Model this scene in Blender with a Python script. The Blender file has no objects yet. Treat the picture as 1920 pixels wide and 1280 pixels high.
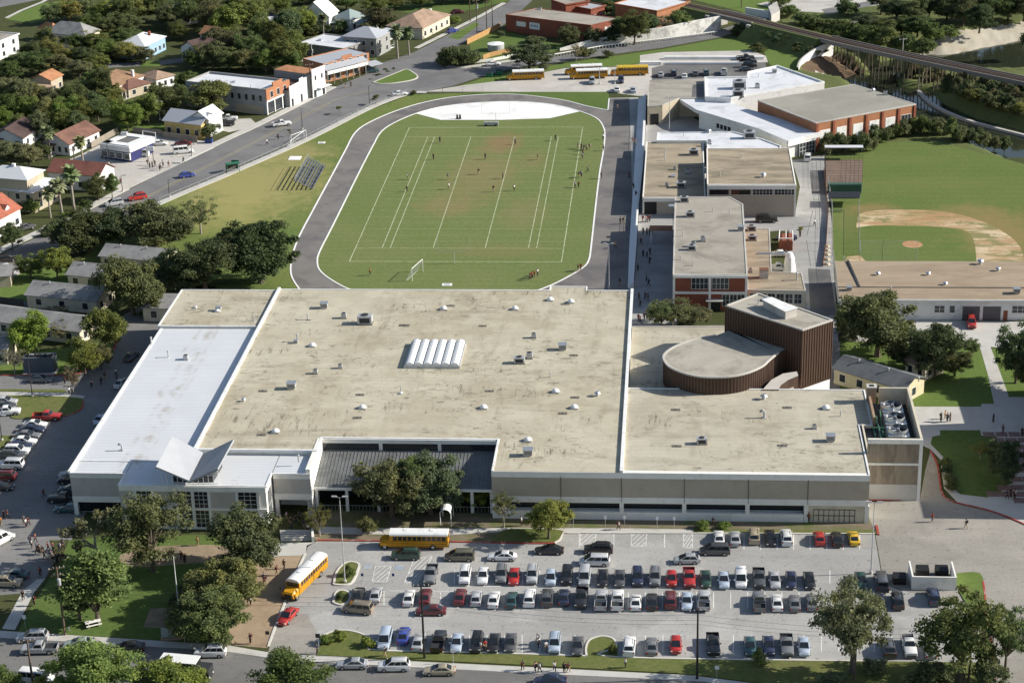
import bpy, bmesh, math, random
import numpy as np
from mathutils import Vector, Matrix
RND = random.Random(11)
SC = bpy.context.scene
COL = SC.collection
# ------------------------------------------------------------------ camera (aerial, telephoto), world, sun, exposure
F_PX, CAM_H, PITCH, YAW, ROLL, CAM_X, CAM_Y = 3678.58357, 153.280313, .389425320, -.0878409857, -.0273834438, 49.5572116, -419.771265
_F = Vector((math.sin(YAW)*math.cos(PITCH), math.cos(YAW)*math.cos(PITCH), -math.sin(PITCH)))
_R0 = Vector((math.cos(YAW), -math.sin(YAW), 0)); _U0 = _R0.cross(_F)
_R = _R0*math.cos(ROLL)+_U0*math.sin(ROLL); _U = _U0*math.cos(ROLL)-_R0*math.sin(ROLL)
CAMPOS = Vector((CAM_X, CAM_Y, CAM_H))
cd = bpy.data.cameras.new('camera'); cam = bpy.data.objects.new('camera', cd); COL.objects.link(cam)
cd.sensor_fit = 'HORIZONTAL'; cd.sensor_width = 36; cd.lens = F_PX/1920*36; cd.clip_start = 1; cd.clip_end = 4000
cam.matrix_world = Matrix(((_R.x, _U.x, -_F.x, CAM_X), (_R.y, _U.y, -_F.y, CAM_Y), (_R.z, _U.z, -_F.z, CAM_H), (0, 0, 0, 1)))
SC.camera = cam
SUN_EL, SUN_AZ = math.radians(28.5), math.radians(6)      # azimuth measured from +x towards +y
w = bpy.data.worlds.new('World'); SC.world = w; w.use_nodes = True
nt = w.node_tree; bg = nt.nodes['Background']
sky = nt.nodes.new('ShaderNodeTexSky'); sky.sky_type = 'NISHITA'; sky.sun_disc = False
sky.sun_elevation = SUN_EL; sky.sun_rotation = math.radians(90)-SUN_AZ; sky.air_density = 1.0; sky.dust_density = 1.0
nt.links.new(sky.outputs[0], bg.inputs[0]); bg.inputs[1].default_value = .088
sl = bpy.data.lights.new('sun', 'SUN'); sl.energy = 5.0; sl.angle = math.radians(.5); sl.color = (1, .95, .86)
sun = bpy.data.objects.new('sun', sl); COL.objects.link(sun)
sd = Vector((math.cos(SUN_EL)*math.cos(SUN_AZ), math.cos(SUN_EL)*math.sin(SUN_AZ), math.sin(SUN_EL)))
sun.rotation_euler = sd.to_track_quat('Z', 'Y').to_euler(); sun.location = sd*300
SC.view_settings.view_transform = 'Standard'; SC.view_settings.look = 'None'; SC.view_settings.exposure = .47; SC.view_settings.gamma = 1
SC.cycles.max_bounces = 5; SC.cycles.diffuse_bounces = 3; SC.cycles.glossy_bounces = 2; SC.cycles.transmission_bounces = 3

HAZE = 0
def P(px, py, z=0.):
    """world point at height z seen at a pixel of the 1920x1280 survey photograph (used for measuring the site)"""
    d = _F+_R*((px-960)/F_PX)-_U*((py-640)/F_PX)
    return CAMPOS+d*((z-CAM_H)/d.z)
def proj(p):
    d = Vector(p)-CAMPOS; k = d.dot(_F)
    return 960+F_PX*d.dot(_R)/k, 640-F_PX*d.dot(_U)/k
def hz(px, py, ty):
    """height of something standing at pixel (px,py) whose top is on row ty"""
    g = P(px, py); lo, hi = 0., 60.
    for _ in range(30):
        m = (lo+hi)/2
        if proj((g.x, g.y, m))[1] > ty: lo = m
        else: hi = m
    return lo
def ppm(py):                                   # pixels per metre across, on the ground at a row
    a = P(960, py); return 100/(P(1060, py)-a).length

# ------------------------------------------------------------------ materials
MATS = {}
def nodes(name, rough, metal=0., spec=.3):
    m = bpy.data.materials.new(name); m.use_nodes = True
    b = m.node_tree.nodes['Principled BSDF']
    b.inputs['Roughness'].default_value = rough; b.inputs['Metallic'].default_value = metal
    b.inputs['Specular IOR Level'].default_value = spec
    MATS[name] = m
    return m, m.node_tree, b
def c4(c): return (c[0], c[1], c[2], 1)
def noise(t, scale, detail=5, vec=None, rough=.6, dist=0.):
    n = t.nodes.new('ShaderNodeTexNoise'); n.inputs['Scale'].default_value = scale; n.inputs['Detail'].default_value = detail
    n.inputs['Roughness'].default_value = rough; n.inputs['Distortion'].default_value = dist
    if vec is not None: t.links.new(vec, n.inputs['Vector'])
    return n.outputs['Fac']
def ramp(t, fac, stops):
    r = t.nodes.new('ShaderNodeValToRGB'); t.links.new(fac, r.inputs[0]); e = r.color_ramp.elements
    while len(e) < len(stops): e.new(.5)
    for i, (p, c) in enumerate(stops): e[i].position = p; e[i].color = c4(c)
    return r.outputs[0]
def mix(t, fac, a, b, mode='MIX'):
    m = t.nodes.new('ShaderNodeMix'); m.data_type = 'RGBA'; m.blend_type = mode
    for s, v in ((m.inputs[0], fac), (m.inputs[6], a), (m.inputs[7], b)):
        if hasattr(v, 'links'): t.links.new(v, s)
        elif isinstance(v, (int, float)): s.default_value = v
        else: s.default_value = c4(v)
    return m.outputs[2]
def objvec(t, stretch=(1, 1, 1), kind='Object', rot=0.):
    tc = t.nodes.new('ShaderNodeTexCoord'); mp = t.nodes.new('ShaderNodeMapping'); mp.inputs['Scale'].default_value = stretch
    mp.inputs['Rotation'].default_value = (0, 0, rot)
    t.links.new(tc.outputs[kind], mp.inputs[0]); return mp.outputs[0]
def math_(t, op, a, b=None, c=None):
    m = t.nodes.new('ShaderNodeMath'); m.operation = op; m.use_clamp = False
    for s, v in zip(m.inputs, (a, b, c)):
        if v is None: continue
        if hasattr(v, 'links'): t.links.new(v, s)
        else: s.default_value = v
    return m.outputs[0]
def bump(t, b, fac, strength, dist=.05):
    n = t.nodes.new('ShaderNodeBump'); n.inputs['Strength'].default_value = strength; n.inputs['Distance'].default_value = dist
    t.links.new(fac, n.inputs['Height']); t.links.new(n.outputs[0], b.inputs['Normal'])
def mat(name, col, var=.12, scale=.6, rough=.85, metal=0., stretch=(1, 1, 1), stain=None, stain_amt=.35, stain_scale=.15, fine=True, spec=.3, bmp=0.):
    """base colour broken up by two noises, plus optional stains with a shape of their own"""
    if name in MATS: return MATS[name]
    m, t, b = nodes(name, rough, metal, spec)
    v = objvec(t, stretch)
    n = noise(t, scale, 6, v)
    k = 1+var; d = 1-var
    c = ramp(t, n, [(.3, [x*d for x in col]), (.7, [min(1, x*k) for x in col])])
    if fine:
        n2 = noise(t, scale*9, 3, v)
        c = mix(t, .5*min(1, var*3), c, ramp(t, n2, [(.35, [x*.7 for x in col]), (.65, [min(1, x*1.25) for x in col])]))
    if stain is not None:
        s = noise(t, stain_scale, 8, v, .7, .4)
        f = ramp(t, s, [(.87-stain_amt*.85-.05, (0, 0, 0)), (.87-stain_amt*.85+.10, (1, 1, 1))])
        c = mix(t, f, c, stain)
    t.links.new(c, b.inputs['Base Color'])
    if bmp: bump(t, b, noise(t, scale*6, 4, v), bmp)
    return m
def paint_mat(name, rough=.35, var=.08, spec=.5, coat=0., metal=0.):
    """colour taken from the object itself, lightly dirtied"""
    m, t, b = nodes(name, rough, metal, spec)
    oi = t.nodes.new('ShaderNodeObjectInfo')
    n = noise(t, 2.5, 5, objvec(t))
    c = mix(t, ramp(t, n, [(.35, (var, var, var)), (.7, (0, 0, 0))]), oi.outputs['Color'], (.25, .22, .18))
    t.links.new(c, b.inputs['Base Color']); b.inputs['Coat Weight'].default_value = coat; b.inputs['Coat Roughness'].default_value = .08
    return m

GLASS = mat('dark_glass', (.018, .022, .026), .3, 1., .08, spec=.6, fine=False)
GLASSB = mat('window_glass', (.03, .035, .04), .4, .8, .12, spec=.6, fine=False)
RUB = mat('rubber', (.018, .018, .018), .2, 2., .8)
RIM = mat('wheel_metal', (.42, .42, .43), .1, 3., .35, .6)
LAMP_W = mat('lamp_lens', (.75, .75, .72), .05, 3., .2, spec=.6, fine=False)
LAMP_R = mat('tail_lens', (.32, .015, .012), .05, 3., .25, spec=.6, fine=False)
PAINT = paint_mat('car_paint', .28, .1, .5, .6)
CLOTH = paint_mat('cloth', .9, .1, .1)
MATT = paint_mat('painted_matt', .75, .22, .25)
CHROME = mat('bright_metal', (.55, .56, .57), .12, 2., .35, .7)
GALV = mat('galvanised_metal', (.50, .51, .52), .14, 1.5, .5, .35, stain=(.33, .31, .28), stain_amt=.38, stain_scale=1.2)
DARKM = mat('dark_metal', (.045, .047, .05), .2, 1.5, .55, .2)
RUST = mat('rusty_metal', (.18, .085, .05), .3, 2., .8)
WHITE = mat('white_paint', (.78, .78, .76), .06, .5, .6, stain=(.6, .58, .54), stain_amt=.36, stain_scale=.4)
WOODP = mat('pole_wood', (.13, .095, .07), .25, 1.5, .9, stretch=(3, 3, .4))
FENCEW = mat('fence_wood', (.42, .25, .10), .2, .8, .85, stretch=(3, 3, .5))
FENCEG = mat('grey_wood', (.27, .235, .19), .2, .8, .9, stretch=(3, 3, .5))
CONC = mat('concrete_light', (.50, .475, .43), .07, .25, .85, stain=(.36, .34, .31), stain_amt=.36, stain_scale=.12)
CONCW = mat('concrete_white', (.80, .79, .77), .04, .2, .8, stain=(.62, .61, .58), stain_amt=.34, stain_scale=.1)
WALLW = mat('wall_white', (.80, .78, .72), .05, .3, .8, stain=(.68, .65, .58), stain_amt=.34, stain_scale=.35)
PANEL = mat('panel_grey', (.44, .385, .305), .05, .25, .85, stain=(.40, .35, .275), stain_amt=.4, stain_scale=.3)
PANELT = mat('panel_tan', (.30, .25, .185), .14, .35, .85, stretch=(1.6, 1.6, .35), stain=(.2, .16, .12), stain_amt=.42, stain_scale=.35)
BRICK = mat('brick_red', (.26, .085, .05), .16, .5, .9, stain=(.20, .07, .05), stain_amt=.4, stain_scale=.3)
BRICKO = mat('brick_orange', (.37, .165, .085), .16, .6, .9)
ROOFG = mat('gravel_roof', (.36, .335, .285), .12, .18, .95, stretch=(.6, 1.4, 1), stain=(.24, .215, .175), stain_amt=.42, stain_scale=.1)
ROOFGB = mat('gravel_roof_brown', (.36, .30, .215), .16, .22, .95, stretch=(.5, 1.6, 1), stain=(.22, .185, .13), stain_amt=.45, stain_scale=.14)

def roof_stained(name, base, warm, dark):
    """built-up roof: pale beige with warm clouds, ponding marks and thin dark streaks along the seams"""
    m, t, b = nodes(name, .92)
    v = objvec(t); v2 = objvec(t, (.35, 1.3, 1)); v3 = objvec(t, (.16, 1.1, 1))
    c = ramp(t, noise(t, .06, 7, v, .65, .6), [(.40, base), (.60, warm)])
    c = mix(t, math_(t, 'MULTIPLY', ramp(t, noise(t, .5, 6, v2), [(.35, (1, 1, 1)), (.62, (0, 0, 0))]), .35), c, [x*.82 for x in base])
    c = mix(t, math_(t, 'MULTIPLY', ramp(t, noise(t, .11, 9, v3, .75, 1.2), [(.53, (0, 0, 0)), (.62, (1, 1, 1))]), .6), c, [x*.62 for x in warm])
    sp = math_(t, 'MULTIPLY', ramp(t, noise(t, .75, 8, objvec(t, (.7, 1.2, 1)), .72, .8), [(.54, (0, 0, 0)), (.60, (1, 1, 1))]),
               ramp(t, noise(t, .07, 4, v, .6), [(.46, (0, 0, 0)), (.56, (1, 1, 1))]))
    c = mix(t, math_(t, 'MULTIPLY', sp, .85), c, dark)
    c = mix(t, .25, c, ramp(t, noise(t, 3., 4, v), [(.3, [x*.65 for x in base]), (.7, [min(1, x*1.15) for x in base])]))
    vv = objvec(t, (1.5, .22, 1))
    c = mix(t, math_(t, 'MULTIPLY', ramp(t, noise(t, .13, 8, vv, .7, .8), [(.54, (0, 0, 0)), (.64, (1, 1, 1))]), .5), c, [x*.8 for x in warm])
    c = mix(t, math_(t, 'MULTIPLY', math_(t, 'MULTIPLY', ramp(t, noise(t, .9, 7, vv, .75, .5), [(.55, (0, 0, 0)), (.61, (1, 1, 1))]), ramp(t, noise(t, .1, 4, v2), [(.52, (0, 0, 0)), (.6, (1, 1, 1))])), .75), c, dark)
    c = mix(t, math_(t, 'MULTIPLY', ramp(t, noise(t, .17, 6, v, .6, .3), [(.42, (1, 1, 1)), (.5, (0, 0, 0))]), .35), c, [min(1, x*1.12) for x in base])
    # faint roll seams along the length
    wv = t.nodes.new('ShaderNodeTexWave'); wv.wave_type = 'BANDS'; wv.bands_direction = 'Y'; wv.inputs['Scale'].default_value = .22
    wv.inputs['Distortion'].default_value = 1.2; wv.inputs['Detail'].default_value = 2; wv.inputs['Detail Scale'].default_value = .4
    t.links.new(objvec(t, (.2, 1, 1)), wv.inputs[0])
    c = mix(t, math_(t, 'MULTIPLY', ramp(t, wv.outputs[0], [(.0, (1, 1, 1)), (.08, (0, 0, 0))]), .3), c, [x*.72 for x in base])
    t.links.new(c, b.inputs['Base Color']); return m
ROOFM = roof_stained('roof_membrane_beige', (.515, .475, .365), (.38, .325, .225), (.09, .075, .05))
ROOFS = roof_stained('roof_membrane_tan', (.49, .45, .355), (.39, .345, .25), (.11, .095, .07))

def seam_mat(name, col, dirs, period, dark=.78, rough=.45, metal=.15, width=.1):
    """standing seam sheet: thin seam lines at a regular pitch"""
    m, t, b = nodes(name, rough, metal, .4)
    tc = t.nodes.new('ShaderNodeTexCoord'); sp = t.nodes.new('ShaderNodeSeparateXYZ'); t.links.new(tc.outputs['Object'], sp.inputs[0])
    f = math_(t, 'FRACT', math_(t, 'MULTIPLY', sp.outputs[dirs], 1/period))
    line = ramp(t, f, [(width*.8, (1, 1, 1)), (width, (0, 0, 0))])
    n = noise(t, .12, 6, objvec(t))
    c = ramp(t, n, [(.35, [x*.92 for x in col]), (.65, col)])
    c = mix(t, line, c, [x*dark for x in col])
    t.links.new(c, b.inputs['Base Color']); return m
SEAMW = seam_mat('white_standing_seam', (.74, .75, .76), 'Y', .62, .72, width=.22)
SEAMG = seam_mat('grey_standing_seam', (.215, .22, .215), 'X', .62, .55, .5, .2, .16)
RIBB = seam_mat('brown_ribbed_metal', (.125, .075, .052), 'X', .55, .45, .6, .1, .3)

# ground covers
def grass_mat(name, lush, dry, brown, dryness=.5, scale=.05, stripes=None):
    m, t, b = nodes(name, .95, 0, .1)
    v = objvec(t)
    c = ramp(t, noise(t, scale, 8, v, .65, .5), [(max(0, dryness-.14), lush), (min(1, dryness+.16), dry)])
    c = mix(t, ramp(t, noise(t, scale*2.3, 8, v, .7, .8), [(.60, (0, 0, 0)), (.74, (.9, .9, .9))]), c, brown)
    n2 = noise(t, 1.1, 5, v, .7)
    c = mix(t, .42, c, ramp(t, n2, [(.3, [x*.5 for x in lush]), (.72, [min(1, x*1.35) for x in dry])]))
    n3 = noise(t, 5., 3, v, .7)
    c = mix(t, .3, c, ramp(t, n3, [(.3, [x*.5 for x in lush]), (.7, [x*1.3 for x in lush])]))
    if stripes:
        wv = t.nodes.new('ShaderNodeTexWave'); wv.bands_direction = 'Y'; wv.inputs['Scale'].default_value = stripes; wv.inputs['Distortion'].default_value = .6
        t.links.new(v, wv.inputs[0])
        c = mix(t, math_(t, 'MULTIPLY', wv.outputs[0], .16), c, [x*.72 for x in lush])
    t.links.new(c, b.inputs['Base Color']); bump(t, b, n3, .5, .1); return m
GRASS = grass_mat('grass_lawn', (.085, .14, .035), (.145, .185, .055), (.24, .20, .10), .55, .06)
GRASSF = grass_mat('grass_playing_field', (.115, .145, .038), (.185, .175, .068), (.25, .185, .095), .47, .035, 1.1)
GRASSB = grass_mat('grass_ball_field', (.115, .18, .042), (.16, .20, .06), (.21, .20, .085), .6, .04)
GRASSD = grass_mat('grass_dry_slope', (.15, .165, .05), (.28, .235, .11), (.36, .27, .14), .42, .045)
YARD = grass_mat('yard_ground', (.05, .065, .022), (.10, .10, .045), (.19, .16, .105), .5, .08)
VERGE = grass_mat('grass_verge', (.10, .14, .035), (.20, .18, .075), (.27, .20, .11), .5, .12)
DIRT = mat('bare_dirt', (.29, .225, .15), .2, .25, .95, stain=(.16, .13, .085), stain_amt=.4, stain_scale=.2)
REDDIRT, _t, _b = nodes('infield_clay', .95, 0, .1)
_v = objvec(_t, (.55, 1.3, 1)); _c = ramp(_t, noise(_t, .09, 8, _v, .68, .6), [(.40, (.36, .205, .095)), (.50, (.43, .30, .17)), (.60, (.64, .53, .36))])
_c = mix(_t, ramp(_t, noise(_t, .16, 8, objvec(_t, (.6, 1.6, 1)), .72, 1.), [(.50, (0, 0, 0)), (.57, (1, 1, 1))]), _c, (.15, .17, .055))
_c = mix(_t, .3, _c, ramp(_t, noise(_t, 2.2, 5, objvec(_t), .7), [(.3, (.24, .15, .07)), (.7, (.66, .5, .32))])); _t.links.new(_c, _b.inputs['Base Color'])
SAND = mat('river_sand', (.42, .385, .31), .12, .2, .95, stain=(.33, .28, .2), stain_amt=.36, stain_scale=.15)
ASPH = mat('asphalt', (.155, .15, .145), .1, .15, .9, stretch=(1, 1, 1), stain=(.10, .10, .10), stain_amt=.4, stain_scale=.08)
ROADA = mat('road_asphalt', (.185, .182, .18), .1, .12, .9, stain=(.145, .14, .14), stain_amt=.42, stain_scale=.06)
TRACK = mat('track_asphalt', (.19, .178, .165), .08, .2, .9, stain=(.13, .12, .12), stain_amt=.42, stain_scale=.09)
def lot_mat(name, a, bcol, dark):
    m, t, b = nodes(name, .88)
    v = objvec(t); vs = objvec(t, (.12, 1, 1))
    c = ramp(t, noise(t, .1, 7, v, .65, .5), [(.34, a), (.66, bcol)])
    c = mix(t, math_(t, 'MULTIPLY', ramp(t, noise(t, .35, 7, vs, .7), [(.46, (0, 0, 0)), (.66, (1, 1, 1))]), .4), c, dark)
    c = mix(t, .3, c, ramp(t, noise(t, 2.5, 5, v), [(.3, [x*.72 for x in a]), (.7, [x*1.15 for x in bcol])]))
    p_ = noise(t, .045, 6, v, .6); c = mix(t, math_(t, 'MULTIPLY', ramp(t, p_, [(.47, (0, 0, 0)), (.50, (1, 1, 1))]), .22), c, [x*.7 for x in dark])
    s = noise(t, 1.3, 3, v); c = mix(t, math_(t, 'MULTIPLY', ramp(t, s, [(.62, (0, 0, 0)), (.67, (1, 1, 1))]), .5), c, [x*.4 for x in dark])
    t.links.new(c, b.inputs['Base Color']); return m
LOT = lot_mat('parking_lot_surface', (.335, .33, .31), (.45, .44, .415), (.22, .215, .205))
LOTD = lot_mat('west_lot_asphalt', (.195, .192, .185), (.245, .24, .23), (.14, .14, .14))
LOTW = lot_mat('pale_lot_surface', (.50, .475, .425), (.57, .54, .49), (.40, .37, .33))
DRIVE = lot_mat('driveway_concrete', (.28, .262, .228), (.37, .345, .30), (.20, .19, .17))
STREET = lot_mat('street_surface', (.165, .16, .15), (.20, .195, .185), (.125, .12, .115))
WALK = mat('pavement_concrete', (.50, .485, .445), .07, .3, .85, stain=(.43, .41, .37), stain_amt=.36, stain_scale=.2)
PAVER = mat('paver_brick', (.23, .15, .13), .2, .8, .9)
BRICKW = mat('brick_paving', (.36, .27, .18), .13, .25, .9, stain=(.28, .2, .13), stain_amt=.4, stain_scale=.15)
LINE = mat('marking_white', (.74, .73, .69), .08, 1.2, .8, stain=(.45, .44, .41), stain_amt=.38, stain_scale=1.)
LINEF = mat('chalk_line', (.46, .48, .31), .1, 1.5, .9, stain=(.22, .25, .10), stain_amt=.40, stain_scale=.8)
LINEY = mat('marking_yellow', (.40, .34, .15), .1, 1., .8)
LINEB = mat('marking_blue', (.27, .33, .43), .15, 1., .85, stain=(.4, .39, .36), stain_amt=.45, stain_scale=1.2)
KERB = mat('kerb_concrete', (.60, .57, .51), .07, .4, .85)
KERBR = mat('kerb_red', (.34, .055, .04), .15, .6, .8, stain=(.42, .3, .25), stain_amt=.36, stain_scale=.5)
WATERM, _t, _b = nodes('river_water', .07, 0, .5)
_b.inputs['Base Color'].default_value = (.03, .036, .022, 1)
bump(_t, _b, noise(_t, .5, 3, objvec(_t)), .08, .1)

# ------------------------------------------------------------------ mesh helpers
class MB:
    def __init__(s): s.v = []; s.f = []; s.m = []
    def face(s, pts, mi=0):
        n = len(s.v); s.v += [tuple(p) for p in pts]; s.f.append(tuple(range(n, n+len(pts)))); s.m.append(mi); return s
    def prism(s, pts, z0, z1, cap=True, mi=0, bottom=False):
        """pts: counter-clockwise or clockwise list of (x,y)"""
        a = sum(pts[i][0]*pts[(i+1) % len(pts)][1]-pts[(i+1) % len(pts)][0]*pts[i][1] for i in range(len(pts)))
        if a < 0: pts = pts[::-1]
        n = len(s.v); k = len(pts)
        z0s = z0 if isinstance(z0, (list, tuple)) else [z0]*k
        z1s = z1 if isinstance(z1, (list, tuple)) else [z1]*k
        s.v += [(p[0], p[1], z) for p, z in zip(pts, z0s)]+[(p[0], p[1], z) for p, z in zip(pts, z1s)]
        for i in range(k):
            j = (i+1) % k; s.f.append((n+i, n+j, n+k+j, n+k+i)); s.m.append(mi)
        if cap: s.f.append(tuple(n+k+i for i in range(k))); s.m.append(mi)
        if bottom: s.f.append(tuple(n+i for i in reversed(range(k)))); s.m.append(mi)
        return s
    def box(s, c, d, rz=0., mi=0):
        """c = centre of the base (x,y,z0), d = full sizes"""
        co, si = math.cos(rz), math.sin(rz); hx, hy = d[0]/2, d[1]/2
        pts = [(c[0]+x*co-y*si, c[1]+x*si+y*co) for x, y in ((-hx, -hy), (hx, -hy), (hx, hy), (-hx, hy))]
        return s.prism(pts, c[2], c[2]+d[2], True, mi, True)
    def cyl(s, x, y, z0, z1, r0, r1=None, n=10, cap=True, mi=0):
        r1 = r0 if r1 is None else r1; k = len(s.v)
        for i in range(n):
            a = 2*math.pi*i/n; s.v.append((x+r0*math.cos(a), y+r0*math.sin(a), z0))
        for i in range(n):
            a = 2*math.pi*i/n; s.v.append((x+r1*math.cos(a), y+r1*math.sin(a), z1))
        for i in range(n):
            j = (i+1) % n; s.f.append((k+i, k+j, k+n+j, k+n+i)); s.m.append(mi)
        if cap: s.f.append(tuple(k+n+i for i in range(n))); s.m.append(mi); s.f.append(tuple(k+i for i in reversed(range(n)))); s.m.append(mi)
        return s
    def tube(s, a, b, r0, r1=None, n=6, mi=0):
        r1 = r0 if r1 is None else r1
        a = Vector(a); b = Vector(b); d = (b-a).normalized(); u = d.orthogonal().normalized(); w_ = d.cross(u); k = len(s.v)
        for p, r in ((a, r0), (b, r1)):
            for i in range(n):
                t = 2*math.pi*i/n; s.v.append(tuple(p+u*(r*math.cos(t))+w_*(r*math.sin(t))))
        for i in range(n):
            j = (i+1) % n; s.f.append((k+i, k+j, k+n+j, k+n+i)); s.m.append(mi)
        s.f.append(tuple(k+n+i for i in range(n))); s.m.append(mi); s.f.append(tuple(k+i for i in reversed(range(n)))); s.m.append(mi)
        return s
    def dome(s, x, y, z, r, h, n=12, rings=4, mi=0):
        for q in range(rings):
            a0 = math.pi/2*q/rings; a1 = math.pi/2*(q+1)/rings
            for i in range(n):
                t0 = 2*math.pi*i/n; t1 = 2*math.pi*(i+1)/n
                p = lambda a, t: (x+r*math.cos(a)*math.cos(t), y+r*math.cos(a)*math.sin(t), z+h*math.sin(a))
                s.face([p(a0, t0), p(a0, t1), p(a1, t1), p(a1, t0)] if q < rings-1 else [p(a0, t0), p(a0, t1), p(a1, t0)], mi)
        return s
    def mesh(s, name, mats, smooth=False):
        me = bpy.data.meshes.new(name); me.from_pydata(s.v, [], s.f)
        for m_ in (mats if isinstance(mats, (list, tuple)) else [mats]): me.materials.append(m_)
        if any(s.m): me.polygons.foreach_set('material_index', s.m)
        if smooth: me.polygons.foreach_set('use_smooth', [True]*len(s.f))
        me.update(); return me
    def obj(s, name, mats, parent=None, smooth=False, color=None):
        return link(name, s.mesh(name, mats, smooth), parent, color)
def link(name, me, parent=None, color=None):
    o = bpy.data.objects.new(name, me); COL.objects.link(o)
    if parent is not None: o.parent = parent
    if color is not None: o.color = c4(color)
    return o
def tag(o, label, cat, group=None):
    o['label'] = label; o['category'] = cat
    if group: o['group'] = group
    return o
def thing(name, label, cat, loc=(0, 0, 0), rz=0., group=None):
    o = bpy.data.objects.new(name, None); COL.objects.link(o); o.location = loc; o.rotation_euler = (0, 0, rz)
    o.empty_display_size = .5
    return tag(o, label, cat, group)
def dup(root, loc, rz, label, scale=None, group=None, colors=None):
    """copy of a thing with copies of its parts and sub-parts"""
    r = root.copy(); COL.objects.link(r); r.location = loc; r.rotation_euler = (0, 0, rz); r['label'] = label
    if scale is not None: r.scale = scale
    if group: r['group'] = group
    for ch in KIDS[root.name]:
        c = ch.copy(); COL.objects.link(c); c.parent = r
        if colors: setcol(c, colors)
        for g in KIDS.get(ch.name, ()):
            d = g.copy(); COL.objects.link(d); d.parent = c
            if colors: setcol(d, colors)
    return r
def setcol(o, colors):
    k = o.name.split('.')[0]
    if k in colors: o.color = c4(colors[k])
KIDS = {}
def register():                                   # remember who is whose child (cheaper than .children in loops)
    KIDS.clear()
    for o in SC.objects:
        if o.parent: KIDS.setdefault(o.parent.name, []).append(o)
def struct(o): o['kind'] = 'structure'; return o
def XY(pts, z=0.): return [(lambda q: (q.x, q.y))(P(a[0], a[1], z)) for a in pts]
def sheet(name, pts, lev, m, px=True):
    """flat ground cover; pts = survey pixels (or world xy), lev = layer number, 4 mm apart"""
    z = lev*.004
    q = [tuple(P(a[0], a[1], z)) for a in pts] if px else [(a[0], a[1], z) for a in pts]
    if sum(q[i][0]*q[(i+1) % len(q)][1]-q[(i+1) % len(q)][0]*q[i][1] for i in range(len(q))) < 0: q = q[::-1]
    return struct(MB().face(q).obj(name, m))
def slab(name, pts, h, m, px=True, z0=-.05):
    q = XY(pts) if px else pts
    return struct(MB().prism(q, z0, h).obj(name, m))
def strip(mb, a, b, wd, z):
    """flat line from a to b (world xy)"""
    d = Vector((b[0]-a[0], b[1]-a[1])); d.normalize(); n = Vector((-d.y, d.x))*(wd/2)
    mb.face([(a[0]-n.x, a[1]-n.y, z), (b[0]-n.x, b[1]-n.y, z), (b[0]+n.x, b[1]+n.y, z), (a[0]+n.x, a[1]+n.y, z)]); return mb
def polyline(mb, pts, wd, z, h=None, z0=-.02):
    """mitred ribbon along pts (world xy); with h a raised kerb"""
    L, Rr = [], []
    for i, p in enumerate(pts):
        a = pts[max(0, i-1)]; b = pts[min(len(pts)-1, i+1)]
        d = Vector((b[0]-a[0], b[1]-a[1])).normalized(); n = Vector((-d.y, d.x))*(wd/2)
        L.append((p[0]+n.x, p[1]+n.y)); Rr.append((p[0]-n.x, p[1]-n.y))
    for i in range(len(pts)-1):
        if h is None: mb.face([(*Rr[i], z), (*Rr[i+1], z), (*L[i+1], z), (*L[i], z)])
        else:
            mb.face([(*Rr[i], h), (*Rr[i+1], h), (*L[i+1], h), (*L[i], h)])
            mb.face([(*Rr[i], z0), (*Rr[i+1], z0), (*Rr[i+1], h), (*Rr[i], h)])
            mb.face([(*L[i+1], z0), (*L[i], z0), (*L[i], h), (*L[i+1], h)])
    return mb
def smooth_line(pts, n=6):
    """Catmull-Rom through points"""
    out = []
    for i in range(len(pts)-1):
        p0 = pts[max(0, i-1)]; p1 = pts[i]; p2 = pts[i+1]; p3 = pts[min(len(pts)-1, i+2)]
        for k in range(n):
            t = k/n; t2 = t*t; t3 = t2*t
            out.append(tuple(.5*(2*p1[j]+(p2[j]-p0[j])*t+(2*p0[j]-5*p1[j]+4*p2[j]-p3[j])*t2+(3*p1[j]-p0[j]-3*p2[j]+p3[j])*t3) for j in (0, 1)))
    out.append(tuple(pts[-1][:2])); return out

# ================================================================== SETTING: terrain, river, roads, lots, lawns
def inside(poly, x, y):
    c = np.zeros(x.shape, bool); n = len(poly)
    for i in range(n):
        (x0, y0), (x1, y1) = poly[i], poly[(i+1) % n]
        if y0 == y1: continue
        k = ((y0 > y) != (y1 > y)) & (x < (x1-x0)*(y-y0)/(y1-y0)+x0); c ^= k
    return c
def dist(poly, x, y):
    d = np.full(x.shape, 1e9); n = len(poly)
    for i in range(n):
        (x0, y0), (x1, y1) = poly[i], poly[(i+1) % n]
        l = (x1-x0)**2+(y1-y0)**2+1e-9; t = np.clip(((x-x0)*(x1-x0)+(y-y0)*(y1-y0))/l, 0, 1)
        d = np.minimum(d, np.hypot(x-x0-t*(x1-x0), y-y0-t*(y1-y0)))
    return d
RIV = XY([(1618, 158), (1650, 142), (1648, 126), (1690, 114), (1740, 112), (1790, 114), (1860, 100), (1930, 86), (2050, 66), (2120, 130), (2050, 150), (1930, 124), (1800, 126), (1735, 132), (1680, 138), (1662, 150), (1668, 168),
          (1724, 172), (1752, 198), (1815, 226), (1920, 254), (2060, 290), (2060, 362), (1920, 310), (1840, 274), (1770, 240), (1712, 214), (1640, 180)], -4)
LOWB = XY([(1655, 142), (1680, 128), (1740, 118), (1930, 108), (2060, 120), (2060, 215), (1930, 200), (1800, 178), (1712, 176)], -3)
SLOPE = XY([(1497, 140), (1512, 126), (1540, 113), (1560, 108), (1600, 118), (1660, 150), (1618, 160), (1560, 152)], -2)
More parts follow.
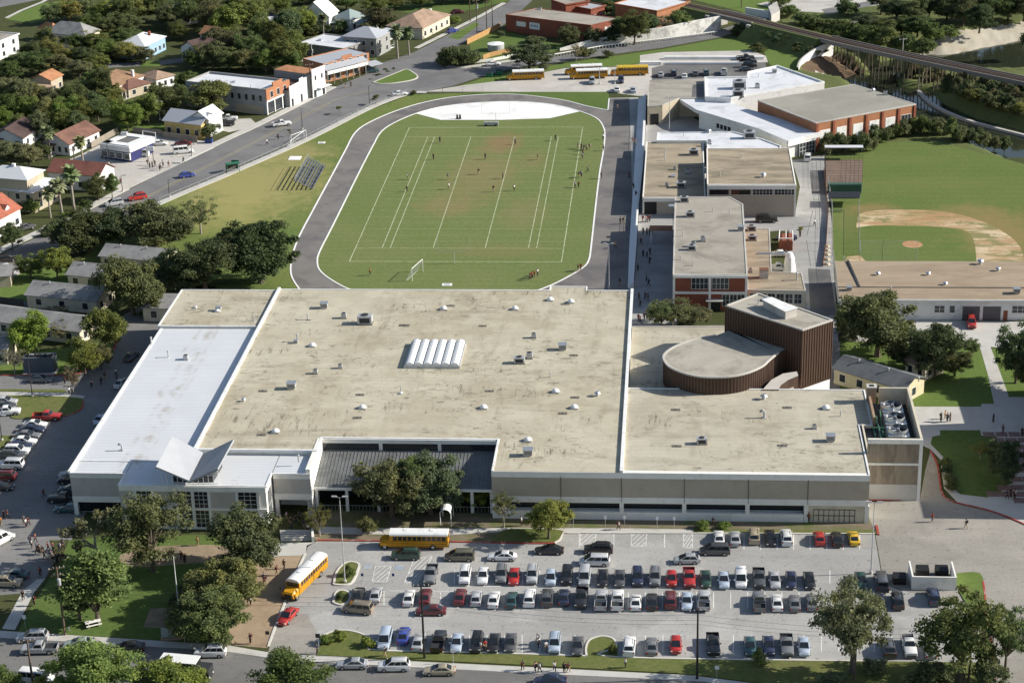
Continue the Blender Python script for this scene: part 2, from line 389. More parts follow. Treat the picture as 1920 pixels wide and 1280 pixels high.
BEACH = XY([(1722, 97), (1760, 84), (1800, 72), (1850, 66), (1935, 52), (2060, 40), (2060, 72), (1930, 92), (1860, 105), (1790, 118), (1735, 112)], -3)
CONCB = XY([(1530, 142), (1560, 146), (1600, 144), (1628, 140), (1636, 148), (1615, 160), (1560, 156), (1525, 150)], -3)
GX0, GX1, GY0, GY1, GS = 86., 290., 80., 300., 1.4
nx = int((GX1-GX0)/GS); ny = int((GY1-GY0)/GS); GX1 = GX0+nx*GS; GY1 = GY0+ny*GS
xs, ys = np.meshgrid(GX0+np.arange(nx+1)*GS, GY0+np.arange(ny+1)*GS)
def river_z(x, y):
    d = dist(RIV, x, y); ins = inside(RIV, x, y)
    wdt = np.where(inside(SLOPE, x, y), 22., np.where(inside(BEACH, x, y) | (dist(BEACH, x, y) < 4), 20., 9.5))
    t = np.clip(d/wdt, 0, 1); z_ = np.where(ins, -5.4, -5.4*(1-t*t*(3-2*t)))
    return np.where(inside(LOWB, x, y), np.minimum(z_, -3.1*np.clip(dist(LOWB, x, y)/7, 0, 1)), z_)
zs = river_z(xs, ys)
zs += np.where(zs < -.05, .25*np.sin(xs*1.3+np.cos(ys*.7)*2)*np.sin(ys*1.1), 0)
zs[0, :] = 0; zs[:, 0] = 0
verts = np.stack([xs, ys, zs], -1).reshape(-1, 3)
ii = (np.arange(ny)[:, None]*(nx+1)+np.arange(nx)[None, :]).reshape(-1)
quads = np.stack([ii, ii+1, ii+nx+2, ii+nx+1], -1)
cx_ = verts[quads].mean(1); mi = np.zeros(len(quads), int)
X_, Y_ = cx_[:, 0], cx_[:, 1]
mi[inside(SLOPE, X_, Y_)] = 1; mi[inside(BEACH, X_, Y_)] = 2; mi[inside(CONCB, X_, Y_)] = 3
me = bpy.data.meshes.new('river_bank'); me.from_pydata(verts.tolist(), [], quads.tolist())
BANK = grass_mat('bank_vegetation', (.09, .12, .04), (.17, .175, .07), (.22, .19, .10), .5, .09)
DIRTB = mat('brown_bank_soil', (.13, .085, .05), .2, .2, .95)
for m_ in (BANK, DIRTB, SAND, CONC): me.materials.append(m_)
me.polygons.foreach_set('material_index', mi.tolist()); me.polygons.foreach_set('use_smooth', [True]*len(quads))
struct(link('river_bank', me))
g = MB(); B0 = 1100
for x0, x1, y0, y1 in ((-B0, GX0, -500, 1400), (GX1, B0, -500, 1400), (GX0, GX1, -500, GY0), (GX0, GX1, GY1, 1400)):
    g.face([(x0, y0, 0), (x1, y0, 0), (x1, y1, 0), (x0, y1, 0)])
struct(g.obj('ground', YARD))
struct(MB().face([(GX0-2, GY0+2, -4), (GX1, GY0+2, -4), (GX1, GY1, -4), (GX0-2, GY1, -4)]).obj('river_water', WATERM))

def blend_spots(name, base_args, spots, kw):
    """grass with worn places (world ellipses: x, y, rx, ry, strength) broken up by noise"""
    m = grass_mat(name, *base_args, **kw); t = m.node_tree; b = t.nodes['Principled BSDF']
    src = b.inputs['Base Color'].links[0].from_socket; v = objvec(t)
    for (x, y, rx, ry, s, col) in spots:
        mp = t.nodes.new('ShaderNodeMapping'); mp.inputs['Location'].default_value = (-x/rx, -y/ry, 0); mp.inputs['Scale'].default_value = (1/rx, 1/ry, 0)
        t.links.new(v, mp.inputs[0])
        ln = t.nodes.new('ShaderNodeVectorMath'); ln.operation = 'LENGTH'; t.links.new(mp.outputs[0], ln.inputs[0])
        d = math_(t, 'ADD', ln.outputs['Value'], math_(t, 'MULTIPLY_ADD', noise(t, .22, 8, v, .7, .6), 1.6, -.8))
        src = mix(t, math_(t, 'MULTIPLY', ramp(t, d, [(.35, (1, 1, 1)), (1., (0, 0, 0))]), s), src, col)
    t.links.new(src, b.inputs['Base Color']); return m
def wp(px, py): q = P(px, py); return q.x, q.y
LAWNW = blend_spots('grass_west_slope', ((.105, .165, .042), (.20, .215, .07), (.31, .27, .12)),
                    [(*wp(480, 345), 26, 34, .75, (.36, .31, .13)), (*wp(540, 285), 16, 12, .55, (.34, .29, .13)), (*wp(420, 400), 16, 18, .6, (.33, .30, .11))], dict(dryness=.5, scale=.06))
FIELD = blend_spots('grass_football_field', ((.135, .185, .058), (.215, .225, .092), (.29, .235, .12)),
                    [(*wp(940, 268), 7, 12, .75, (.25, .16, .085)), (*wp(900, 330), 12, 26, .55, (.25, .19, .095)), (*wp(840, 385), 10, 10, .45, (.27, .19, .10)),
                     (*wp(980, 400), 7, 16, .35, (.25, .20, .10)), (*wp(930, 470), 16, 6, .35, (.24, .19, .09)), (*wp(1000, 300), 5, 10, .4, (.25, .18, .09))], dict(dryness=.5, scale=.04, stripes=.11))
BALLG = blend_spots('grass_outfield', ((.11, .165, .042), (.165, .195, .062), (.23, .205, .09)), [(*wp(1640, 395), 9, 7, .7, (.27, .19, .09)), (*wp(1880, 440), 13, 22, .75, (.27, .195, .085)), (*wp(1820, 400), 14, 9, .6, (.25, .19, .08)), (*wp(1720, 345), 20, 8, .3, (.19, .19, .07)), (*wp(1700, 300), 18, 7, .3, (.17, .19, .06)), (*wp(1590, 420), 4, 12, .4, (.21, .2, .08))], dict(dryness=.5, scale=.05, stripes=.085))
# lawns and the football ground
sheet('west_lawn', [(150, 490), (215, 415), (300, 378), (430, 325), (570, 264), (700, 204), (770, 178), (900, 173), (850, 186), (740, 214), (680, 240), (650, 300), (600, 385), (560, 470), (560, 520), (580, 545), (380, 545), (260, 500)], 1, LAWNW)
sheet('north_lawn', [(780, 192), (900, 173), (960, 172.5), (1140, 172.5), (1143, 184), (1143, 210), (1090, 205), (960, 185), (870, 185)], 1, GRASS)
outer = smooth_line(XY([(640, 597), (585, 565), (553, 530), (545, 500), (557, 452), (590, 388), (627, 320), (648, 281), (665, 250), (690, 231), (740, 209), (800, 191), (870, 180), (960, 177), (1050, 187), (1100, 199), (1140, 207)]))
tr = outer+XY([(1143, 184), (1197, 184), (1195, 240), (1190, 310), (1183, 420), (1178, 545), (1175, 597)])
sheet('running_track', tr, 2, TRACK, False)
inner = smooth_line(XY([(800, 567), (720, 559), (660, 544), (622, 525), (600, 507), (595, 490), (600, 470), (627, 417), (675, 320), (700, 272), (715, 247), (740, 230), (780, 213), (825, 201), (880, 194), (960, 190.5), (1035, 196), (1088, 209), (1120, 223), (1132, 240), (1134, 257), (1131, 285), (1125, 320), (1118, 375), (1108, 465), (1104, 487), (1095, 500), (1070, 516), (1030, 536), (980, 552), (900, 563)]))
sheet('football_field', inner, 3, FIELD, False)
arc = smooth_line(XY([(780, 213), (825, 201), (880, 194), (960, 190.5), (1035, 196), (1088, 209)]))
sheet('end_zone_slab', arc+XY([(1031, 222), (940, 225), (826, 225)]), 4, CONCW, False)
k = MB(); polyline(k, inner+[inner[0]], .36, 0, .07); polyline(k, outer[3:], .36, 0, .07)
polyline(k, XY([(1140, 206), (1142, 185), (1197, 184)]), .36, 0, .07)
struct(k.obj('track_kerb', CONCW))
k = MB(); z = .018
for x in (-24.4, 24.4): strip(k, (x, -.1), (x, 109.8), .22, z)
for y in (0, 109.7): strip(k, (-24.3, y), (24.3, y), .22, z)
for x in (-18.1, -16.2, -6.1, 6.1, 16.2, 18.1): strip(k, (x, 9.3), (x, 100.4), .2, z)
xs_ = (-24.29, -18.2, -18, -16.3, -16.1, -6.2, -6, 6, 6.2, 16.1, 16.3, 18, 18.2, 24.29)
k2 = MB()
for i in range(21):
    y = 9.14+4.572*i
    for a, b_ in zip(xs_[::2], xs_[1::2]): strip(k2 if i % 20 else k, (a, y), (b_, y), .15, z)
struct(k2.obj('yard_lines', mat('chalk_faint', (.30, .33, .17), .12, 1.5, .9, stain=(.16, .20, .07), stain_amt=.45, stain_scale=.6))); struct(k.obj('field_lines', LINEF))
# streets in the north west
road = [(-80, 520), (0, 478), (110, 425), (240, 357), (312, 320), (420, 268), (480, 240), (560, 200), (622, 166), (690, 138), (712, 120), (777, 98), (890, 40), (945, 10), (985, -20), (1020, -20), (976, 22), (940, 50), (880, 76), (832, 100),
        (815, 116), (835, 126), (880, 128), (960, 117), (1040, 107), (1135, 90), (1200, 80), (1290, 66), (1345, 57), (1400, 40), (1440, 27), (1450, 34), (1400, 54), (1350, 70), (1240, 90), (1133, 104), (1040, 118), (960, 129), (905, 143), (850, 161),
        (795, 172), (767, 173), (695, 198), (570, 259), (425, 322), (300, 375), (150, 447), (0, 520), (-80, 562)]
sheet('street', road, 2, ROADA)
wf = MB()
polyline(wf, smooth_line(XY([(-80, 568), (0, 527), (150, 453), (300, 381), (425, 328), (570, 264.5), (695, 202), (767, 176), (800, 174)])), 2.2, 0, .13)
polyline(wf, smooth_line(XY([(-80, 512), (0, 470), (110, 418), (235, 354)])), 2.6, 0, .13)
polyline(wf, smooth_line(XY([(330, 306), (420, 263), (480, 235.5), (560, 195.5), (624, 163)])), 2.6, 0, .13)
polyline(wf, smooth_line(XY([(780, 91), (890, 36), (945, 6)])), 1.6, 0, .1)
polyline(wf, smooth_line(XY([(838, 124), (860, 126.5), (882, 125.5), (960, 114), (1035, 104)])), 2.2, 0, .13)
struct(wf.obj('pavement', WALK))
k = MB(); polyline(k, smooth_line(XY([(-40, 520), (0, 501), (150, 434), (310, 350), (480, 264), (620, 191), (700, 169)])), .16, .014)
polyline(k, smooth_line(XY([(0, 504), (150, 437), (310, 353), (480, 267), (620, 193.5)])), .14, .014)
struct(k.obj('road_centre_line', LINEY))
slab('traffic_island', smooth_line(XY([(700, 155), (720, 147), (745, 137), (762, 131), (775, 137), (783, 145), (772, 151), (740, 156.5), (715, 158), (700, 155)])), .16, GRASSB, False)
k = MB(); polyline(k, smooth_line(XY([(700, 155), (720, 147), (745, 137), (762, 131), (775, 137), (783, 145), (772, 151), (740, 156.5), (715, 158), (700, 155)])), .4, 0, .2); struct(k.obj('island_kerb', KERB))
sheet('corner_shop_lot', [(112, 306), (150, 291), (185, 272), (262, 252), (300, 249), (352, 261), (402, 267), (402, 277), (312, 320), (240, 355), (205, 352), (190, 330)], 3, LOTW)
sheet('side_yard_pavement', [(395, 225), (470, 222), (485, 236), (430, 248), (395, 240)], 1, CONC)
sheet('north_bus_lot', [(795, 172), (870, 160), (945, 151), (990, 141), (1060, 128), (1150, 126), (1200, 120), (1245, 119), (1245, 178), (1195, 180), (1140, 172.5), (960, 172.5)], 3, LOTW)
sheet('north_verge', [(850, 165), (905, 147), (960, 133), (1040, 122), (1133, 108), (1240, 93), (1350, 73), (1420, 72), (1490, 95), (1500, 118), (1494, 140), (1444, 122), (1432, 97), (1240, 97), (1200, 105), (1200, 119), (1150, 125), (1060, 127), (990, 140), (945, 150), (890, 160)], 1, GRASSB)
sheet('teachers_car_park', [(1222, 128), (1245, 122), (1435, 117), (1442, 152), (1222, 158)], 4, ASPH)
sheet('terrace_slab', [(1200, 104), (1242, 98), (1408, 95), (1436, 105), (1440, 117), (1245, 121), (1200, 124)], 3, CONC)
for q, h, lab in (([(1246, 112), (1432, 112), (1432, 110), (1246, 110)], .9, 'upper low white terrace wall behind the rear car park'), ([(1240, 121.5), (1392, 121.5), (1392, 120.5), (1240, 120.5)], .7, 'lower low white terrace wall right behind the rear car park'), ([(1200, 123), (1239, 123), (1239, 121), (1200, 121)], 1.1, 'short white wall right of the yellow roofed bus')): tag(MB().prism(XY(q), 0, h).obj('terrace_wall', CONCW), lab, 'wall')
# school yard, alley and ball field
sheet('school_yard', [(1180, 184), (1245, 184), (1330, 240), (1330, 400), (1270, 405), (1270, 630), (1172, 630), (1178, 545), (1186, 385)], 3, LOT)
sheet('alley', [(1485, 300), (1546, 290), (1549, 330), (1560, 420), (1563, 500), (1572, 640), (1480, 650), (1480, 430), (1390, 440), (1390, 390), (1492, 395), (1500, 350)], 4, LOT)
k = MB()
for a, b_ in (((1512, 450), (1520, 500)), ((1524, 395), (1513, 442)), ((1500, 456), (1555, 456)), ((1498, 470), (1558, 470)), ((1498, 486), (1560, 486)), ((1535, 362), (1540, 470))): strip(k, wp(*a), wp(*b_), .16, .024)
struct(k.obj('alley_joints', mat('joint_dark', (.17, .165, .155), .1)))
sheet('alley_asphalt_patch', [(1518, 320), (1549, 318), (1556, 366), (1522, 364)], 5, ASPH)
sheet('alley_dark_patch', [(1515, 503), (1556, 505), (1568, 590), (1520, 596)], 5, ASPH)
sheet('ball_field', [(1562, 500), (1561, 395), (1549, 330), (1549, 300), (1570, 285), (1640, 268), (1750, 264), (1820, 282), (1900, 302), (2000, 330), (2000, 510), (1700, 510)], 2, BALLG)
ic = smooth_line(XY([(1606, 420), (1612, 402), (1640, 395), (1700, 393), (1770, 397), (1830, 411), (1880, 434), (1912, 462), (1925, 502)]))+smooth_line(XY([(1830, 505), (1831, 490), (1826, 452), (1812, 434), (1780, 427), (1720, 424), (1640, 423), (1606, 427)]))
sheet('infield_clay', ic, 3, REDDIRT, False)
cm = P(1711, 458)
sheet('pitching_mound', [(cm.x+2.3*math.cos(a*math.pi/10), cm.y+2.5*math.sin(a*math.pi/10)) for a in range(20)], 3, mat('mound_clay', (.42, .22, .10), .15, .5, .95, stain=(.5, .36, .22), stain_amt=.4, stain_scale=.6), False)
sheet('home_plate_clay', [(1578, 500), (1588, 481), (1612, 478), (1628, 494), (1625, 505)], 3, REDDIRT)
# theatre court, right hand lawns and plaza
sheet('theatre_court', [(1176, 613), (1370, 610), (1575, 640), (1575, 800), (1176, 800)], 5, DRIVE)
sheet('garage_apron', [(1730, 600), (2000, 604), (2000, 658), (1745, 644), (1600, 640), (1575, 620), (1575, 596)], 3, WALK)
sheet('east_lawn', [(1572, 640), (1745, 645), (1840, 652), (2000, 660), (2000, 750), (1870, 762), (1720, 764), (1575, 800)], 2, GRASSB)
slab('garden_path', [(1837, 650), (1857, 650), (1876, 700), (1892, 745), (1905, 745), (1905, 766), (1840, 764), (1840, 757), (1864, 757), (1853, 705)], .03, WALK)
sheet('plaza', [(1712, 762), (1875, 762), (1895, 744), (2010, 744), (2010, 1010), (1905, 976), (1850, 957), (1795, 941), (1770, 915), (1762, 860), (1745, 842), (1720, 830)], 4, WALK)
sheet('shaded_lawn', [(1762, 806), (1838, 806), (1840, 816), (1868, 817), (1900, 905), (1880, 912), (1876, 926), (1850, 932), (1800, 926), (1778, 905), (1772, 860), (1745, 832), (1748, 818), (1763, 815)], 5, GRASS)
k = MB()
for r_, (py, x0, n_) in enumerate(((809, 1842, 4), (820, 1860, 3), (833, 1875, 3), (846, 1882, 2), (860, 1888, 2), (876, 1892, 2), (893, 1893, 2), (909, 1870, 3), (921, 1850, 3), (933, 1900, 2))):
    for i in range(n_):
        q = P(x0+12+i*24, py+5); k.face([(q.x-1.05, q.y-1, .026), (q.x+1.05, q.y-1, .026), (q.x+1.05, q.y+1, .026), (q.x-1.05, q.y+1, .026)])
struct(k.obj('paver_panels', PAVER))
# front and west lots, driveway, street, lawns
sheet('west_drive', [(-140, 700), (0, 704), (120, 704), (172, 692), (213, 657), (226, 622), (232, 590), (285, 562), (330, 560), (330, 640), (140, 1000), (134, 1012), (92, 1012), (104, 1050), (84, 1085), (38, 1112), (0, 1115), (-140, 1115)], 2, LOTD)
sheet('rear_lane', [(232, 592), (290, 560), (420, 520), (520, 528), (575, 550), (640, 600), (330, 620)], 1, ASPH)
slab('west_grass_bed', smooth_line(XY([(-40, 743), (60, 742), (140, 746), (157, 753), (152, 767), (132, 778), (70, 784), (22, 784), (30, 762), (18, 748), (-40, 748)])), .14, VERGE, False)
slab('west_bed_tip', [(-60, 818), (22, 817), (48, 816), (32, 828), (4, 842), (-60, 845)], .14, VERGE)
slab('west_walk', [(-60, 734), (0, 735), (120, 738), (160, 743), (155, 747), (120, 744), (-60, 741)], .13, WALK)
slab('west_verge', [(-60, 729), (120, 731), (126, 736), (-60, 733)], .12, VERGE)
k = MB(); polyline(k, smooth_line(XY([(-60, 703), (0, 703.5), (120, 703.5), (170, 691), (212, 657), (225, 622)])), .3, 0, .15)
polyline(k, smooth_line(XY([(157, 753), (152, 767), (132, 778), (110, 781)])), .3, 0, .16)
polyline(k, smooth_line(XY([(594, 1013), (700, 1014), (860, 1016), (1000, 1019), (1040, 1018.5)])), .3, 0, .17)
polyline(k, smooth_line(XY([(1628, 938), (1690, 937), (1720, 934), (1724, 928)])), .3, 0, .16)
polyline(k, smooth_line(XY([(1745, 845), (1757, 870), (1762, 900), (1767, 925), (1785, 940), (1850, 956), (1905, 976), (2000, 1020)])), .3, 0, .17)
polyline(k, XY([(1643, 985), (1647, 1003)]), .4, 0, .17); polyline(k, smooth_line(XY([(1843, 1090), (1846, 1110), (1850, 1150), (1862, 1230), (1866, 1290)])), .3, 0, .17)
struct(k.obj('red_kerb', KERBR))
sheet('front_lawn', [(108, 1062), (130, 1012), (215, 1004), (400, 1002), (455, 1010), (470, 1040), (462, 1090), (435, 1140), (424, 1207), (34, 1183), (62, 1130)], 2, GRASS)
sheet('lawn_bare_patch', smooth_line(XY([(225, 1040), (262, 1028), (330, 1022), (410, 1022), (440, 1034), (420, 1052), (350, 1056), (270, 1062), (228, 1056), (225, 1040)])), 3, DIRT, False)
sheet('flagpole_bed', [(282, 1140), (400, 1135), (420, 1160), (400, 1176), (268, 1176)], 3, DIRT)
slab('lawn_path', [(4, 1178), (28, 1180), (64, 1110), (84, 1085), (70, 1085), (42, 1108)], .02, WALK)
sheet('brick_plaza', [(470, 1040), (520, 1043), (572, 1040), (555, 1072), (532, 1130), (514, 1180), (502, 1214), (424, 1208), (436, 1140), (462, 1090)], 3, BRICKW)
sheet('entrance_walk', [(500, 1018), (590, 1016), (577, 1024), (572, 1040), (505, 1043), (480, 1030)], 4, WALK)
sheet('front_yard', [(585, 955), (925, 962), (1060, 975), (1640, 972), (1640, 1000), (1055, 1000), (1040, 1019), (594, 1014), (586, 1000)], 2, mat('yard_soil', (.19, .155, .105), .2, .3, .95, stain=(.11, .13, .04), stain_amt=.42, stain_scale=.25))
slab('front_walk', [(592, 988), (700, 990), (830, 992), (930, 990), (1055, 990), (1200, 991), (1300, 993), (1300, 998), (1052, 998), (920, 998), (830, 1004), (700, 1002), (598, 1000)], .1, WALK)
slab('kerb_grass', [(1300, 992), (1640, 994), (1645, 1001), (1300, 999)], .12, VERGE)
slab('planter_grass', smooth_line(XY([(925, 1004), (960, 992), (1048, 994), (1054, 1003), (1046, 1014), (1036, 1017), (960, 1016), (925, 1015), (925, 1004)])), .13, VERGE, False)
lot = [(575, 1022), (595, 1014), (1040, 1019), (1057, 999), (1640, 1001), (1655, 1092), (1690, 1106), (1830, 1108), (1835, 1180), (1838, 1250), (690, 1226), (590, 1240), (500, 1232), (516, 1180), (534, 1130), (556, 1072), (573, 1040)]
sheet('parking_lot', lot, 4, LOT)
sheet('lot_entry_concrete', [(505, 1214), (530, 1150), (575, 1150), (600, 1195), (598, 1240), (500, 1232)], 5, DRIVE)
sheet('driveway', [(1641, 999), (1628, 966), (1626, 942), (1726, 930), (1735, 880), (1745, 845), (1757, 870), (1766, 925), (1785, 941), (1850, 957), (1905, 977), (2010, 1020), (2010, 1330), (1868, 1310), (1848, 1150), (1700, 1108), (1657, 1092)], 5, DRIVE)
slab('building_grass_strip', [(1627, 926), (1722, 926), (1722, 933), (1690, 936), (1628, 936)], .13, VERGE)
lawnb = [(594, 1228), (597, 1212), (604, 1195), (622, 1185), (650, 1182), (682, 1190), (700, 1205), (703, 1219), (900, 1224), (1100, 1230), (1099, 1215), (1106, 1200), (1128, 1193), (1150, 1198), (1157, 1214), (1158, 1232), (1400, 1235), (1660, 1240), (1840, 1242), (1850, 1180), (1862, 1240), (1870, 1300), (1500, 1290), (1300, 1264), (950, 1245)]
slab('front_verge', lawnb, .12, VERGE)
slab('corner_grass', smooth_line(XY([(1790, 1076), (1828, 1073), (1842, 1082), (1846, 1110), (1850, 1160), (1836, 1165), (1800, 1112), (1790, 1076)])), .14, GRASSB, False)
for nm, pts in (('lot_island', [(626, 1096), (632, 1072), (650, 1055), (672, 1057), (670, 1072), (660, 1092), (645, 1097), (626, 1096)]), ('lot_island', [(625, 1130), (630, 1112), (640, 1107), (655, 1112), (655, 1126), (640, 1134), (625, 1130)])):
    q = smooth_line(XY(pts)); slab(nm, q, .15, VERGE, False); kb = MB(); polyline(kb, q, .35, 0, .2); struct(kb.obj('island_kerb', KERB))
k = MB(); polyline(k, smooth_line(XY([(597, 1212), (604, 1195), (622, 1185), (650, 1182), (682, 1190), (700, 1205), (703, 1219), (900, 1224), (1100, 1230)])), .3, 0, .18)
polyline(k, smooth_line(XY([(1100, 1230), (1099, 1215), (1106, 1200), (1128, 1193), (1150, 1198), (1157, 1214), (1158, 1232), (1660, 1240)])), .3, 0, .18)
polyline(k, XY([(1040, 1018), (1050, 1012), (1056, 999), (1200, 999.5), (1640, 1001)]), .3, 0, .17)
polyline(k, XY([(572, 1038), (556, 1072), (534, 1130), (514, 1180), (503, 1212)]), .35, 0, .12)
struct(k.obj('lot_kerb', KERB))
slab('street_pavement', [(-120, 1176), (0, 1182), (34, 1184), (424, 1209), (500, 1222), (600, 1231), (950, 1248), (1300, 1266), (1500, 1292), (1500, 1304), (1320, 1277), (940, 1259), (600, 1241), (505, 1233), (410, 1219), (0, 1195), (-120, 1187)], .06, WALK)
sheet('main_street', [(-140, 1180), (0, 1193), (410, 1216), (600, 1238), (940, 1256), (1320, 1274), (1500, 1298), (1500, 1420), (-140, 1420)], 1, STREET)
# parking bays and hatching
k = MB(); z = .026
def bay(x, y0, y1): strip(k, wp(x, y0), wp(x, y1), .13, z)
for x in range(852, 1560, 32): bay(x, 1069, 1094)
for x in range(822, 1560, 32): bay(x+4, 1110, 1140)
for x in range(715, 1680, 33):
    if not 1095 < x < 1165: bay(x, 1190, 1222)
for x in range(1395, 1630, 31): bay(x, 1002, 1030)
for x in (1086, 1151, 1246, 1150): bay(x, 998, 1026)
bay(655, 1108, 1132); bay(720, 1108, 1134); strip(k, wp(850, 1098), wp(1535, 1103), .12, z); strip(k, wp(730, 1107), wp(860, 1108), .12, z)
def hatch(a, b_, c, d, n):
    A, B_, C_, D = (Vector(wp(*q)) for q in (a, b_, c, d))
    for u, v in ((A, B_), (B_, C_), (C_, D), (D, A)): strip(k, u, v, .12, z)
    for i in range(1, 2*n):
        s = i/n; p = A+(B_-A)*s if s <= 1 else B_+(C_-B_)*(s-1); q2 = A+(D-A)*s if s <= 1 else D+(C_-D)*(s-1); strip(k, p, q2, .11, z)
hatch((704, 1061), (734, 1060), (725, 1090), (698, 1090), 3); hatch((776, 1049), (812, 1040), (782, 1092), (758, 1092), 3)
hatch((1089, 996), (1118, 995), (1115, 1023), (1088, 1022), 3); hatch((1185, 997), (1213, 996), (1211, 1024), (1183, 1024), 3); hatch((1282, 997), (1299, 998), (1298, 1027), (1281, 1026), 3)
struct(k.obj('parking_markings', LINE))
k = MB()
for x, y in ((690, 1062), (749, 1063)):
    q = P(x, y); k.face([(q.x+a*.65, q.y+b_*.8, z) for a, b_ in ((-1, -1), (1, -1), (1, 1), (-1, 1))])
struct(k.obj('disabled_bay_markings', LINEB))
for i, x in enumerate((1074, 1134, 1164, 1232, 1262)):
    q = P(x, 1000); tag(MB().box((q.x, q.y, .02), (1.9, .2, .13)).obj('wheel_stop', KERB), 'white concrete wheel stop in the bays by the front walk', 'wheel stop', 'wheel stops by the front walk')
# top left street and lawn, lanes across the river
sheet('far_street', [(-80, 38), (0, 14), (72, 0), (120, -30), (0, -30), (-80, 0)], 1, ROADA)
sheet('far_lawn', [(10, 36), (80, 6), (170, -4), (175, 16), (60, 44)], 1, GRASSB)
k = MB(); polyline(k, XY([(12, 34), (40, 20), (80, 4), (110, -14)]), 1.6, .03); struct(k.obj('far_pavement', WALK))
sheet('side_street', [(160, 122), (300, 114), (420, 100), (430, 106), (300, 122), (165, 130)], 2, ROADA)
sheet('garden_lawn', [(215, 232), (330, 232), (330, 246), (230, 244)], 1, GRASSB); sheet('house_lawn', [(270, 115), (300, 115), (300, 125), (262, 124)], 3, GRASSB)
sheet('corner_lawn', [(690, 100), (712, 112), (670, 112), (640, 104)], 1, GRASSB); sheet('tank_yard', [(880, 78), (940, 54), (1000, 75), (1060, 85), (1040, 97), (960, 112), (885, 118)], 1, GRASS)
sheet('lane_lawn', [(840, 70), (890, 42), (900, 46), (860, 75)], 3, GRASSB)
sheet('north_field', [(700, 14), (960, -10), (960, 0), (890, 18), (800, 30)], 1, GRASS)
sheet('yard_by_bungalows', [(-40, 560), (40, 505), (160, 500), (220, 520), (120, 560), (0, 600)], 1, GRASSB); sheet('bungalow_drive', [(-40, 600), (0, 560), (50, 565), (60, 600), (10, 650), (-40, 660)], 2, ASPH)
sheet('lane_by_bungalows', [(0, 680), (60, 660), (200, 640), (215, 655), (170, 688), (120, 702), (0, 702)], 1, GRASSB)
sheet('upper_drive', [(100, 430), (140, 415), (118, 410), (80, 424)], 3, CONC)

# ================================================================== KITS: trees, vehicles, people, street furniture
def inst(proto, name, label, cat, loc, rz=0., scale=(1, 1, 1), group=None, colors=None):
    """place one thing; proto = list of (part, mesh, subparts)"""
    r = thing(name, label, cat, loc, rz, group); r.scale = scale
    def put(lst, par):
        for nm, me, sub in lst:
            o = bpy.data.objects.new(nm, me); COL.objects.link(o); o.parent = par
            if colors and nm in colors: o.color = c4(colors[nm])
            put(sub, o)
    put(proto, r); return r
# ---- foliage
LEAF, _t, _b = nodes('foliage', .75, 0, .25)
_oi = _t.nodes.new('ShaderNodeObjectInfo'); _v = objvec(_t)
_n1 = noise(_t, .55, 4, _v, .6); _n2 = noise(_t, 3., 3, _v, .7)
_c = mix(_t, 1., _oi.outputs['Color'], ramp(_t, _n1, [(.3, (.62, .66, .7)), (.5, (1, 1, 1)), (.72, (1.45, 1.3, 1.0))]), 'MULTIPLY')
_c = mix(_t, 1., _c, ramp(_t, _n2, [(.3, (.62, .62, .62)), (.7, (1.35, 1.35, 1.3))]), 'MULTIPLY')
_t.links.new(_c, _b.inputs['Base Color'])
_tr = _t.nodes.new('ShaderNodeBsdfTranslucent'); _t.links.new(_c, _tr.inputs[0])
_ms = _t.nodes.new('ShaderNodeMixShader'); _ms.inputs[0].default_value = .4
_o = [n for n in _t.nodes if n.type == 'OUTPUT_MATERIAL'][0]
_t.links.new(_b.outputs[0], _ms.inputs[1]); _t.links.new(_tr.outputs[0], _ms.inputs[2]); _t.links.new(_ms.outputs[0], _o.inputs[0])
BARK = mat('bark', (.13, .105, .08), .25, 1.5, .95, stretch=(2, 2, .5))
BARKP = mat('pale_bark', (.30, .265, .22), .2, 1.5, .95, stretch=(2, 2, .5))

def leaves_mesh(name, cent, rad, per, size, seed, flat=.55, droop=0.):
    rg = np.random.default_rng(seed); C_ = np.repeat(np.array(cent), per, 0); R_ = np.repeat(np.array(rad), per)
    n = len(C_); d = rg.normal(size=(n, 3)); d /= np.linalg.norm(d, axis=1)[:, None]
    d[:, 2] = np.where(d[:, 2] < -.35, -d[:, 2], d[:, 2])
    p = C_+d*(R_*rg.uniform(.25, 1.15, n))[:, None]*np.array([1, 1, .8])
    nr = d*.55+rg.normal(size=(n, 3))*.7+np.array([0.25, 0, flat]); nr /= np.linalg.norm(nr, axis=1)[:, None]
    a = np.cross(nr, rg.normal(size=(n, 3))); a /= np.linalg.norm(a, axis=1)[:, None]; b = np.cross(nr, a)
    s = (size*rg.uniform(.6, 1.35, n))[:, None]; e = rg.uniform(.5, .9, n)[:, None]
    V = np.stack([p-a*s, p-b*s*e, p+a*s, p+b*s*e], 1).reshape(-1, 3)
    me = bpy.data.meshes.new(name); me.vertices.add(4*n); me.vertices.foreach_set('co', V.ravel())
    me.loops.add(4*n); me.loops.foreach_set('vertex_index', np.arange(4*n)); me.polygons.add(n)
    me.polygons.foreach_set('loop_start', np.arange(0, 4*n, 4)); me.materials.append(LEAF); me.update(); me.validate(); return me
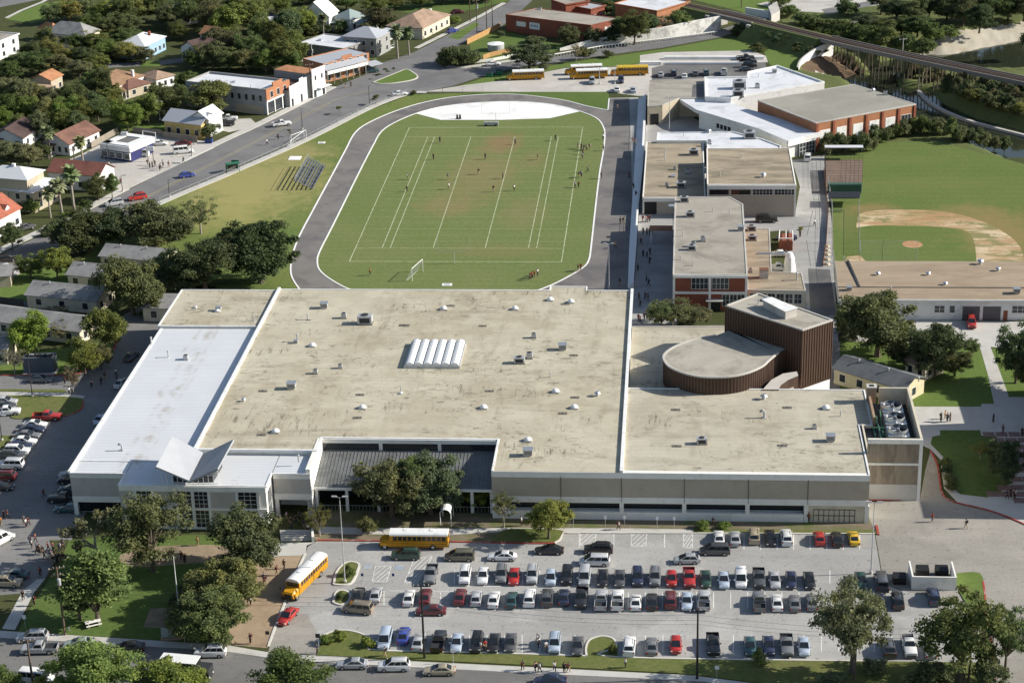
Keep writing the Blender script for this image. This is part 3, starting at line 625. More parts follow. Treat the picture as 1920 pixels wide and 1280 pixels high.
def clumps(rg, n, R, h0, h1, rc, lobes):
    """clump centres spread through a lumpy, uneven crown of overlapping lobes"""
    out = []; rad = []; hh_ = h1-h0
    L = [(i*2.4+rg.uniform(-.5, .5), rg.uniform(.3, .62)*R*(1 if i else .2), rg.uniform(.22, .62) if i else .66, rg.uniform(.36, .54)*R) for i in range(lobes)]
    while len(out) < n:
        th, rr, hh, lr = L[rg.integers(lobes)]
        d = rg.normal(size=3); d /= np.linalg.norm(d); q = rg.uniform(.3, 1.)**.5
        x = rr*math.cos(th)+d[0]*lr*q; y = rr*math.sin(th)+d[1]*lr*q; z = h0+hh_*hh+d[2]*q*min(lr, hh_*.5)*.85
        if x*x+y*y > R*R*1.05 or z < h0 or z > h1: continue
        out.append((x, y, z)); rad.append(rc*rg.uniform(.65, 1.35))
    return out, rad
def limb_mesh(name, rg, targets, th, r0, m, lean=(0, 0)):
    mb = MB(); top = Vector((lean[0], lean[1], th))
    mb.tube((0, 0, -.1), (lean[0]*.4, lean[1]*.4, th*.5), r0*1.25, r0*.95, 8); mb.tube((lean[0]*.4, lean[1]*.4, th*.5), top, r0*.95, r0*.75, 8)
    for t in targets:
        t = Vector(t); mid = top+(t-top)*.5+Vector((0, 0, .12*(t-top).length))+Vector(rg.normal(size=3))*.18
        mb.tube(top, mid, r0*.5, r0*.3, 5); mb.tube(mid, t, r0*.3, r0*.07, 5)
    return mb.mesh(name, m)
TREE = {}
def tree_proto(kind, v, R, th, H, n, per, leaf, rc, lobes, bark, seed, limbs=9, r0=.3, lean=(0, 0)):
    rg = np.random.default_rng(seed); cent, rad = clumps(rg, n, R, th, H, rc, lobes)
    cr = leaves_mesh(kind+'_crown', cent, rad, per, leaf, seed+1)
    tg = [cent[i] for i in rg.choice(len(cent), min(limbs, len(cent)), False)]
    TREE.setdefault(kind, []).append(([('trunk', limb_mesh(kind+'_trunk', rg, tg, th, r0, bark, lean), []), ('crown', cr, [])], R*2, H+rc*.6))
for i in range(4): tree_proto('oak', i, 4.5, 1.4, 7.4, 160, 190, .14, .80, 10+i, BARK, 100+i, 10, .30)
for i in range(4): tree_proto('elm', i, 4.5, 1.6, 8.8, 115, 175, .14, .85, 11+i, BARK, 200+i, 14, .26)
for i in range(3): tree_proto('loose', i, 4.5, 2.0, 8.8, 78, 150, .135, .82, 13+i, BARK, 700+i, 22, .26)
for i in range(3): tree_proto('sparse', i, 4.5, 2.4, 8.2, 60, 80, .13, .75, 10, BARKP, 300+i, 24, .22)
for i in range(2): tree_proto('upright', i, 2.6, .9, 9., 110, 150, .135, .74, 10, BARK, 400+i, 9, .2)
for i in range(3): tree_proto('shrub', i, 1.6, .12, 2.2, 44, 120, .09, .42, 8, BARK, 500+i, 5, .07)
for i in range(2): tree_proto('sapling', i, 1.2, 1.3, 3.6, 24, 70, .12, .36, 5, BARK, 600+i, 6, .05)
def bare_tree():
    rg = np.random.default_rng(5); mb = MB()
    def br(p, d, l, r, k):
        q = p+d*l; mb.tube(p, q, r, r*.68, 5)
        if k == 0: ends.append(tuple(q)); return
        for _ in range(3 if k > 1 else 4):
            nd = (d+Vector(rg.normal(size=3))*.55); nd.z = abs(nd.z)*.8+.12; br(q, nd.normalized(), l*rg.uniform(.55, .85), r*.62, k-1)
    ends = []; br(Vector((0, 0, -.1)), Vector((.05, 0, 1)), 2.6, .28, 4)
    tr = mb.mesh('bare_tree_trunk', BARKP); k = [e for e in ends if rg.random() < .16]
    return tr, leaves_mesh('bare_tree_crown', k, [.75]*len(k), 26, .24, 9)
_bt = bare_tree(); TREE['bare'] = [([('trunk', _bt[0], []), ('crown', _bt[1], [])], 9., 8.5)]
PALMF = paint_mat('palm_frond', .7, .1, .25)
def palm(seed):
    rg = np.random.default_rng(seed); t = MB(); H = 8.
    for k in range(5): t.cyl(.06*k, 0, H*k/5-.1*(k == 0), H*(k+1)/5, .34-.025*k, .32-.025*k, 8)
    c = MB()
    for i in range(64):
        az = rg.uniform(0, 6.28); el = rg.uniform(-.9, 1.25); L = rg.uniform(2.1, 2.9); p0 = Vector((.3, 0, H)); pts = []
        for s in range(5):
            u = s/4; e = el-1.1*u*u; pts.append(p0.copy()); p0 = p0+Vector((math.cos(az)*math.cos(e), math.sin(az)*math.cos(e), math.sin(e)))*(L/4)
        sd_ = Vector((-math.sin(az), math.cos(az), 0)); wd = [.12, .5, .66, .5, .1]
        for s in range(4):
            for sg in (-1, 1):
                a, b_ = pts[s], pts[s+1]; dn = Vector((0, 0, -.22))
                c.face([a, b_, b_+sd_*sg*wd[s+1]+dn*wd[s+1], a+sd_*sg*wd[s]+dn*wd[s]])
    sk = MB()
    for i in range(26):
        az = rg.uniform(0, 6.28); L = rg.uniform(1., 2.2); p = Vector((.3+.25*math.cos(az), .25*math.sin(az), H-.1)); q = p+Vector((.45*math.cos(az), .45*math.sin(az), -L)); sd_ = Vector((-math.sin(az), math.cos(az), 0))*.3
        sk.face([p-sd_*.4, p+sd_*.4, q+sd_, q-sd_])
    return [('trunk', t.mesh('palm_trunk', BARKP), []), ('crown', c.mesh('palm_crown', PALMF), []), ('dead_fronds', sk.mesh('palm_skirt', mat('dry_frond', (.27, .21, .12), .2, 2., .9)), [])]
TREE['palm'] = [(palm(1), 4., 9.6), (palm(2), 4., 9.6)]
GREEN = {'oak': (.135, .165, .072), 'elm': (.165, .205, .065), 'lime': (.225, .28, .066), 'gold': (.225, .235, .072), 'olive': (.19, .205, .095), 'dull': (.17, .185, .09), 'deep': (.105, .132, .062), 'brown': (.22, .18, .10), 'palm': (.16, .195, .085), 'mid': (.15, .185, .064), 'grey': (.25, .23, .19)}
def tree(px, py, top, wpx, kind, hue, label, cat='tree', name=None, group=None, z=0.):
    """stands at pixel (px,py), reaches row top, crown wpx pixels across"""
    p = P(px, py, z); h = max(.6, hz(px, py, top)-z*.0); W = wpx/ppm(py)*1.12
    pr, w0, h0 = RND.choice(TREE[kind]); s = W/w0; sz = h/h0
    if kind == 'palm': s = sz = h/h0
    c = GREEN[hue]; j = RND.uniform(.75, 1.25); c = (c[0]*j*RND.uniform(.85, 1.15), c[1]*j, c[2]*j*RND.uniform(.85, 1.15))
    nm = name or {'shrub': 'shrub', 'palm': 'palm_tree', 'sapling': 'young_tree', 'bare': 'bare_tree'}.get(kind, 'tree')
    return inst(pr, nm, label, cat, (p.x, p.y, p.z), RND.uniform(0, 6.28), (s, s*RND.uniform(.92, 1.08), sz), group, {'crown': c})

# ---- vehicles
def car_proto(kind):
    parts = []
    D = dict(sedan=(4.75, .88, 1.43), coupe=(4.5, .88, 1.30), suv=(4.75, .93, 1.78), bigsuv=(5.3, .99, 1.92), van=(4.95, .97, 1.76), bigvan=(5.5, 1.0, 2.1), hatch=(4.2, .86, 1.5), pickup=(5.5, .97, 1.82), cruiser=(4.3, .88, 1.6))[kind]
    L, hw, H = D; f = L/2; wl = dict(pickup=.42, bigsuv=.39).get(kind, .335); gz = .2 if wl < .35 else .3
    belt = dict(sedan=.92, coupe=.86, suv=1.1, bigsuv=1.2, van=1.02, bigvan=1.15, hatch=.92, pickup=1.18, cruiser=.98)[kind]
    # (x, halfwidth factor, top height) rear to front
    if kind in ('sedan', 'coupe', 'cruiser'): st = [(-f, .86, belt-.30), (-f+.1, .93, belt-.06), (-f+.55, .98, belt), (-1.2, 1, belt), (.7, 1, belt-.02), (1.3, .99, belt-.08), (f-.5, .95, belt-.16), (f-.12, .88, belt-.24), (f, .78, belt-.38)]
    elif kind == 'pickup': st = [(-f, .95, .72), (-f+.05, .97, .74), (-.62, .99, .74), (-.6, 1, belt), (1.0, 1, belt), (1.3, .99, belt-.03), (f-.35, .96, belt-.1), (f-.08, .93, belt-.18), (f, .88, belt-.36)]
    elif kind in ('van', 'bigvan'): st = [(-f, .95, belt-.05), (-f+.12, .98, belt), (0, 1, belt), (1.2, 1, belt-.03), (f-.65, .95, belt-.12), (f-.15, .86, belt-.26), (f, .74, belt-.42)]
    else: st = [(-f, .94, belt-.05), (-f+.12, .97, belt), (0, 1, belt), (1.0, 1, belt-.02), (f-.45, .96, belt-.08), (f-.1, .91, belt-.16), (f, .82, belt-.36)]
    mb = MB(); rings = []
    for x, k, zt in st:
        w_ = hw*k; zb = gz; zm = zb+(zt-zb)*.55
        sec = [(-w_*.9, zb), (-w_, zb+.12), (-w_*1.005, zm), (-w_*.965, zt-.07), (-w_*.86, zt), (w_*.86, zt), (w_*.965, zt-.07), (w_*1.005, zm), (w_, zb+.12), (w_*.9, zb)]
        n = len(mb.v); mb.v += [(x, y, z) for y, z in sec]; rings.append(n)
    m_ = 10
    for a, b_ in zip(rings, rings[1:]):
        for i in range(m_): j = (i+1) % m_; mb.f.append((a+i, a+j, b_+j, b_+i)); mb.m.append(0)
    mb.f.append(tuple(rings[0]+i for i in reversed(range(m_)))); mb.m.append(0); mb.f.append(tuple(rings[-1]+i for i in range(m_))); mb.m.append(0)
    # cabin: base (rear,front) and roof (rear,front)
    cb = dict(sedan=(-1.95, 1.2, -1.05, .12), coupe=(-1.95, 1.1, -.85, .0), suv=(-f+.1, 1.3, -f+.5, .36), bigsuv=(-f+.08, 1.1, -f+.32, .5), van=(-f+.08, 1.75, -f+.35, .62), bigvan=(-f+.05, 1.75, -f+.12, 1.1), hatch=(-f+.15, 1.3, -f+.8, .2), pickup=(-.72, 1.1, -.55, .5), cruiser=(-f+.3, .95, -f+1., .3))[kind]
    wb, wr = hw*.9, hw*.72 if kind not in ('bigvan', 'van', 'bigsuv') else hw*.78; z0 = belt-.03; z1 = H-.07
    B = [(cb[0], -wb, z0), (cb[1], -wb, z0), (cb[1], wb, z0), (cb[0], wb, z0)]
    T = [(cb[2], -wr, z1), (cb[3], -wr, z1), (cb[3], wr, z1), (cb[2], wr, z1)]
    T2 = [(cb[2]+.08, -wr+.09, H), (cb[3]-.1, -wr+.09, H), (cb[3]-.1, wr-.09, H), (cb[2]+.08, wr-.09, H)]
    for i in range(4):
        j = (i+1) % 4; mb.face([B[i], B[j], T[j], T[i]]); mb.face([T[i], T[j], T2[j], T2[i]])
    mb.face(T2)
    if kind == 'pickup':
        for s in (-1, 1):
            q = [(-f+.02, s*hw*.99), (-.7, s*hw*.99), (-.7, s*(hw-.1)), (-f+.02, s*(hw-.1))]; mb.prism(q, .6, belt-.04)
        mb.prism([(-f-.01, -hw*.95), (-f+.08, -hw*.95), (-f+.08, hw*.95), (-f-.01, hw*.95)], .6, belt-.06)
    if kind in ('suv', 'bigsuv'):
        for s in (-1, 1): mb.box((-.6, s*(wr-.12), H), (1.7, .05, .06))
    for s in (-1, 1): mb.box((cb[1]-.3, s*(hw+.08), belt-.02), (.12, .2, .15))
    body = mb.mesh(kind+'_body', PAINT); bm = bmesh.new(); bm.from_mesh(body); bmesh.ops.remove_doubles(bm, verts=bm.verts, dist=.001)
    bmesh.ops.bevel(bm, geom=[e for e in bm.edges if len(e.link_faces) == 2 and e.calc_face_angle(0) > .5 and e.calc_length() > .3], offset=.045, segments=2, affect='EDGES', clamp_overlap=True); bm.to_mesh(body); bm.free(); body.polygons.foreach_set('use_smooth', [True]*len(body.polygons)); body.set_sharp_from_angle(angle=.7)
    def pane(nm, q, u0, u1, v0, v1, m__=GLASS, off=.015):
        q = [Vector(x) for x in q]; pt = lambda u, v: (q[0]*(1-u)+q[1]*u)*(1-v)+(q[3]*(1-u)+q[2]*u)*v
        n_ = (q[1]-q[0]).cross(q[3]-q[0]).normalized()*off
        return MB().face([pt(u0, v0)+n_, pt(u1, v0)+n_, pt(u1, v1)+n_, pt(u0, v1)+n_])
    parts.append(('windscreen', pane('w', [B[1], B[2], T[2], T[1]], .05, .95, .08, .98).mesh(kind+'_windscreen', GLASS), []))
    if kind != 'bigvan': parts.append(('rear_window', pane('w', [B[3], B[0], T[0], T[3]], .08, .92, .18, .94).mesh(kind+'_rear_window', GLASS), []))
    else: parts.append(('rear_window', pane('w', [B[3], B[0], T[0], T[3]], .1, .9, .35, .9).mesh(kind+'_rear_window', GLASS), []))
    segs = {'sedan': ((.1, .5), (.53, .9)), 'coupe': ((.2, .86),), 'pickup': ((.12, .86),), 'cruiser': ((.1, .48), (.52, .9)), 'hatch': ((.08, .48), (.52, .92))}.get(kind, ((.03, .32), (.35, .63), (.66, .93)))
    for q in ([B[0], B[1], T[1], T[0]], [B[2], B[3], T[3], T[2]]):
        for u0, u1 in segs:
            if q[0] is B[2]: u0, u1 = 1-u1, 1-u0
            parts.append(('side_window', pane('w', q, u0, u1, .14, .9).mesh(kind+'_side_window', GLASS), []))
    wx = (f-.95, -f+(1.15 if kind in ('pickup', 'bigsuv') else .95))
    for x in wx:
        for s in (-1, 1):
            a = MB().tube((x, s*(hw-.2), wl), (x, s*(hw+.02), wl), wl, wl, 14); r_ = MB().tube((x, s*(hw+.021), wl), (x, s*(hw+.03), wl), wl*.6, wl*.55, 10)
            parts.append(('wheel', a.mesh(kind+'_wheel', RUB), [('rim', r_.mesh(kind+'_rim', RIM), [])]))
    for s in (-1, 1):
        zf = st[-2][2]-.12; w_ = hw*st[-2][1]
        parts.append(('headlight', MB().box((f-.09, s*w_*.78, zf-.1), (.16, .32, .15)).mesh(kind+'_headlight', LAMP_W), []))
        zr = st[1][2]-.2 if kind != 'pickup' else .8
        parts.append(('taillight', MB().box((-f+.03, s*hw*.82, zr-.12), (.1, .22, .24)).mesh(kind+'_taillight', LAMP_R), []))
    parts.append(('bumper', MB().box((f-.03, 0, gz+.08), (.14, hw*1.5, .2)).mesh(kind+'_bumper', DARKM if kind in ('pickup', 'suv') else PAINT), []))
    if kind == 'pickup':
        parts.append(('cargo_bed', MB().face([(-f+.08, -hw+.1, .765), (-.75, -hw+.1, .765), (-.75, hw-.1, .765), (-f+.08, hw-.1, .765)]).mesh('pickup_bed', DARKM), []))
    return [('body', body, [])]+parts
CARS = {k_: car_proto(k_) for k_ in ('sedan', 'coupe', 'suv', 'bigsuv', 'van', 'bigvan', 'hatch', 'pickup', 'cruiser')}
CCOL = dict(white=(.74, .74, .73), silver=(.42, .43, .44), grey=(.17, .175, .18), black=(.012, .012, .014), red=(.42, .022, .018), maroon=(.13, .014, .018), navy=(.018, .026, .065), blue=(.03, .06, .30),
            green=(.02, .06, .04), tan=(.40, .34, .24), yellow=(.72, .46, .02), teal=(.03, .085, .09), paleblue=(.40, .47, .56), palegreen=(.34, .40, .35), olive=(.15, .14, .095), bronze=(.26, .22, .16), darkgrey=(.065, .068, .072))
CNAME = dict(paleblue='pale blue', palegreen='pale green', darkgrey='dark grey', navy='dark blue', olive='olive brown')
CKIND = dict(sedan='sedan', coupe='coupe', suv='SUV', bigsuv='large SUV', van='minivan', bigvan='passenger van', hatch='hatchback', pickup='pickup truck', cruiser='retro hatchback')
def car(px, py, kind, colr, ang, label, group, z=0.):
    p = P(px, py, z+.02); c = CCOL[colr]; j = RND.uniform(.94, 1.06)
    nm = dict(van='minivan', bigvan='passenger_van', pickup='pickup_truck').get(kind, 'parked_car')
    return inst(CARS[kind], nm, label, {'pickup': 'pickup truck', 'van': 'minivan', 'bigvan': 'van'}.get(kind, 'car'), (p.x, p.y, p.z), math.radians(ang), (1, 1, 1), group, {'body': tuple(x*j for x in c), 'bumper': tuple(x*j*.8 for x in c)})
YEL = mat('bus_yellow', (.62, .29, .012), .08, .8, .4, stain=(.5, .24, .02), stain_amt=.35, stain_scale=.5)
BROOF = mat('bus_roof_white', (.76, .76, .74), .05, .8, .5, stain=(.6, .59, .56), stain_amt=.36, stain_scale=.6)
BROOFY = mat('bus_roof_yellow', (.62, .42, .05), .06, .8, .5)
BLK = mat('black_trim', (.02, .02, .02), .2, 1., .5)
def bus_proto(roofm, nm):
    pr = []; hw = 1.22; x0, x1 = -5.7, 3.9; b = MB()
    b.prism([(x0, -hw), (x1, -hw), (x1, hw), (x0, hw)], .55, 2.55, True, 0, True)
    n = len(b.v)                                                         # hood, loft
    sec = lambda x, w_, zt: [(x, -w_, .5), (x, -w_, zt-.25), (x, -w_*.8, zt), (x, w_*.8, zt), (x, w_, zt-.25), (x, w_, .5)]
    for x, w_, zt in ((3.88, 1.12, 1.75), (4.6, 1.08, 1.66), (5.35, 1.0, 1.52), (5.6, .9, 1.25)): b.v += sec(x, w_, zt)
    for r_ in range(3):
        for i in range(6):
            j = (i+1) % 6; b.f.append((n+r_*6+i, n+r_*6+j, n+r_*6+6+j, n+r_*6+6+i)); b.m.append(0)
    b.f.append(tuple(n+18+i for i in range(6))); b.m.append(0)
    for s in (-1, 1): b.box((4.75, s*1.1, .75), (1.15, .3, .5))
    pr.append(('body', b.mesh(nm+'_body', YEL), []))
    r = MB(); n = 9; prof = [(hw*math.cos(math.pi*i/(n-1)), 2.55+.52*math.sin(math.pi*i/(n-1))**.8) for i in range(n)]
    for i in range(n-1):
        (y0, z0), (y1, z1) = prof[i], prof[i+1]; r.face([(x0, y0, z0), (x1, y0, z0), (x1, y1, z1), (x0, y1, z1)])
    r.face([(x1, y, z) for y, z in prof]); r.face([(x0, y, z) for y, z in prof[::-1]])
    pr.append(('roof', r.mesh(nm+'_roof', roofm), [('roof_hatch', MB().box((-3, 0, 3.05), (.7, .7, .09)).box((1.3, 0, 3.05), (.7, .7, .09)).mesh(nm+'_hatch', roofm), [])]))
    for s in (-1, 1):
        for i in range(11):
            xa = -5.35+i*.8; y = s*(hw+.012); q = [(xa, y, 1.72), (xa+.66, y, 1.72), (xa+.66, y, 2.42), (xa, y, 2.42)]
            pr.append(('window', MB().face(q if s < 0 else q[::-1]).mesh(nm+'_window', GLASSB), []))
        rr = MB()
        for z_ in (.72, 1.12, 1.55): rr.box((-.9, s*(hw+.015), z_), (9.55, .03, .06))
        pr.append(('rub_rail', rr.mesh(nm+'_rail', BLK), []))
        pr.append(('headlight', MB().box((5.55, s*.72, .95), (.1, .3, .22)).mesh(nm+'_headlight', LAMP_W), []))
        pr.append(('taillight', MB().box((-5.7, s*.95, 1.2), (.06, .3, .3)).mesh(nm+'_taillight', LAMP_R), []))
        pr.append(('mirror', MB().tube((4.9, s*1.05, 1.5), (5.3, s*1.35, 2.), .025).box((5.3, s*1.38, 1.75), (.08, .22, .4)).mesh(nm+'_mirror', BLK), []))
    pr.append(('windscreen', MB().face([(x1+.015, -1.08, 1.8), (x1+.015, 1.08, 1.8), (x1+.015, 1.0, 2.5), (x1+.015, -1.0, 2.5)]).mesh(nm+'_windscreen', GLASSB), []))
    pr.append(('rear_window', MB().face([(x0-.015, .8, 1.7), (x0-.015, -.8, 1.7), (x0-.015, -.8, 2.4), (x0-.015, .8, 2.4)]).mesh(nm+'_rear_window', GLASSB), []))
    g_ = MB().box((5.62, 0, .75), (.05, 1.1, .5)); pr.append(('grille', g_.mesh(nm+'_grille', BLK), []))
    pr.append(('bumper', MB().box((5.68, 0, .45), (.12, 2.2, .25)).box((x0-.06, 0, .5), (.12, 2.3, .25)).mesh(nm+'_bumper', BLK), []))
    for x in (4.75, -3.2):
        for s in (-1, 1): pr.append(('wheel', MB().tube((x, s*.9, .5), (x, s*1.24, .5), .5, .5, 16).mesh(nm+'_wheel', RUB), [('rim', MB().tube((x, s*1.24, .5), (x, s*1.255, .5), .28, .25, 10).mesh(nm+'_rim', RIM), [])]))
    return pr
BUSW = bus_proto(BROOF, 'bus'); BUSY = bus_proto(BROOFY, 'yellow_bus')
def bus(px, py, ang, label, proto=None):
    p = P(px, py); return inst(proto or BUSW, 'school_bus', label, 'school bus', (p.x, p.y, .02), math.radians(ang), (1, 1, 1), 'yellow school buses')

# ---- people: one skinned body per pose, clothing as parts
def skin_mesh(name, pts, edges, rad, m, root=0, sub=1):
    me = bpy.data.meshes.new(name+'_raw'); me.from_pydata(pts, edges, []); o = bpy.data.objects.new(name, me); COL.objects.link(o)
    sk = o.modifiers.new('skin', 'SKIN'); lay = me.skin_vertices[0].data
    for i, r_ in enumerate(rad): lay[i].radius = (r_, r_) if not isinstance(r_, tuple) else r_; lay[i].use_root = (i == root)
    sb = o.modifiers.new('sub', 'SUBSURF'); sb.levels = sb.render_levels = sub
    bpy.context.view_layer.update(); ev = o.evaluated_get(bpy.context.evaluated_depsgraph_get())
    out = bpy.data.meshes.new_from_object(ev); out.name = name; out.materials.clear(); out.materials.append(m)
    out.polygons.foreach_set('use_smooth', [True]*len(out.polygons)); bpy.data.objects.remove(o); return out
SKIN = mat('skin', (.34, .20, .13), .15, 4., .6); HAIR = mat('hair_dark', (.02, .015, .012), .2, 5., .7)
def person_proto(nm, stride=0., arm=0., sit=False, carry=False):
    hipz = .92 if not sit else .48; J = {}
    J['pel'] = (0, 0, hipz); J['chest'] = (.02, 0, hipz+.38); J['neck'] = (.03, 0, hipz+.56); J['head'] = (.05, 0, hipz+.72)
    L = {}
    for s, nm_ in ((1, 'l'), (-1, 'r')):
        t = stride*s; y = .1*s
        if sit: kn = (.42, y*1.3, .48); an = (.45, y*1.3, .08); to = (.62, y*1.3, .03)
        else: kn = (.30*math.sin(t)+.03, y, hipz-.43*math.cos(t)); an = (kn[0]+.42*math.sin(t-.25*abs(stride)/(.4 if stride else 1)*(1 if s < 0 else 0)), y, .08); to = (an[0]+.17, y*1.15, .03)
        sh = (.02, .2*s, hipz+.5); a = -arm*s; el = (.02+.27*math.sin(a), .25*s, hipz+.5-.27*math.cos(a)); wr = (el[0]+.24*math.sin(a+.35), .25*s, el[2]-.24*math.cos(a+.35)); ha = (wr[0]+.08*math.sin(a+.5), .24*s, wr[2]-.09*math.cos(a+.5))
        L[nm_] = (kn, an, to, sh, el, wr, ha)
    def chain(body=True, grow=0., parts='all'):
        pts, ed, rd = [], [], []
        def add(p, r_, par=None): pts.append(p); rd.append(r_+grow); (ed.append((par, len(pts)-1)) if par is not None else None); return len(pts)-1
        return pts, ed, rd, add
    pts, ed, rd, add = chain()
    pe = add(J['pel'], .13); ch = add(J['chest'], .145, pe); ne = add(J['neck'], .06, ch); hd = add(J['head'], .085, ne); add((J['head'][0], 0, J['head'][2]+.09), .075, hd)
    add((J['head'][0]+.1, 0, J['head'][2]-.02), .03, hd)
    for k in 'lr':
        kn, an, to, sh, el, wr, ha = L[k]; s = 1 if k == 'l' else -1
        hp = add((0, .095*s, hipz-.05), .1, pe); q = add(kn, .062, hp); q = add(an, .045, q); add(to, .035, q)
        q = add(sh, .06, ch); q = add(el, .045, q); q = add(wr, .035, q); h_ = add(ha, .03, q)
        for f_ in range(3): add((ha[0]+.05*math.sin(.4), ha[1]+(f_-1)*.025, ha[2]-.07-.01*(f_ == 1)), .011, h_)
        add((ha[0]+.04, ha[1]-.03*s, ha[2]-.02), .012, h_)
    body = skin_mesh(nm+'_body', pts, ed, rd, SKIN)
    pts, ed, rd, add = chain(grow=.022); pe = add((0, 0, hipz+.02), .135); ch = add(J['chest'], .15, pe); ne = add((.03, 0, hipz+.5), .07, ch)
    for k in 'lr':
        sh, el = L[k][3], L[k][4]; q = add(sh, .062, ch); add(tuple(a+(b_-a)*.75 for a, b_ in zip(sh, el)), .055, q)
    shirt = skin_mesh(nm+'_shirt', pts, ed, rd, CLOTH)
    pts, ed, rd, add = chain(grow=.02); pe = add((0, 0, hipz), .13)
    for k in 'lr':
        s = 1 if k == 'l' else -1; kn, an = L[k][0], L[k][1]; hp = add((0, .095*s, hipz-.07), .105, pe); q = add(kn, .068, hp); add((an[0], an[1], an[2]+.05), .055, q)
    tro = skin_mesh(nm+'_trousers', pts, ed, rd, CLOTH)
    h = J['head']; hair = MB().dome(h[0]-.02, 0, h[2]+.02, .115, .14, 10, 3).mesh(nm+'_hair', HAIR, True)
    pr = [('body', body, []), ('shirt', shirt, []), ('trousers', tro, []), ('hair', hair, [])]
    if carry: pr.append(('backpack', MB().box((-.22, 0, hipz+.12), (.18, .3, .42)).mesh(nm+'_pack', CLOTH), []))
    return pr
POSES = {'walking': person_proto('walker', .42, .5), 'striding': person_proto('strider', -.5, -.55, carry=True), 'standing': person_proto('stander', .06, .1), 'sitting': person_proto('sitter', 0, -.9, True), 'waiting': person_proto('waiter', -.05, .35, carry=True)}
SHIRT = dict(w=('white', (.72, .72, .70)), k=('black', (.018, .018, .02)), r=('red', (.42, .03, .03)), n=('dark blue', (.02, .03, .085)), m=('maroon', (.17, .03, .05)), o=('orange', (.62, .22, .03)), g=('grey', (.24, .24, .25)), y=('yellow', (.66, .48, .06)), p=('pink', (.6, .26, .3)), t=('tan', (.42, .34, .22)))
TROU = dict(k=('black', (.02, .02, .022)), t=('khaki', (.36, .29, .18)), n=('navy', (.025, .032, .06)), w=('white', (.62, .62, .6)), g=('grey', (.16, .16, .16)))
def person(px, py, code, where, group, z=0.02, pose=None, rz=None):
    p = P(px, py, z); pz = pose or RND.choice(('walking', 'striding', 'standing', 'waiting')); s, t = SHIRT[code[0]], TROU[code[1] if len(code) > 1 else RND.choice('kktn')]
    lab = '%s person in %s top and %s trousers %s' % (pz, s[0], t[0], where)
    k = RND.uniform(.97, 1.06)
    return inst(POSES[pz], 'person', lab, 'person', (p.x, p.y, z), RND.uniform(0, 6.28) if rz is None else math.radians(rz), (k, k, k), group, {'shirt': s[1], 'trousers': t[1], 'backpack': RND.choice(((.02, .02, .03), (.05, .05, .09), (.15, .03, .03)))})

# ---- street furniture and roof plant
def lamp_pole(px, py, top, label, arms=2, m=None, length=.55):
    p = P(px, py); h = hz(px, py, top); r = thing('lamp_post', label, 'lamp post', (p.x, p.y, 0)); m = m or GALV
    MB().cyl(0, 0, 0, .5, .28, .26, 12).obj('base', CONC, r); MB().cyl(0, 0, .5, h-.15, .11, .06, 8).obj('pole', m, r)
    for k in range(arms):
        a = math.pi*k if arms <= 2 else 2*math.pi*k/arms; c, s = math.cos(a), math.sin(a)
        MB().tube((0, 0, h-.3), (c*length, s*length, h-.05), .045).obj('arm', m, r)
        hd = MB().box((c*(length+.3), s*(length+.3), h-.12), (.8, .36, .16), a).obj('lamp_head', GALV, r)
        MB().box((c*(length+.3), s*(length+.3), h-.145), (.6, .28, .02), a).obj('lens', LAMP_W, hd)
    return r
def utility_pole(px, py, top, label, cross=2, transf=True, rz=0., m=None, z=0.):
    p = P(px, py, z); h = hz(px, py, top); r = thing('utility_pole', label, 'utility pole', (p.x, p.y, z), rz); m = m or WOODP
    MB().cyl(0, 0, -.1, h, .19, .12, 8).obj('pole', m, r)
    for k in range(cross):
        z = h-.45-k*1.1; c = MB().box((0, .17, z), (2.5 if k == 0 else 1.9, .13, .14)).obj('crossarm', m, r)
        for x in (-1.1, -.45, .45, 1.1):
            if abs(x) < (1.2 if k == 0 else .95): MB().cyl(x, .17, z+.14, z+.36, .05, .035, 6).obj('insulator', LAMP_W, c)
    if transf: MB().cyl(.1, -.42, h-2.9, h-1.9, .27, .27, 12).cyl(.1, -.42, h-1.9, h-1.8, .29, .2, 12).obj('transformer', GALV, r)
    return r
def wire(a, b, sag, label, name='power_line'):
    a = Vector(a); b = Vector(b); mb = MB(); pts = [a+(b-a)*t+Vector((0, 0, -sag*4*t*(1-t))) for t in [i/10 for i in range(11)]]
    for u, v in zip(pts, pts[1:]): mb.tube(u, v, .016, .016, 4)
    return tag(mb.obj(name, DARKM), label, 'power line', 'power lines along the street')
def sign_post(px, py, top, label, m=None, rz=0., size=(.6, .75)):
    p = P(px, py); h = hz(px, py, top); r = thing('road_sign', label, 'sign', (p.x, p.y, 0), rz)
    MB().cyl(0, 0, 0, h, .035, .035, 6).obj('post', GALV, r); MB().box((0, -.05, h-size[1]), (size[0], .03, size[1])).obj('sign_panel', m or WHITE, r); return r
DOMEM = mat('skylight_acrylic', (.80, .80, .78), .04, 2., .25, spec=.6)
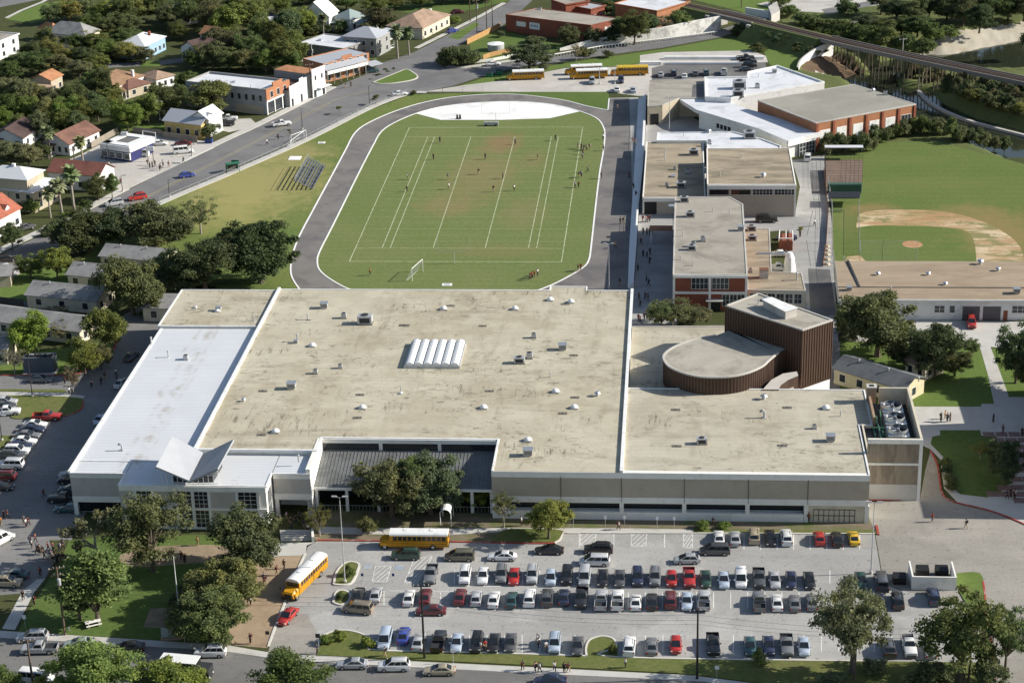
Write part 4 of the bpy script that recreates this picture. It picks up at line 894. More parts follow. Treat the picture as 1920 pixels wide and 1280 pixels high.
def roof_item(kind, px, py, z, label, s=1., cat=None):
    p = P(px, py, z); nm, ct = dict(dome=('dome_skylight', 'skylight'), box=('exhaust_fan', 'exhaust fan'), mush=('roof_vent', 'vent'), goose=('gooseneck_vent', 'vent'), unit=('air_conditioner', 'air conditioner'), stack=('vent_pipe', 'vent'), fan=('fan_unit', 'air conditioner'), drain=('roof_drain', 'roof drain'), hatch=('roof_hatch', 'hatch'))[kind]
    r = thing(nm, label, ct, (p.x, p.y, z), RND.uniform(-.05, .05)); r.scale = (s, s, s)
    if kind == 'dome': MB().box((0, 0, -.05), (1.35, 1.35, .3)).obj('curb', GALV, r); MB().dome(0, 0, .25, .66, .5, 14, 4).obj('dome', DOMEM, r, True)
    elif kind == 'box':
        MB().box((0, 0, -.05), (1.1, 1.0, .3)).obj('curb', GALV, r); MB().box((0, 0, .25), (1.35, 1.2, .75)).obj('housing', GALV, r); MB().prism([(-.75, -.68), (.75, -.68), (.75, .68), (-.75, .68)], 1.0, 1.1).obj('hood', CHROME, r)
        l = MB(); [l.box((0, -.61, .34+.13*i), (1.15, .02, .05)) for i in range(5)]; l.obj('louvre', DARKM, r)
    elif kind == 'mush': MB().cyl(0, 0, -.05, .55, .26, .26, 10).obj('pipe', GALV, r); MB().cyl(0, 0, .5, .72, .5, .34, 12).obj('cap', CHROME, r)
    elif kind == 'stack': MB().cyl(0, 0, -.05, 1.0, .11, .11, 8).obj('pipe', GALV, r); MB().cyl(0, 0, 1., 1.12, .2, .05, 8).obj('cap', GALV, r)
    elif kind == 'goose':
        m_ = MB(); m_.tube((0, 0, -.05), (0, 0, 1.), .22, .22, 10); pts = [(0, 0, 1.), (-.1, 0, 1.3), (-.35, 0, 1.45), (-.6, 0, 1.35), (-.7, 0, 1.1)]
        for a, b_ in zip(pts, pts[1:]): m_.tube(a, b_, .22, .22, 10)
        m_.obj('duct', GALV, r); MB().box((0, 0, -.04), (.7, .7, .14)).obj('curb', GALV, r)
    elif kind == 'unit':
        MB().box((0, 0, .12), (2.2, 1.5, 1.25)).obj('casing', GALV, r); MB().box((0, -.76, .3), (1.6, .02, .8)).obj('coil', DARKM, r)
        q = MB().cyl(0, 0, 1.37, 1.5, .55, .55, 14).obj('fan_guard', DARKM, r); MB().box((0, 0, -.02), (2.3, 1.6, .14)).obj('frame', DARKM, r)
    elif kind == 'fan':
        MB().box((0, 0, .1), (1.0, 1.0, .95)).obj('casing', GALV, r); MB().cyl(0, 0, 1.05, 1.12, .4, .4, 12).obj('fan_guard', DARKM, r); MB().box((0, 0, -.02), (1.1, 1.1, .12)).obj('frame', DARKM, r)
    elif kind == 'hatch': MB().box((0, 0, -.03), (1., 1.3, .3)).obj('curb', GALV, r); MB().box((0, 0, .27), (1.1, 1.4, .08)).obj('lid', CHROME, r)
    else: MB().box((0, 0, 0), (1.6, .9, .035)).obj('sump_pan', mat('drain_grey', (.13, .12, .1), .2, 2.), r); MB().cyl(0, 0, .03, .12, .2, .12, 10).obj('strainer', DARKM, r)
    return r

# ================================================================== BUILDINGS
def wroot(name, label, cat, pts, group=None):
    """a thing whose parts are modelled in site coordinates; its Empty stands at the base centre"""
    c = (sum(p[0] for p in pts)/len(pts), sum(p[1] for p in pts)/len(pts), 0)
    r = thing(name, label, cat, c, 0, group); WROOT[r.name] = Matrix.Translation((-c[0], -c[1], 0)); return r
WROOT = {}
_link0 = link
def link(name, me, parent=None, color=None):
    o = _link0(name, me, parent, color)
    if parent is not None and parent.name in WROOT: o.matrix_parent_inverse = WROOT[parent.name]
    return o
def onwall(A, B, u0, u1, z0, z1, t=.06, mb=None, back=.05):
    """box lying on the wall A->B (outside on the right hand), between metres u0..u1 along it"""
    A = Vector(A[:2]); B = Vector(B[:2]); d = (B-A).normalized(); n = Vector((d.y, -d.x)); mb = mb or MB()
    p = [A+d*u0-n*back, A+d*u1-n*back, A+d*u1+n*t, A+d*u0+n*t]
    return mb.prism([tuple(q) for q in p], z0, z1, True, 0, True)
def wlen(A, B): return math.hypot(B[0]-A[0], B[1]-A[1])
def edge(mb, pts, z, wd=.3, h=.25, close=True):
    q = list(pts)+([pts[0]] if close else [])
    for i in range(len(q)-1):
        a, b_ = Vector(q[i][:2]), Vector(q[i+1][:2]); d = (b_-a).normalized(); n = Vector((-d.y, d.x))*wd/2; e = d*wd*.49
        mb.prism([tuple(a-n-e), tuple(b_-n+e), tuple(b_+n+e), tuple(a+n-e)], z-.1, z+h+.0015*(i % 3))
    return mb
def windows(root, A, B, n, z0, z1, wdt, m=GLASSB, frame=WHITE, u0=0., u1=None, name='window', t=.05, mull=0):
    L = wlen(A, B); u1 = u1 or L
    for i in range(n):
        c = u0+(u1-u0)*(i+.5)/n; f = onwall(A, B, c-wdt/2-.09, c+wdt/2+.09, z0-.09, z1+.09, t).obj(name, frame, root)
        pn = onwall(A, B, c-wdt/2, c+wdt/2, z0, z1, t+.025)
        pn.obj('pane', m, f)
        if mull:
            q = MB()
            for k in range(1, mull): x = c-wdt/2+wdt*k/mull; onwall(A, B, x-.035, x+.035, z0, z1, t+.04, q)
            onwall(A, B, c-wdt/2, c+wdt/2, (z0+z1)/2-.03, (z0+z1)/2+.03, t+.036, q); q.obj('frame', frame, f)
RCOL = {}
def roofmat(nm, col, dirs=None, period=.5):
    if nm not in RCOL: RCOL[nm] = seam_mat(nm, col, dirs, period, .8, .55, .1, .14) if dirs else mat(nm, col, .16, .6, .9, stain=[x*.7 for x in col], stain_amt=.42, stain_scale=.25)
    return RCOL[nm]
SHG = roofmat('shingle_grey', (.27, .265, .255)); SHB = roofmat('shingle_brown', (.19, .10, .075)); SHD = roofmat('shingle_dark', (.085, .055, .05)); SHT = roofmat('shingle_tan', (.36, .25, .18))
SHR = roofmat('shingle_red', (.36, .12, .075)); SHC = roofmat('shingle_charcoal', (.15, .16, .165)); MTW = roofmat('metal_roof_white', (.70, .71, .72), 'X'); MTG = roofmat('metal_roof_grey', (.45, .47, .50), 'X'); MTT = roofmat('metal_roof_green', (.30, .37, .35), 'X')
SHX = roofmat('shingle_patchwork', (.27, .165, .10)); SHO = roofmat('shingle_orange', (.42, .20, .10))
def wallmat(nm, col): return MATS.get(nm) or mat(nm, col, .07, .4, .85, stain=[x*.78 for x in col], stain_amt=.36, stain_scale=.5)
CREAM = wallmat('wall_cream', (.62, .56, .43)); YELW = wallmat('wall_yellow', (.55, .42, .16)); BLUEW = wallmat('wall_blue', (.30, .45, .58)); NAVYW = wallmat('wall_navy', (.03, .035, .12)); GREYW = wallmat('wall_grey', (.30, .30, .29)); WHW = wallmat('wall_house_white', (.72, .71, .69)); TANW = wallmat('wall_tan', (.44, .38, .28))
DOORM = wallmat('door_brown', (.12, .08, .055))
def house(label, A, B, W, h, rise, kind, wm, rm, px=True, ov=.45, nw=3, nwr=2, name='house', cat='house', porch=None, chimney=None, group=None, door=None, two=False, vents=0, dormer=None):
    """A,B: ends of the near eave (pixels at height h, or world); W: depth away from it"""
    if px: A, B = P(*A, h), P(*B, h)
    A = Vector(A[:2]); B = Vector(B[:2]); d = (B-A).normalized(); n = Vector((-d.y, d.x)); L = (B-A).length
    o = A+d*(L/2); rz = math.atan2(d.y, d.x); r = thing(name, label, cat, (o.x, o.y, 0), rz, group)
    hx = L/2-ov; y0, y1 = ov, W-ov
    c = [(-hx, y0), (hx, y0), (hx, y1), (-hx, y1)]; b = MB().prism(c, -.1, h-.03, False)
    if kind == 'gx':
        for s in (-1, 1): b.face([(s*hx, y0, h-.03), (s*hx, y1, h-.03), (s*hx, W/2, h-.1+rise*(1-2*ov/W))][::s])
    if kind == 'gy':
        for y in (y0, y1): b.face([(-hx, y, h-.03), (hx, y, h-.03), (0, y, h-.1+rise*(1-2*ov/L))][::(1 if y == y0 else -1)])
    b.obj('wall', wm, r)
    rf = MB(); l2 = L/2; th = .14; dz = lambda q: [(x, y, z-th) for x, y, z in q]
    if kind == 'gx': F = [[(-l2, 0, h), (l2, 0, h), (l2, W/2, h+rise), (-l2, W/2, h+rise)], [(l2, W, h), (-l2, W, h), (-l2, W/2, h+rise), (l2, W/2, h+rise)]]
    elif kind == 'gy': F = [[(-l2, W, h), (-l2, 0, h), (0, 0, h+rise), (0, W, h+rise)], [(l2, 0, h), (l2, W, h), (0, W, h+rise), (0, 0, h+rise)]]
    elif kind == 'hip':
        m_ = min(L, W)/2; a, e = ((-l2+m_, W/2), (l2-m_, W/2)) if L >= W else ((0, m_), (0, W-m_)); a = (*a, h+rise); e = (*e, h+rise); p = [(-l2, 0, h), (l2, 0, h), (l2, W, h), (-l2, W, h)]
        F = [[p[0], p[1], e, a], [p[1], p[2], e], [p[2], p[3], a, e], [p[3], p[0], a]] if L >= W else [[p[0], p[1], a], [p[1], p[2], e, a], [p[2], p[3], e], [p[3], p[0], a, e]]
    else: F = [[(-l2, 0, h+.02), (l2, 0, h+.02), (l2, W, h+.02), (-l2, W, h+.02)]]
    for q in F: rf.face(q); (rf.face(dz(q)[::-1]) if kind != 'flat' else None)
    if kind != 'flat':
        p = [(-l2, 0), (l2, 0), (l2, W), (-l2, W)]
        if kind == 'hip':
            for i in range(4): j = (i+1) % 4; rf.face([(*p[i], h-th), (*p[j], h-th), (*p[j], h), (*p[i], h)])
        else:
            for q in F:
                for i in range(len(q)):
                    j = (i+1) % len(q); rf.face([(q[i][0], q[i][1], q[i][2]-th), (q[j][0], q[j][1], q[j][2]-th), q[j], q[i]])
    ro = rf.obj('roof', rm, r)
    if kind == 'flat': edge(MB(), [(-l2+.15, .15), (l2-.15, .15), (l2-.15, W-.15), (-l2+.15, W-.15)], h, .32, .3).obj('parapet', wm, r)
    if chimney:
        for (cx, cy, ch_, cm_) in chimney: MB().box((cx*l2, cy*W, h), (.7, .7, ch_)).box((cx*l2, cy*W, h+ch_), (.85, .85, .12)).obj('chimney', cm_, ro)
    for i in range(vents): MB().cyl(-l2*.5+l2*i*.8, W*.42, h+rise*.6, h+rise*.84+.5, .12, .12, 8).cyl(-l2*.5+l2*i*.8, W*.42, h+rise*.84+.5, h+rise*.84+.62, .24, .1, 8).obj('roof_vent', GALV, ro)
    if dormer:
        for (dx, dy, s, dm) in dormer:
            zt = h+rise*dy*2; y = dy*W
            MB().prism([(dx*l2-s, y-s*.2), (dx*l2+s, y-s*.2), (dx*l2+s, y+s*2), (dx*l2-s, y+s*2)], zt-rise*.1-.3, zt+.5, True).face([(dx*l2-s, y-s*.21, zt+.5), (dx*l2+s, y-s*.21, zt+.5), (dx*l2, y-s*.21, zt+.5+s*.8)]).obj('dormer', dm, ro)
            MB().face([(dx*l2-s*1.15, y-s*.4, zt+.45), (dx*l2, y-s*.4, zt+.55+s*.85), (dx*l2, y+s*2.6, zt+.55+s*.85), (dx*l2-s*1.15, y+s*2.6, zt+.45)]).face([(dx*l2, y-s*.4, zt+.55+s*.85), (dx*l2+s*1.15, y-s*.4, zt+.45), (dx*l2+s*1.15, y+s*2.6, zt+.45), (dx*l2, y+s*2.6, zt+.55+s*.85)]).obj('dormer_roof', rm, ro)
    st = [(.85, h-.75)] if not two else [(.8, h/2-.6), (h/2+.5, h-.65)]
    for z0, z1 in st:
        z1 = min(z1, z0+1.5)
        if nw: windows(r, (-hx, y0), (hx, y0), nw, z0, z1, min(1.3, 1.6*hx/nw*.5), t=.04)
        if nwr: windows(r, (hx, y0), (hx, y1), nwr, z0, z1, min(1.2, (y1-y0)/nwr*.5), t=.04)
    if door is not None: onwall((-hx, y0), (hx, y0), hx*(1+door)-.5, hx*(1+door)+.5, 0.05, 2.15, .05).obj('door', DOORM, r)
    if porch:
        pw, pd, ph = porch; px_ = [-hx+.1, -hx+pw]
        q = MB().face([(px_[0]-.3, -pd-.2, ph), (px_[1]+.3, -pd-.2, ph), (px_[1]+.3, y0+.1, ph+.5), (px_[0]-.3, y0+.1, ph+.5)]); q.face([(px_[1]+.3, -pd-.2, ph-.12), (px_[0]-.3, -pd-.2, ph-.12), (px_[0]-.3, y0+.1, ph+.38), (px_[1]+.3, y0+.1, ph+.38)]).obj('porch_roof', rm, r)
        for i in range(3): x = px_[0]+(px_[1]-px_[0])*i/2; MB().box((x, -pd, 0), (.18, .18, ph-.05)).obj('porch_post', WHITE, r)
        MB().box(((px_[0]+px_[1])/2, -pd/2+.1, 0), (px_[1]-px_[0], pd+.3, .35)).obj('porch_deck', CONC, r)
    return r

# rust trails down the white roof
_t = SEAMW.node_tree; _b = _t.nodes['Principled BSDF']; _s = _b.inputs['Base Color'].links[0].from_socket; _a, _e = P(388, 632, 8.2), P(272, 835, 8.2); _d = (_e-_a).normalized()
for _off, _w, _k in ((0, 1.1, .55), (2.2, .7, .4), (-1.4, .6, .35)):
    _m = _t.nodes.new('ShaderNodeVectorMath'); _m.operation = 'DOT_PRODUCT'; _t.links.new(objvec(_t), _m.inputs[0]); _m.inputs[1].default_value = (_d.y, -_d.x, 0)
    _q = math_(_t, 'ABSOLUTE', math_(_t, 'SUBTRACT', math_(_t, 'ADD', _m.outputs['Value'], math_(_t, 'MULTIPLY_ADD', noise(_t, .12, 4, objvec(_t)), 4., -2.)), _a.x*_d.y-_a.y*_d.x+_off))
    _s = mix(_t, math_(_t, 'MULTIPLY', ramp(_t, math_(_t, 'DIVIDE', _q, _w), [(.1, (1, 1, 1)), (1, (0, 0, 0))]), math_(_t, 'MULTIPLY', ramp(_t, noise(_t, .25, 7, objvec(_t), .7), [(.46, (0, 0, 0)), (.6, (1, 1, 1))]), _k)), _s, (.36, .29, .20))
_t.links.new(_s, _b.inputs['Base Color'])
# ---- the large school hall with its beige roof, white wing and entrance
rt = wroot('school_building', 'huge low school hall with stained beige roof, white metal wing and butterfly entrance roof', 'school building', [(-52, -127), (82, -126), (82, -42), (-52, -42)])
Z = 8.8
core = MB()
main = [(-32.1, -126), (-11.3, -126), (-11.3, -113.8), (19.9, -113.8), (19.9, -125.9), (41.2, -125.9), (41.2, -41.2), (31.9, -41.2), (31.9, -39.0), (24.4, -39.0), (24.4, -41.2), (-32.1, -41.2)]
def inset(pts, a):
    n = len(pts); s = sum(pts[i][0]*pts[(i+1) % n][1]-pts[(i+1) % n][0]*pts[i][1] for i in range(n)); sg = 1 if s > 0 else -1; out = []
    for i in range(n):
        p0, p1, p2 = Vector(pts[i-1]), Vector(pts[i]), Vector(pts[(i+1) % n]); d1 = (p1-p0).normalized(); d2 = (p2-p1).normalized()
        n1 = Vector((-d1.y, d1.x))*sg; n2 = Vector((-d2.y, d2.x))*sg; k = 1+n1.dot(n2); out.append(tuple(p1+(n1+n2)*(a/max(k, .2))))
    return out
core.prism([(-32.1, -119), (-11.3, -119), (-11.3, -113.8), (19.9, -113.8), (19.9, -124.6), (41.2, -124.6), (41.2, -41.2), (31.9, -41.2), (31.9, -39.0), (24.4, -39.0), (24.4, -41.2), (-32.1, -41.2)], 0, Z-.05, False)
core.prism([(41.5, -124.6), (82.0, -124.6), (82.0, -106.2), (84.2, -106.2), (84.2, -91.1), (41.5, -91.1)], 0, Z-.05, False)
core.prism([(-53, -62), (-32.4, -62), (-32.4, -41.8), (-53, -41.8)], 0, Z-.05, False)
core.prism([(-52.3, -125.6), (-42.9, -125.6), (-42.9, -121), (-32.4, -121), (-32.4, -62.3), (-52.3, -62.3)], 0, 8.0, False)
core.prism([(-42.6, -131.2), (-17.7, -131.2), (-17.7, -119.2), (-42.6, -119.2)], .0, 8.0, False)
core.prism([(-17.4, -122.0), (-11.2, -122.0), (-11.2, -119.2), (-17.4, -119.2)], 0, 8.0, False)
core.obj('wall', WALLW, rt)
def flat(pts, z): return MB().face([(x, y, z) for x, y in pts])
rm_ = flat([(-32.1, -119), (-11.3, -119), (-11.3, -113.8), (19.9, -113.8), (19.9, -125.9), (41.2, -125.9), (41.2, -41.2), (31.9, -41.2), (31.9, -39.0), (24.4, -39.0), (24.4, -41.2), (-32.1, -41.2)], Z).obj('main_roof', ROOFM, rt)
rb = flat([(-53, -62), (-32.4, -62), (-32.4, -41.8), (-53, -41.8)], Z-.02).obj('rear_roof', ROOFM, rt)
re_ = flat([(41.5, -125.9), (82.2, -125.9), (82.2, -106.2), (84.4, -106.2), (84.4, -91.1), (41.5, -91.1)], Z-.03).obj('east_roof', ROOFS, rt)
rw = MB(); rw.face([(-52.4, -122.3, 8.1), (-32.5, -122.3, 8.1), (-32.5, -62.2, 8.35), (-52.4, -62.2, 8.35)]).obj('white_roof', SEAMW, rt)
rn = MB(); rn.face([(-52.4, -127, 8.02), (-42.6, -127, 8.02), (-42.6, -122.4, 8.05), (-52.4, -122.4, 8.05)]); rn.face([(-42.5, -131.3, 8.03), (-17.6, -131.3, 8.03), (-17.6, -119.1, 8.06), (-42.5, -119.1, 8.06)]); rn.face([(-17.5, -126.4, 8.02), (-11, -126.4, 8.02), (-11, -119.1, 8.05), (-17.5, -119.1, 8.05)])
rn.obj('entrance_roof', SEAMW, rt)
pp = MB()                                              # parapets
edge(pp, [(-32.3, -118.9), (-32.3, -41.4)], Z, .5, .45, False); edge(pp, [(41.35, -125.8), (41.35, -41.3)], Z, .55, .42, False)
edge(pp, [(-32.0, -119.1), (-11.2, -119.1)], Z, .4, .3, False); edge(pp, [(-11.2, -119.0), (-11.2, -113.6), (19.8, -113.6), (19.8, -125.8)], Z, .35, .12, False)
edge(pp, [(41.2, -41.3), (31.9, -41.3), (31.9, -39.1), (24.4, -39.1), (24.4, -41.3), (-31.9, -41.3)], Z, .3, .1, False)
edge(pp, [(41.8, -91.2), (84.3, -91.2), (84.3, -106.3), (82.1, -106.3), (82.1, -125.6)], Z, .3, .1, False)
edge(pp, [(-32.6, -41.9), (-52.9, -41.9), (-52.9, -62.0), (-32.7, -62.0)], Z, .3, .1, False)
edge(pp, [(-52.3, -62.3), (-52.3, -126.8)], 8.1, .5, .3, False); edge(pp, [(-51.9, -122.35), (-42.7, -122.35)], 8.02, .25, .2, False)
edge(pp, [(-52.2, -127), (-42.6, -127), (-42.6, -131.2), (-17.6, -131.2), (-17.6, -126.4), (-11.1, -126.4)], 8.02, .3, .14, False)
pp.obj('parapet', WHITE, rt)
def band(A, B, lst, t0=0.):
    """stack of facade layers (z0,z1,material,proud,name) along A->B"""
    for z0, z1, m, t, nm in lst: onwall(A, B, 0, wlen(A, B), z0, z1, t, None, .6).obj(nm, m, rt)
SA, SB = (19.6, -125.7), (82.2, -125.7)
band(SA, SB, [(7.72, 8.78, WALLW, .30, 'fascia_band'), (4.2, 7.715, PANEL, .22, 'wall_panel'), (3.1, 4.195, WALLW, .30, 'fascia_band')])
onwall(SA, SB, 0, 52, 0, 1.45, .30, None, .5).obj('low_wall', WALLW, rt)
onwall((19.6, -124.6), (82, -124.6), .2, 52, 1.46, 3.09, .04).obj('ribbon_window', GLASS, rt)
onwall(SA, SB, 52.05, 62.3, 0, 3.08, .12, None, .5).obj('cream_wall', CREAM, rt)
q = MB()
for i in range(9): onwall(SA, SB, 53.6+i*.85, 53.68+i*.85, .1, 2.4, .2, q)
onwall(SA, SB, 53.6, 60.5, 1.2, 1.28, .21, q); onwall(SA, SB, 53.6, 60.5, 2.3, 2.38, .21, q); q.obj('gate', DARKM, rt)
for x in (19.95, 31.4, 41.35, 51.8, 62.3, 72.0, 82.0): onwall(SA, SB, x-19.6-.35, x-19.6+.35, 1.455 if x < 70 else .0, 3.095, .28, None, .5).obj('column', WALLW, rt)
for x in (31.2, 41.35, 51.8, 62.4, 72.2): onwall(SA, SB, x-19.6-.04, x-19.6+.04, 3.3, 7.9, .315).obj('panel_joint', mat('panel_joint_dark', (.10, .095, .09), .1), rt)  # dark vertical joint strips between the facade panels
# side returns and notch with the lower grey seamed roof
onwall((-11.3, -126.3), (-11.3, -113.9), 0, 12.4, 0, Z+.1, .28, None, .5).obj('side_wall', WALLW, rt)
onwall((19.9, -113.9), (19.9, -125.9), 0, 12, 0, Z-.02, .1, None, .3).obj('side_wall', WALLW, rt)
NA, NB = (-11.0, -113.8), (19.7, -113.8)
onwall(NA, NB, 0, 30.7, 8.0, 8.75, .2, None, .4).obj('fascia_band', WALLW, rt)
onwall(NA, NB, .1, 30.6, 6.4, 7.99, .06).obj('clerestory_window', GLASS, rt)
for u in (10.2, 20.5): onwall(NA, NB, u-.3, u+.3, 6.4, 8.0, .16).obj('column', WALLW, rt)
q = MB(); q.face([(-11.0, -124.3, 4.55), (19.6, -124.3, 4.55), (19.6, -113.75, 6.7), (-11.0, -113.75, 6.7)])
for i in range(50):
    x = -10.8+i*.62; q.face([(x-.04, -124.3, 4.63), (x+.04, -124.3, 4.63), (x+.04, -113.75, 6.78), (x-.04, -113.75, 6.78)]); q.face([(x+.04, -124.3, 4.55), (x+.04, -113.75, 6.7), (x+.04, -113.75, 6.78), (x+.04, -124.3, 4.63)]); q.face([(x-.04, -124.3, 4.63), (x-.04, -113.75, 6.78), (x-.04, -113.75, 6.7), (x-.04, -124.3, 4.55)])
q.obj('seamed_roof', mat('grey_zinc', (.20, .205, .20), .12, .4, .5, .2, stain=(.14, .145, .14), stain_amt=.42, stain_scale=.3), rt)
MB().box((4.3, -124.35, 4.1), (30.6, .3, .44)).obj('eaves_beam', WALLW, rt)
for x in (-10.6, -5.4, 0., 5.4, 10.8, 16, 19.3): MB().box((x, -124.0, 0), (.5, .5, 4.1)).obj('column', WALLW, rt)
MB().box((4.3, -119.5, 0), (30.4, .2, 4.5)).obj('glazed_front', GLASS, rt)
for x0, x1 in ((-10.3, -.3), (.3, 10.5), (11.2, 19)):
    q = MB(); q.box(((x0+x1)/2, -123.9, .95), (x1-x0, .06, .07)); [q.box((x0+.3+i*.6, -123.9, 0), (.05, .05, 1.)) for i in range(int((x1-x0)/.6))]; q.obj('railing', GALV, rt)
# left block and entrance hall facade
LA, LB = (-52.3, -126.6), (-42.6, -126.6)
for z0, z1, m, t, nm in ((7.1, 8.0, WALLW, .3, 'fascia_band'), (3.6, 7.095, mat('panel_grey_light', (.50, .47, .43), .06, .3, .85, stain=(.45, .42, .385), stain_amt=.42, stain_scale=.4), .24, 'wall_panel'), (2.5, 3.595, WALLW, .3, 'fascia_band')): onwall(LA, LB, 0, 9.7, z0, z1, t, None, 1.).obj(nm, m, rt)
for u in (.4, 9.3): onwall(LA, LB, u-.35, u+.35, 0, 2.495, .25, None, .5).obj('column', WALLW, rt)
onwall((-52, -125.6), (-42.7, -125.6), .2, 9, .1, 2.45, .04).obj('glazed_front', GLASS, rt)
EA, EB = (-42.6, -131.2), (-17.7, -131.2); PL = MATS['panel_grey_light']
onwall(EA, EB, 0, 24.9, 7.05, 8.0, .3, None, .3).obj('fascia_band', WALLW, rt); onwall(EA, EB, 0, 24.9, 3.55, 3.95, .26, None, .3).obj('fascia_band', WALLW, rt); onwall(EA, EB, 0, 24.9, 0., .35, .24, None, .3).obj('plinth', WALLW, rt)
for u0, u1, gl in ((0, 2.4, 0), (2.9, 5.4, 1), (5.9, 9.4, 0), (9.9, 12.1, 1), (12.7, 15, 1), (15.4, 19.6, 0), (20.2, 23.2, 1)):
    for z0, z1 in ((3.96, 7.04), (.36, 3.54)):
        if gl:
            w_ = onwall(EA, EB, u0, u1, z0, z1, .08).obj('window', GLASS, rt); q = MB()
            for k_ in range(1, 3): onwall(EA, EB, u0+(u1-u0)*k_/3-.03, u0+(u1-u0)*k_/3+.03, z0, z1, .11, q)
            for k_ in range(1, 4): onwall(EA, EB, u0, u1, z0+(z1-z0)*k_/4-.03, z0+(z1-z0)*k_/4+.03, .105, q)
            q.obj('frame', WHITE, w_)
        else: onwall(EA, EB, u0, u1, z0, z1, .14).obj('wall_panel', PL, rt)
for u in (2.65, 5.65, 9.65, 12.4, 15.2, 19.9, 23.5): onwall(EA, EB, u-.24, u+.24, .351, 7.049, .2).obj('mullion', WHITE, rt)
windows(rt, (-17.7, -131.2), (-17.7, -126.6), 1, 1., 6.6, 2.6, GLASS, WHITE, mull=4)
RA, RB = (-17.4, -126.1), (-11.1, -126.1)
for z0, z1, m, t, nm in ((7.1, 8.0, WALLW, .3, 'fascia_band'), (4.3, 7.095, PL, .22, 'wall_panel'), (3.2, 4.295, WALLW, .3, 'fascia_band')): onwall(RA, RB, 0, 6.3, z0, z1, t, None, 4.).obj(nm, m, rt)
for u in (.35, 6.0): onwall(RA, RB, u-.3, u+.3, 0, 3.195, .2, None, .4).obj('column', WALLW, rt)
# butterfly roof over the entrance: two tilted sheets meeting in a valley
Va, Vb = P(353, 903, 9.2), P(380, 851, 9.4); L1, L2 = P(291, 877, 12.), P(322, 820, 12.); R1, R2 = P(408, 878, 11.6), P(438, 823, 12.6)
def thick(q, th): 
    mb = MB(); q = [Vector(x) for x in q]; n = (q[1]-q[0]).cross(q[3]-q[0]).normalized()*th; b_ = [x-n for x in q]; mb.face(q); mb.face(b_[::-1])
    for i in range(4): j = (i+1) % 4; mb.face([b_[i], b_[j], q[j], q[i]])
    return mb
q = thick([Va, Vb, L2, L1][::-1], .3); a_ = Vector(L1)-Va; 
for i in range(1, 26):
    t = i/26; p0 = Vector(Va).lerp(Vb, t)+Vector((0, 0, .02)); p1 = Vector(L1).lerp(L2, t)+Vector((0, 0, .02)); q.tube(p0, p1, .05, .05, 4)
q.obj('butterfly_roof', mat('white_ribbed_sheet', (.40, .41, .43), .05, .4, .5), rt)
thick([Va, R1, R2, Vb], .3).obj('butterfly_roof', mat('grey_panel_roof', (.30, .315, .33), .06, .4, .5), rt)
for a, b_ in ((Va, L1), (Va, R1)):
    q = MB(); k_ = 6
    for i in range(k_):
        p0 = Vector(a).lerp(b_, (i+.5)/k_); q.tube((p0.x, p0.y+1.5, 8.), (p0.x, p0.y+1.5, p0.z-.2), .06, .06, 6)
    q.obj('roof_strut', WHITE, rt)
gx = [(L1.x+2, L1.y+3), (R1.x-1.5, R1.y+2), (R2.x-2, R2.y-1.5), (L2.x+3, L2.y-2)]
MB().prism(gx, 8.0, 9.15, False).obj('clerestory_window', GLASS, rt)
# the cooling plant enclosure at the right hand end
rt2 = wroot('plant_enclosure', 'open topped cooling plant enclosure with tan wall panels at the end of the school hall', 'plant building', [(82.5, -117.5), (91.8, -117.5), (91.8, -95.5), (84.5, -95.5)])
MH = 11.4
MB().prism([(82.5, -117.4), (91.7, -117.4), (91.7, -117.0), (82.5, -117.0)], 0, MH).prism([(91.3, -116.98), (91.7, -116.98), (91.7, -95.6), (91.3, -95.6)], 0, MH-.02).prism([(86.4, -96.0), (91.28, -96.0), (91.28, -95.6), (86.4, -95.6)], 0, MH-.04).prism([(82.5, -116.98), (82.8, -116.98), (82.8, -106.4), (82.5, -106.4)], 0, Z+.3).obj('wall', CREAM, rt2)
flat([(82.5, -117.2), (91.4, -117.2), (91.4, -95.8), (84.6, -95.8), (84.6, -106), (82.5, -106)], 8.2).obj('deck', DARKM, rt2)
MB().prism([(84.5, -106), (84.9, -106), (84.9, -96), (84.5, -96)], 8, 10.2).obj('brick_wall', mat('brick_tan', (.34, .24, .16), .15, .8, .9), rt2)
PA, PB = (82.5, -117.4), (91.7, -117.4)
for z0, z1, m, nm, t in ((10.6, 11.42, WALLW, 'fascia_band', .2), (7.0, 10.595, PANELT, 'wall_panel', .08), (6.6, 6.995, WALLW, 'fascia_band', .16), (3.0, 6.595, PANELT, 'wall_panel', .08), (0, 2.995, CONC, 'plinth', .12)): onwall(PA, PB, 0 if t > .15 else .1, 9.2 if t > .15 else 8.6, z0, z1, t).obj(nm, m, rt2)
onwall(PA, PB, 8.65, 9.2, 0, 10.59, .2).obj('pier', WALLW, rt2)
for i, y in enumerate((-101.5, -106.5, -111.5)):
    cu = thing('cooling_tower', 'metal cooling unit with open fan, %s of three in plant enclosure' % ('farthest', 'middle one', 'nearest')[i], 'cooling unit', (88.2, y, 8.22), 0, 'cooling units in the plant enclosure')
    MB().box((0, 0, 0), (3.6, 4.4, 1.9)).obj('casing', CHROME, cu); sh = MB().cyl(0, 0, 1.9, 2.6, 1.75, 1.6, 20, False).obj('fan_shroud', CHROME, cu)
    fb = MB()
    for k_ in range(5):
        a = 2*math.pi*k_/5; c, s = math.cos(a), math.sin(a); fb.face([(.2*c, .2*s, 2.35), (1.5*c-.35*s, 1.5*s+.35*c, 2.2), (1.5*c+.2*s, 1.5*s-.2*c, 2.45)])
    fb.cyl(0, 0, 2.2, 2.5, .25, .25, 10); fb.obj('fan', CHROME, cu); MB().cyl(0, 0, 1.905, 1.92, 1.6, 1.6, 18).obj('fan_well', BLK, cu)
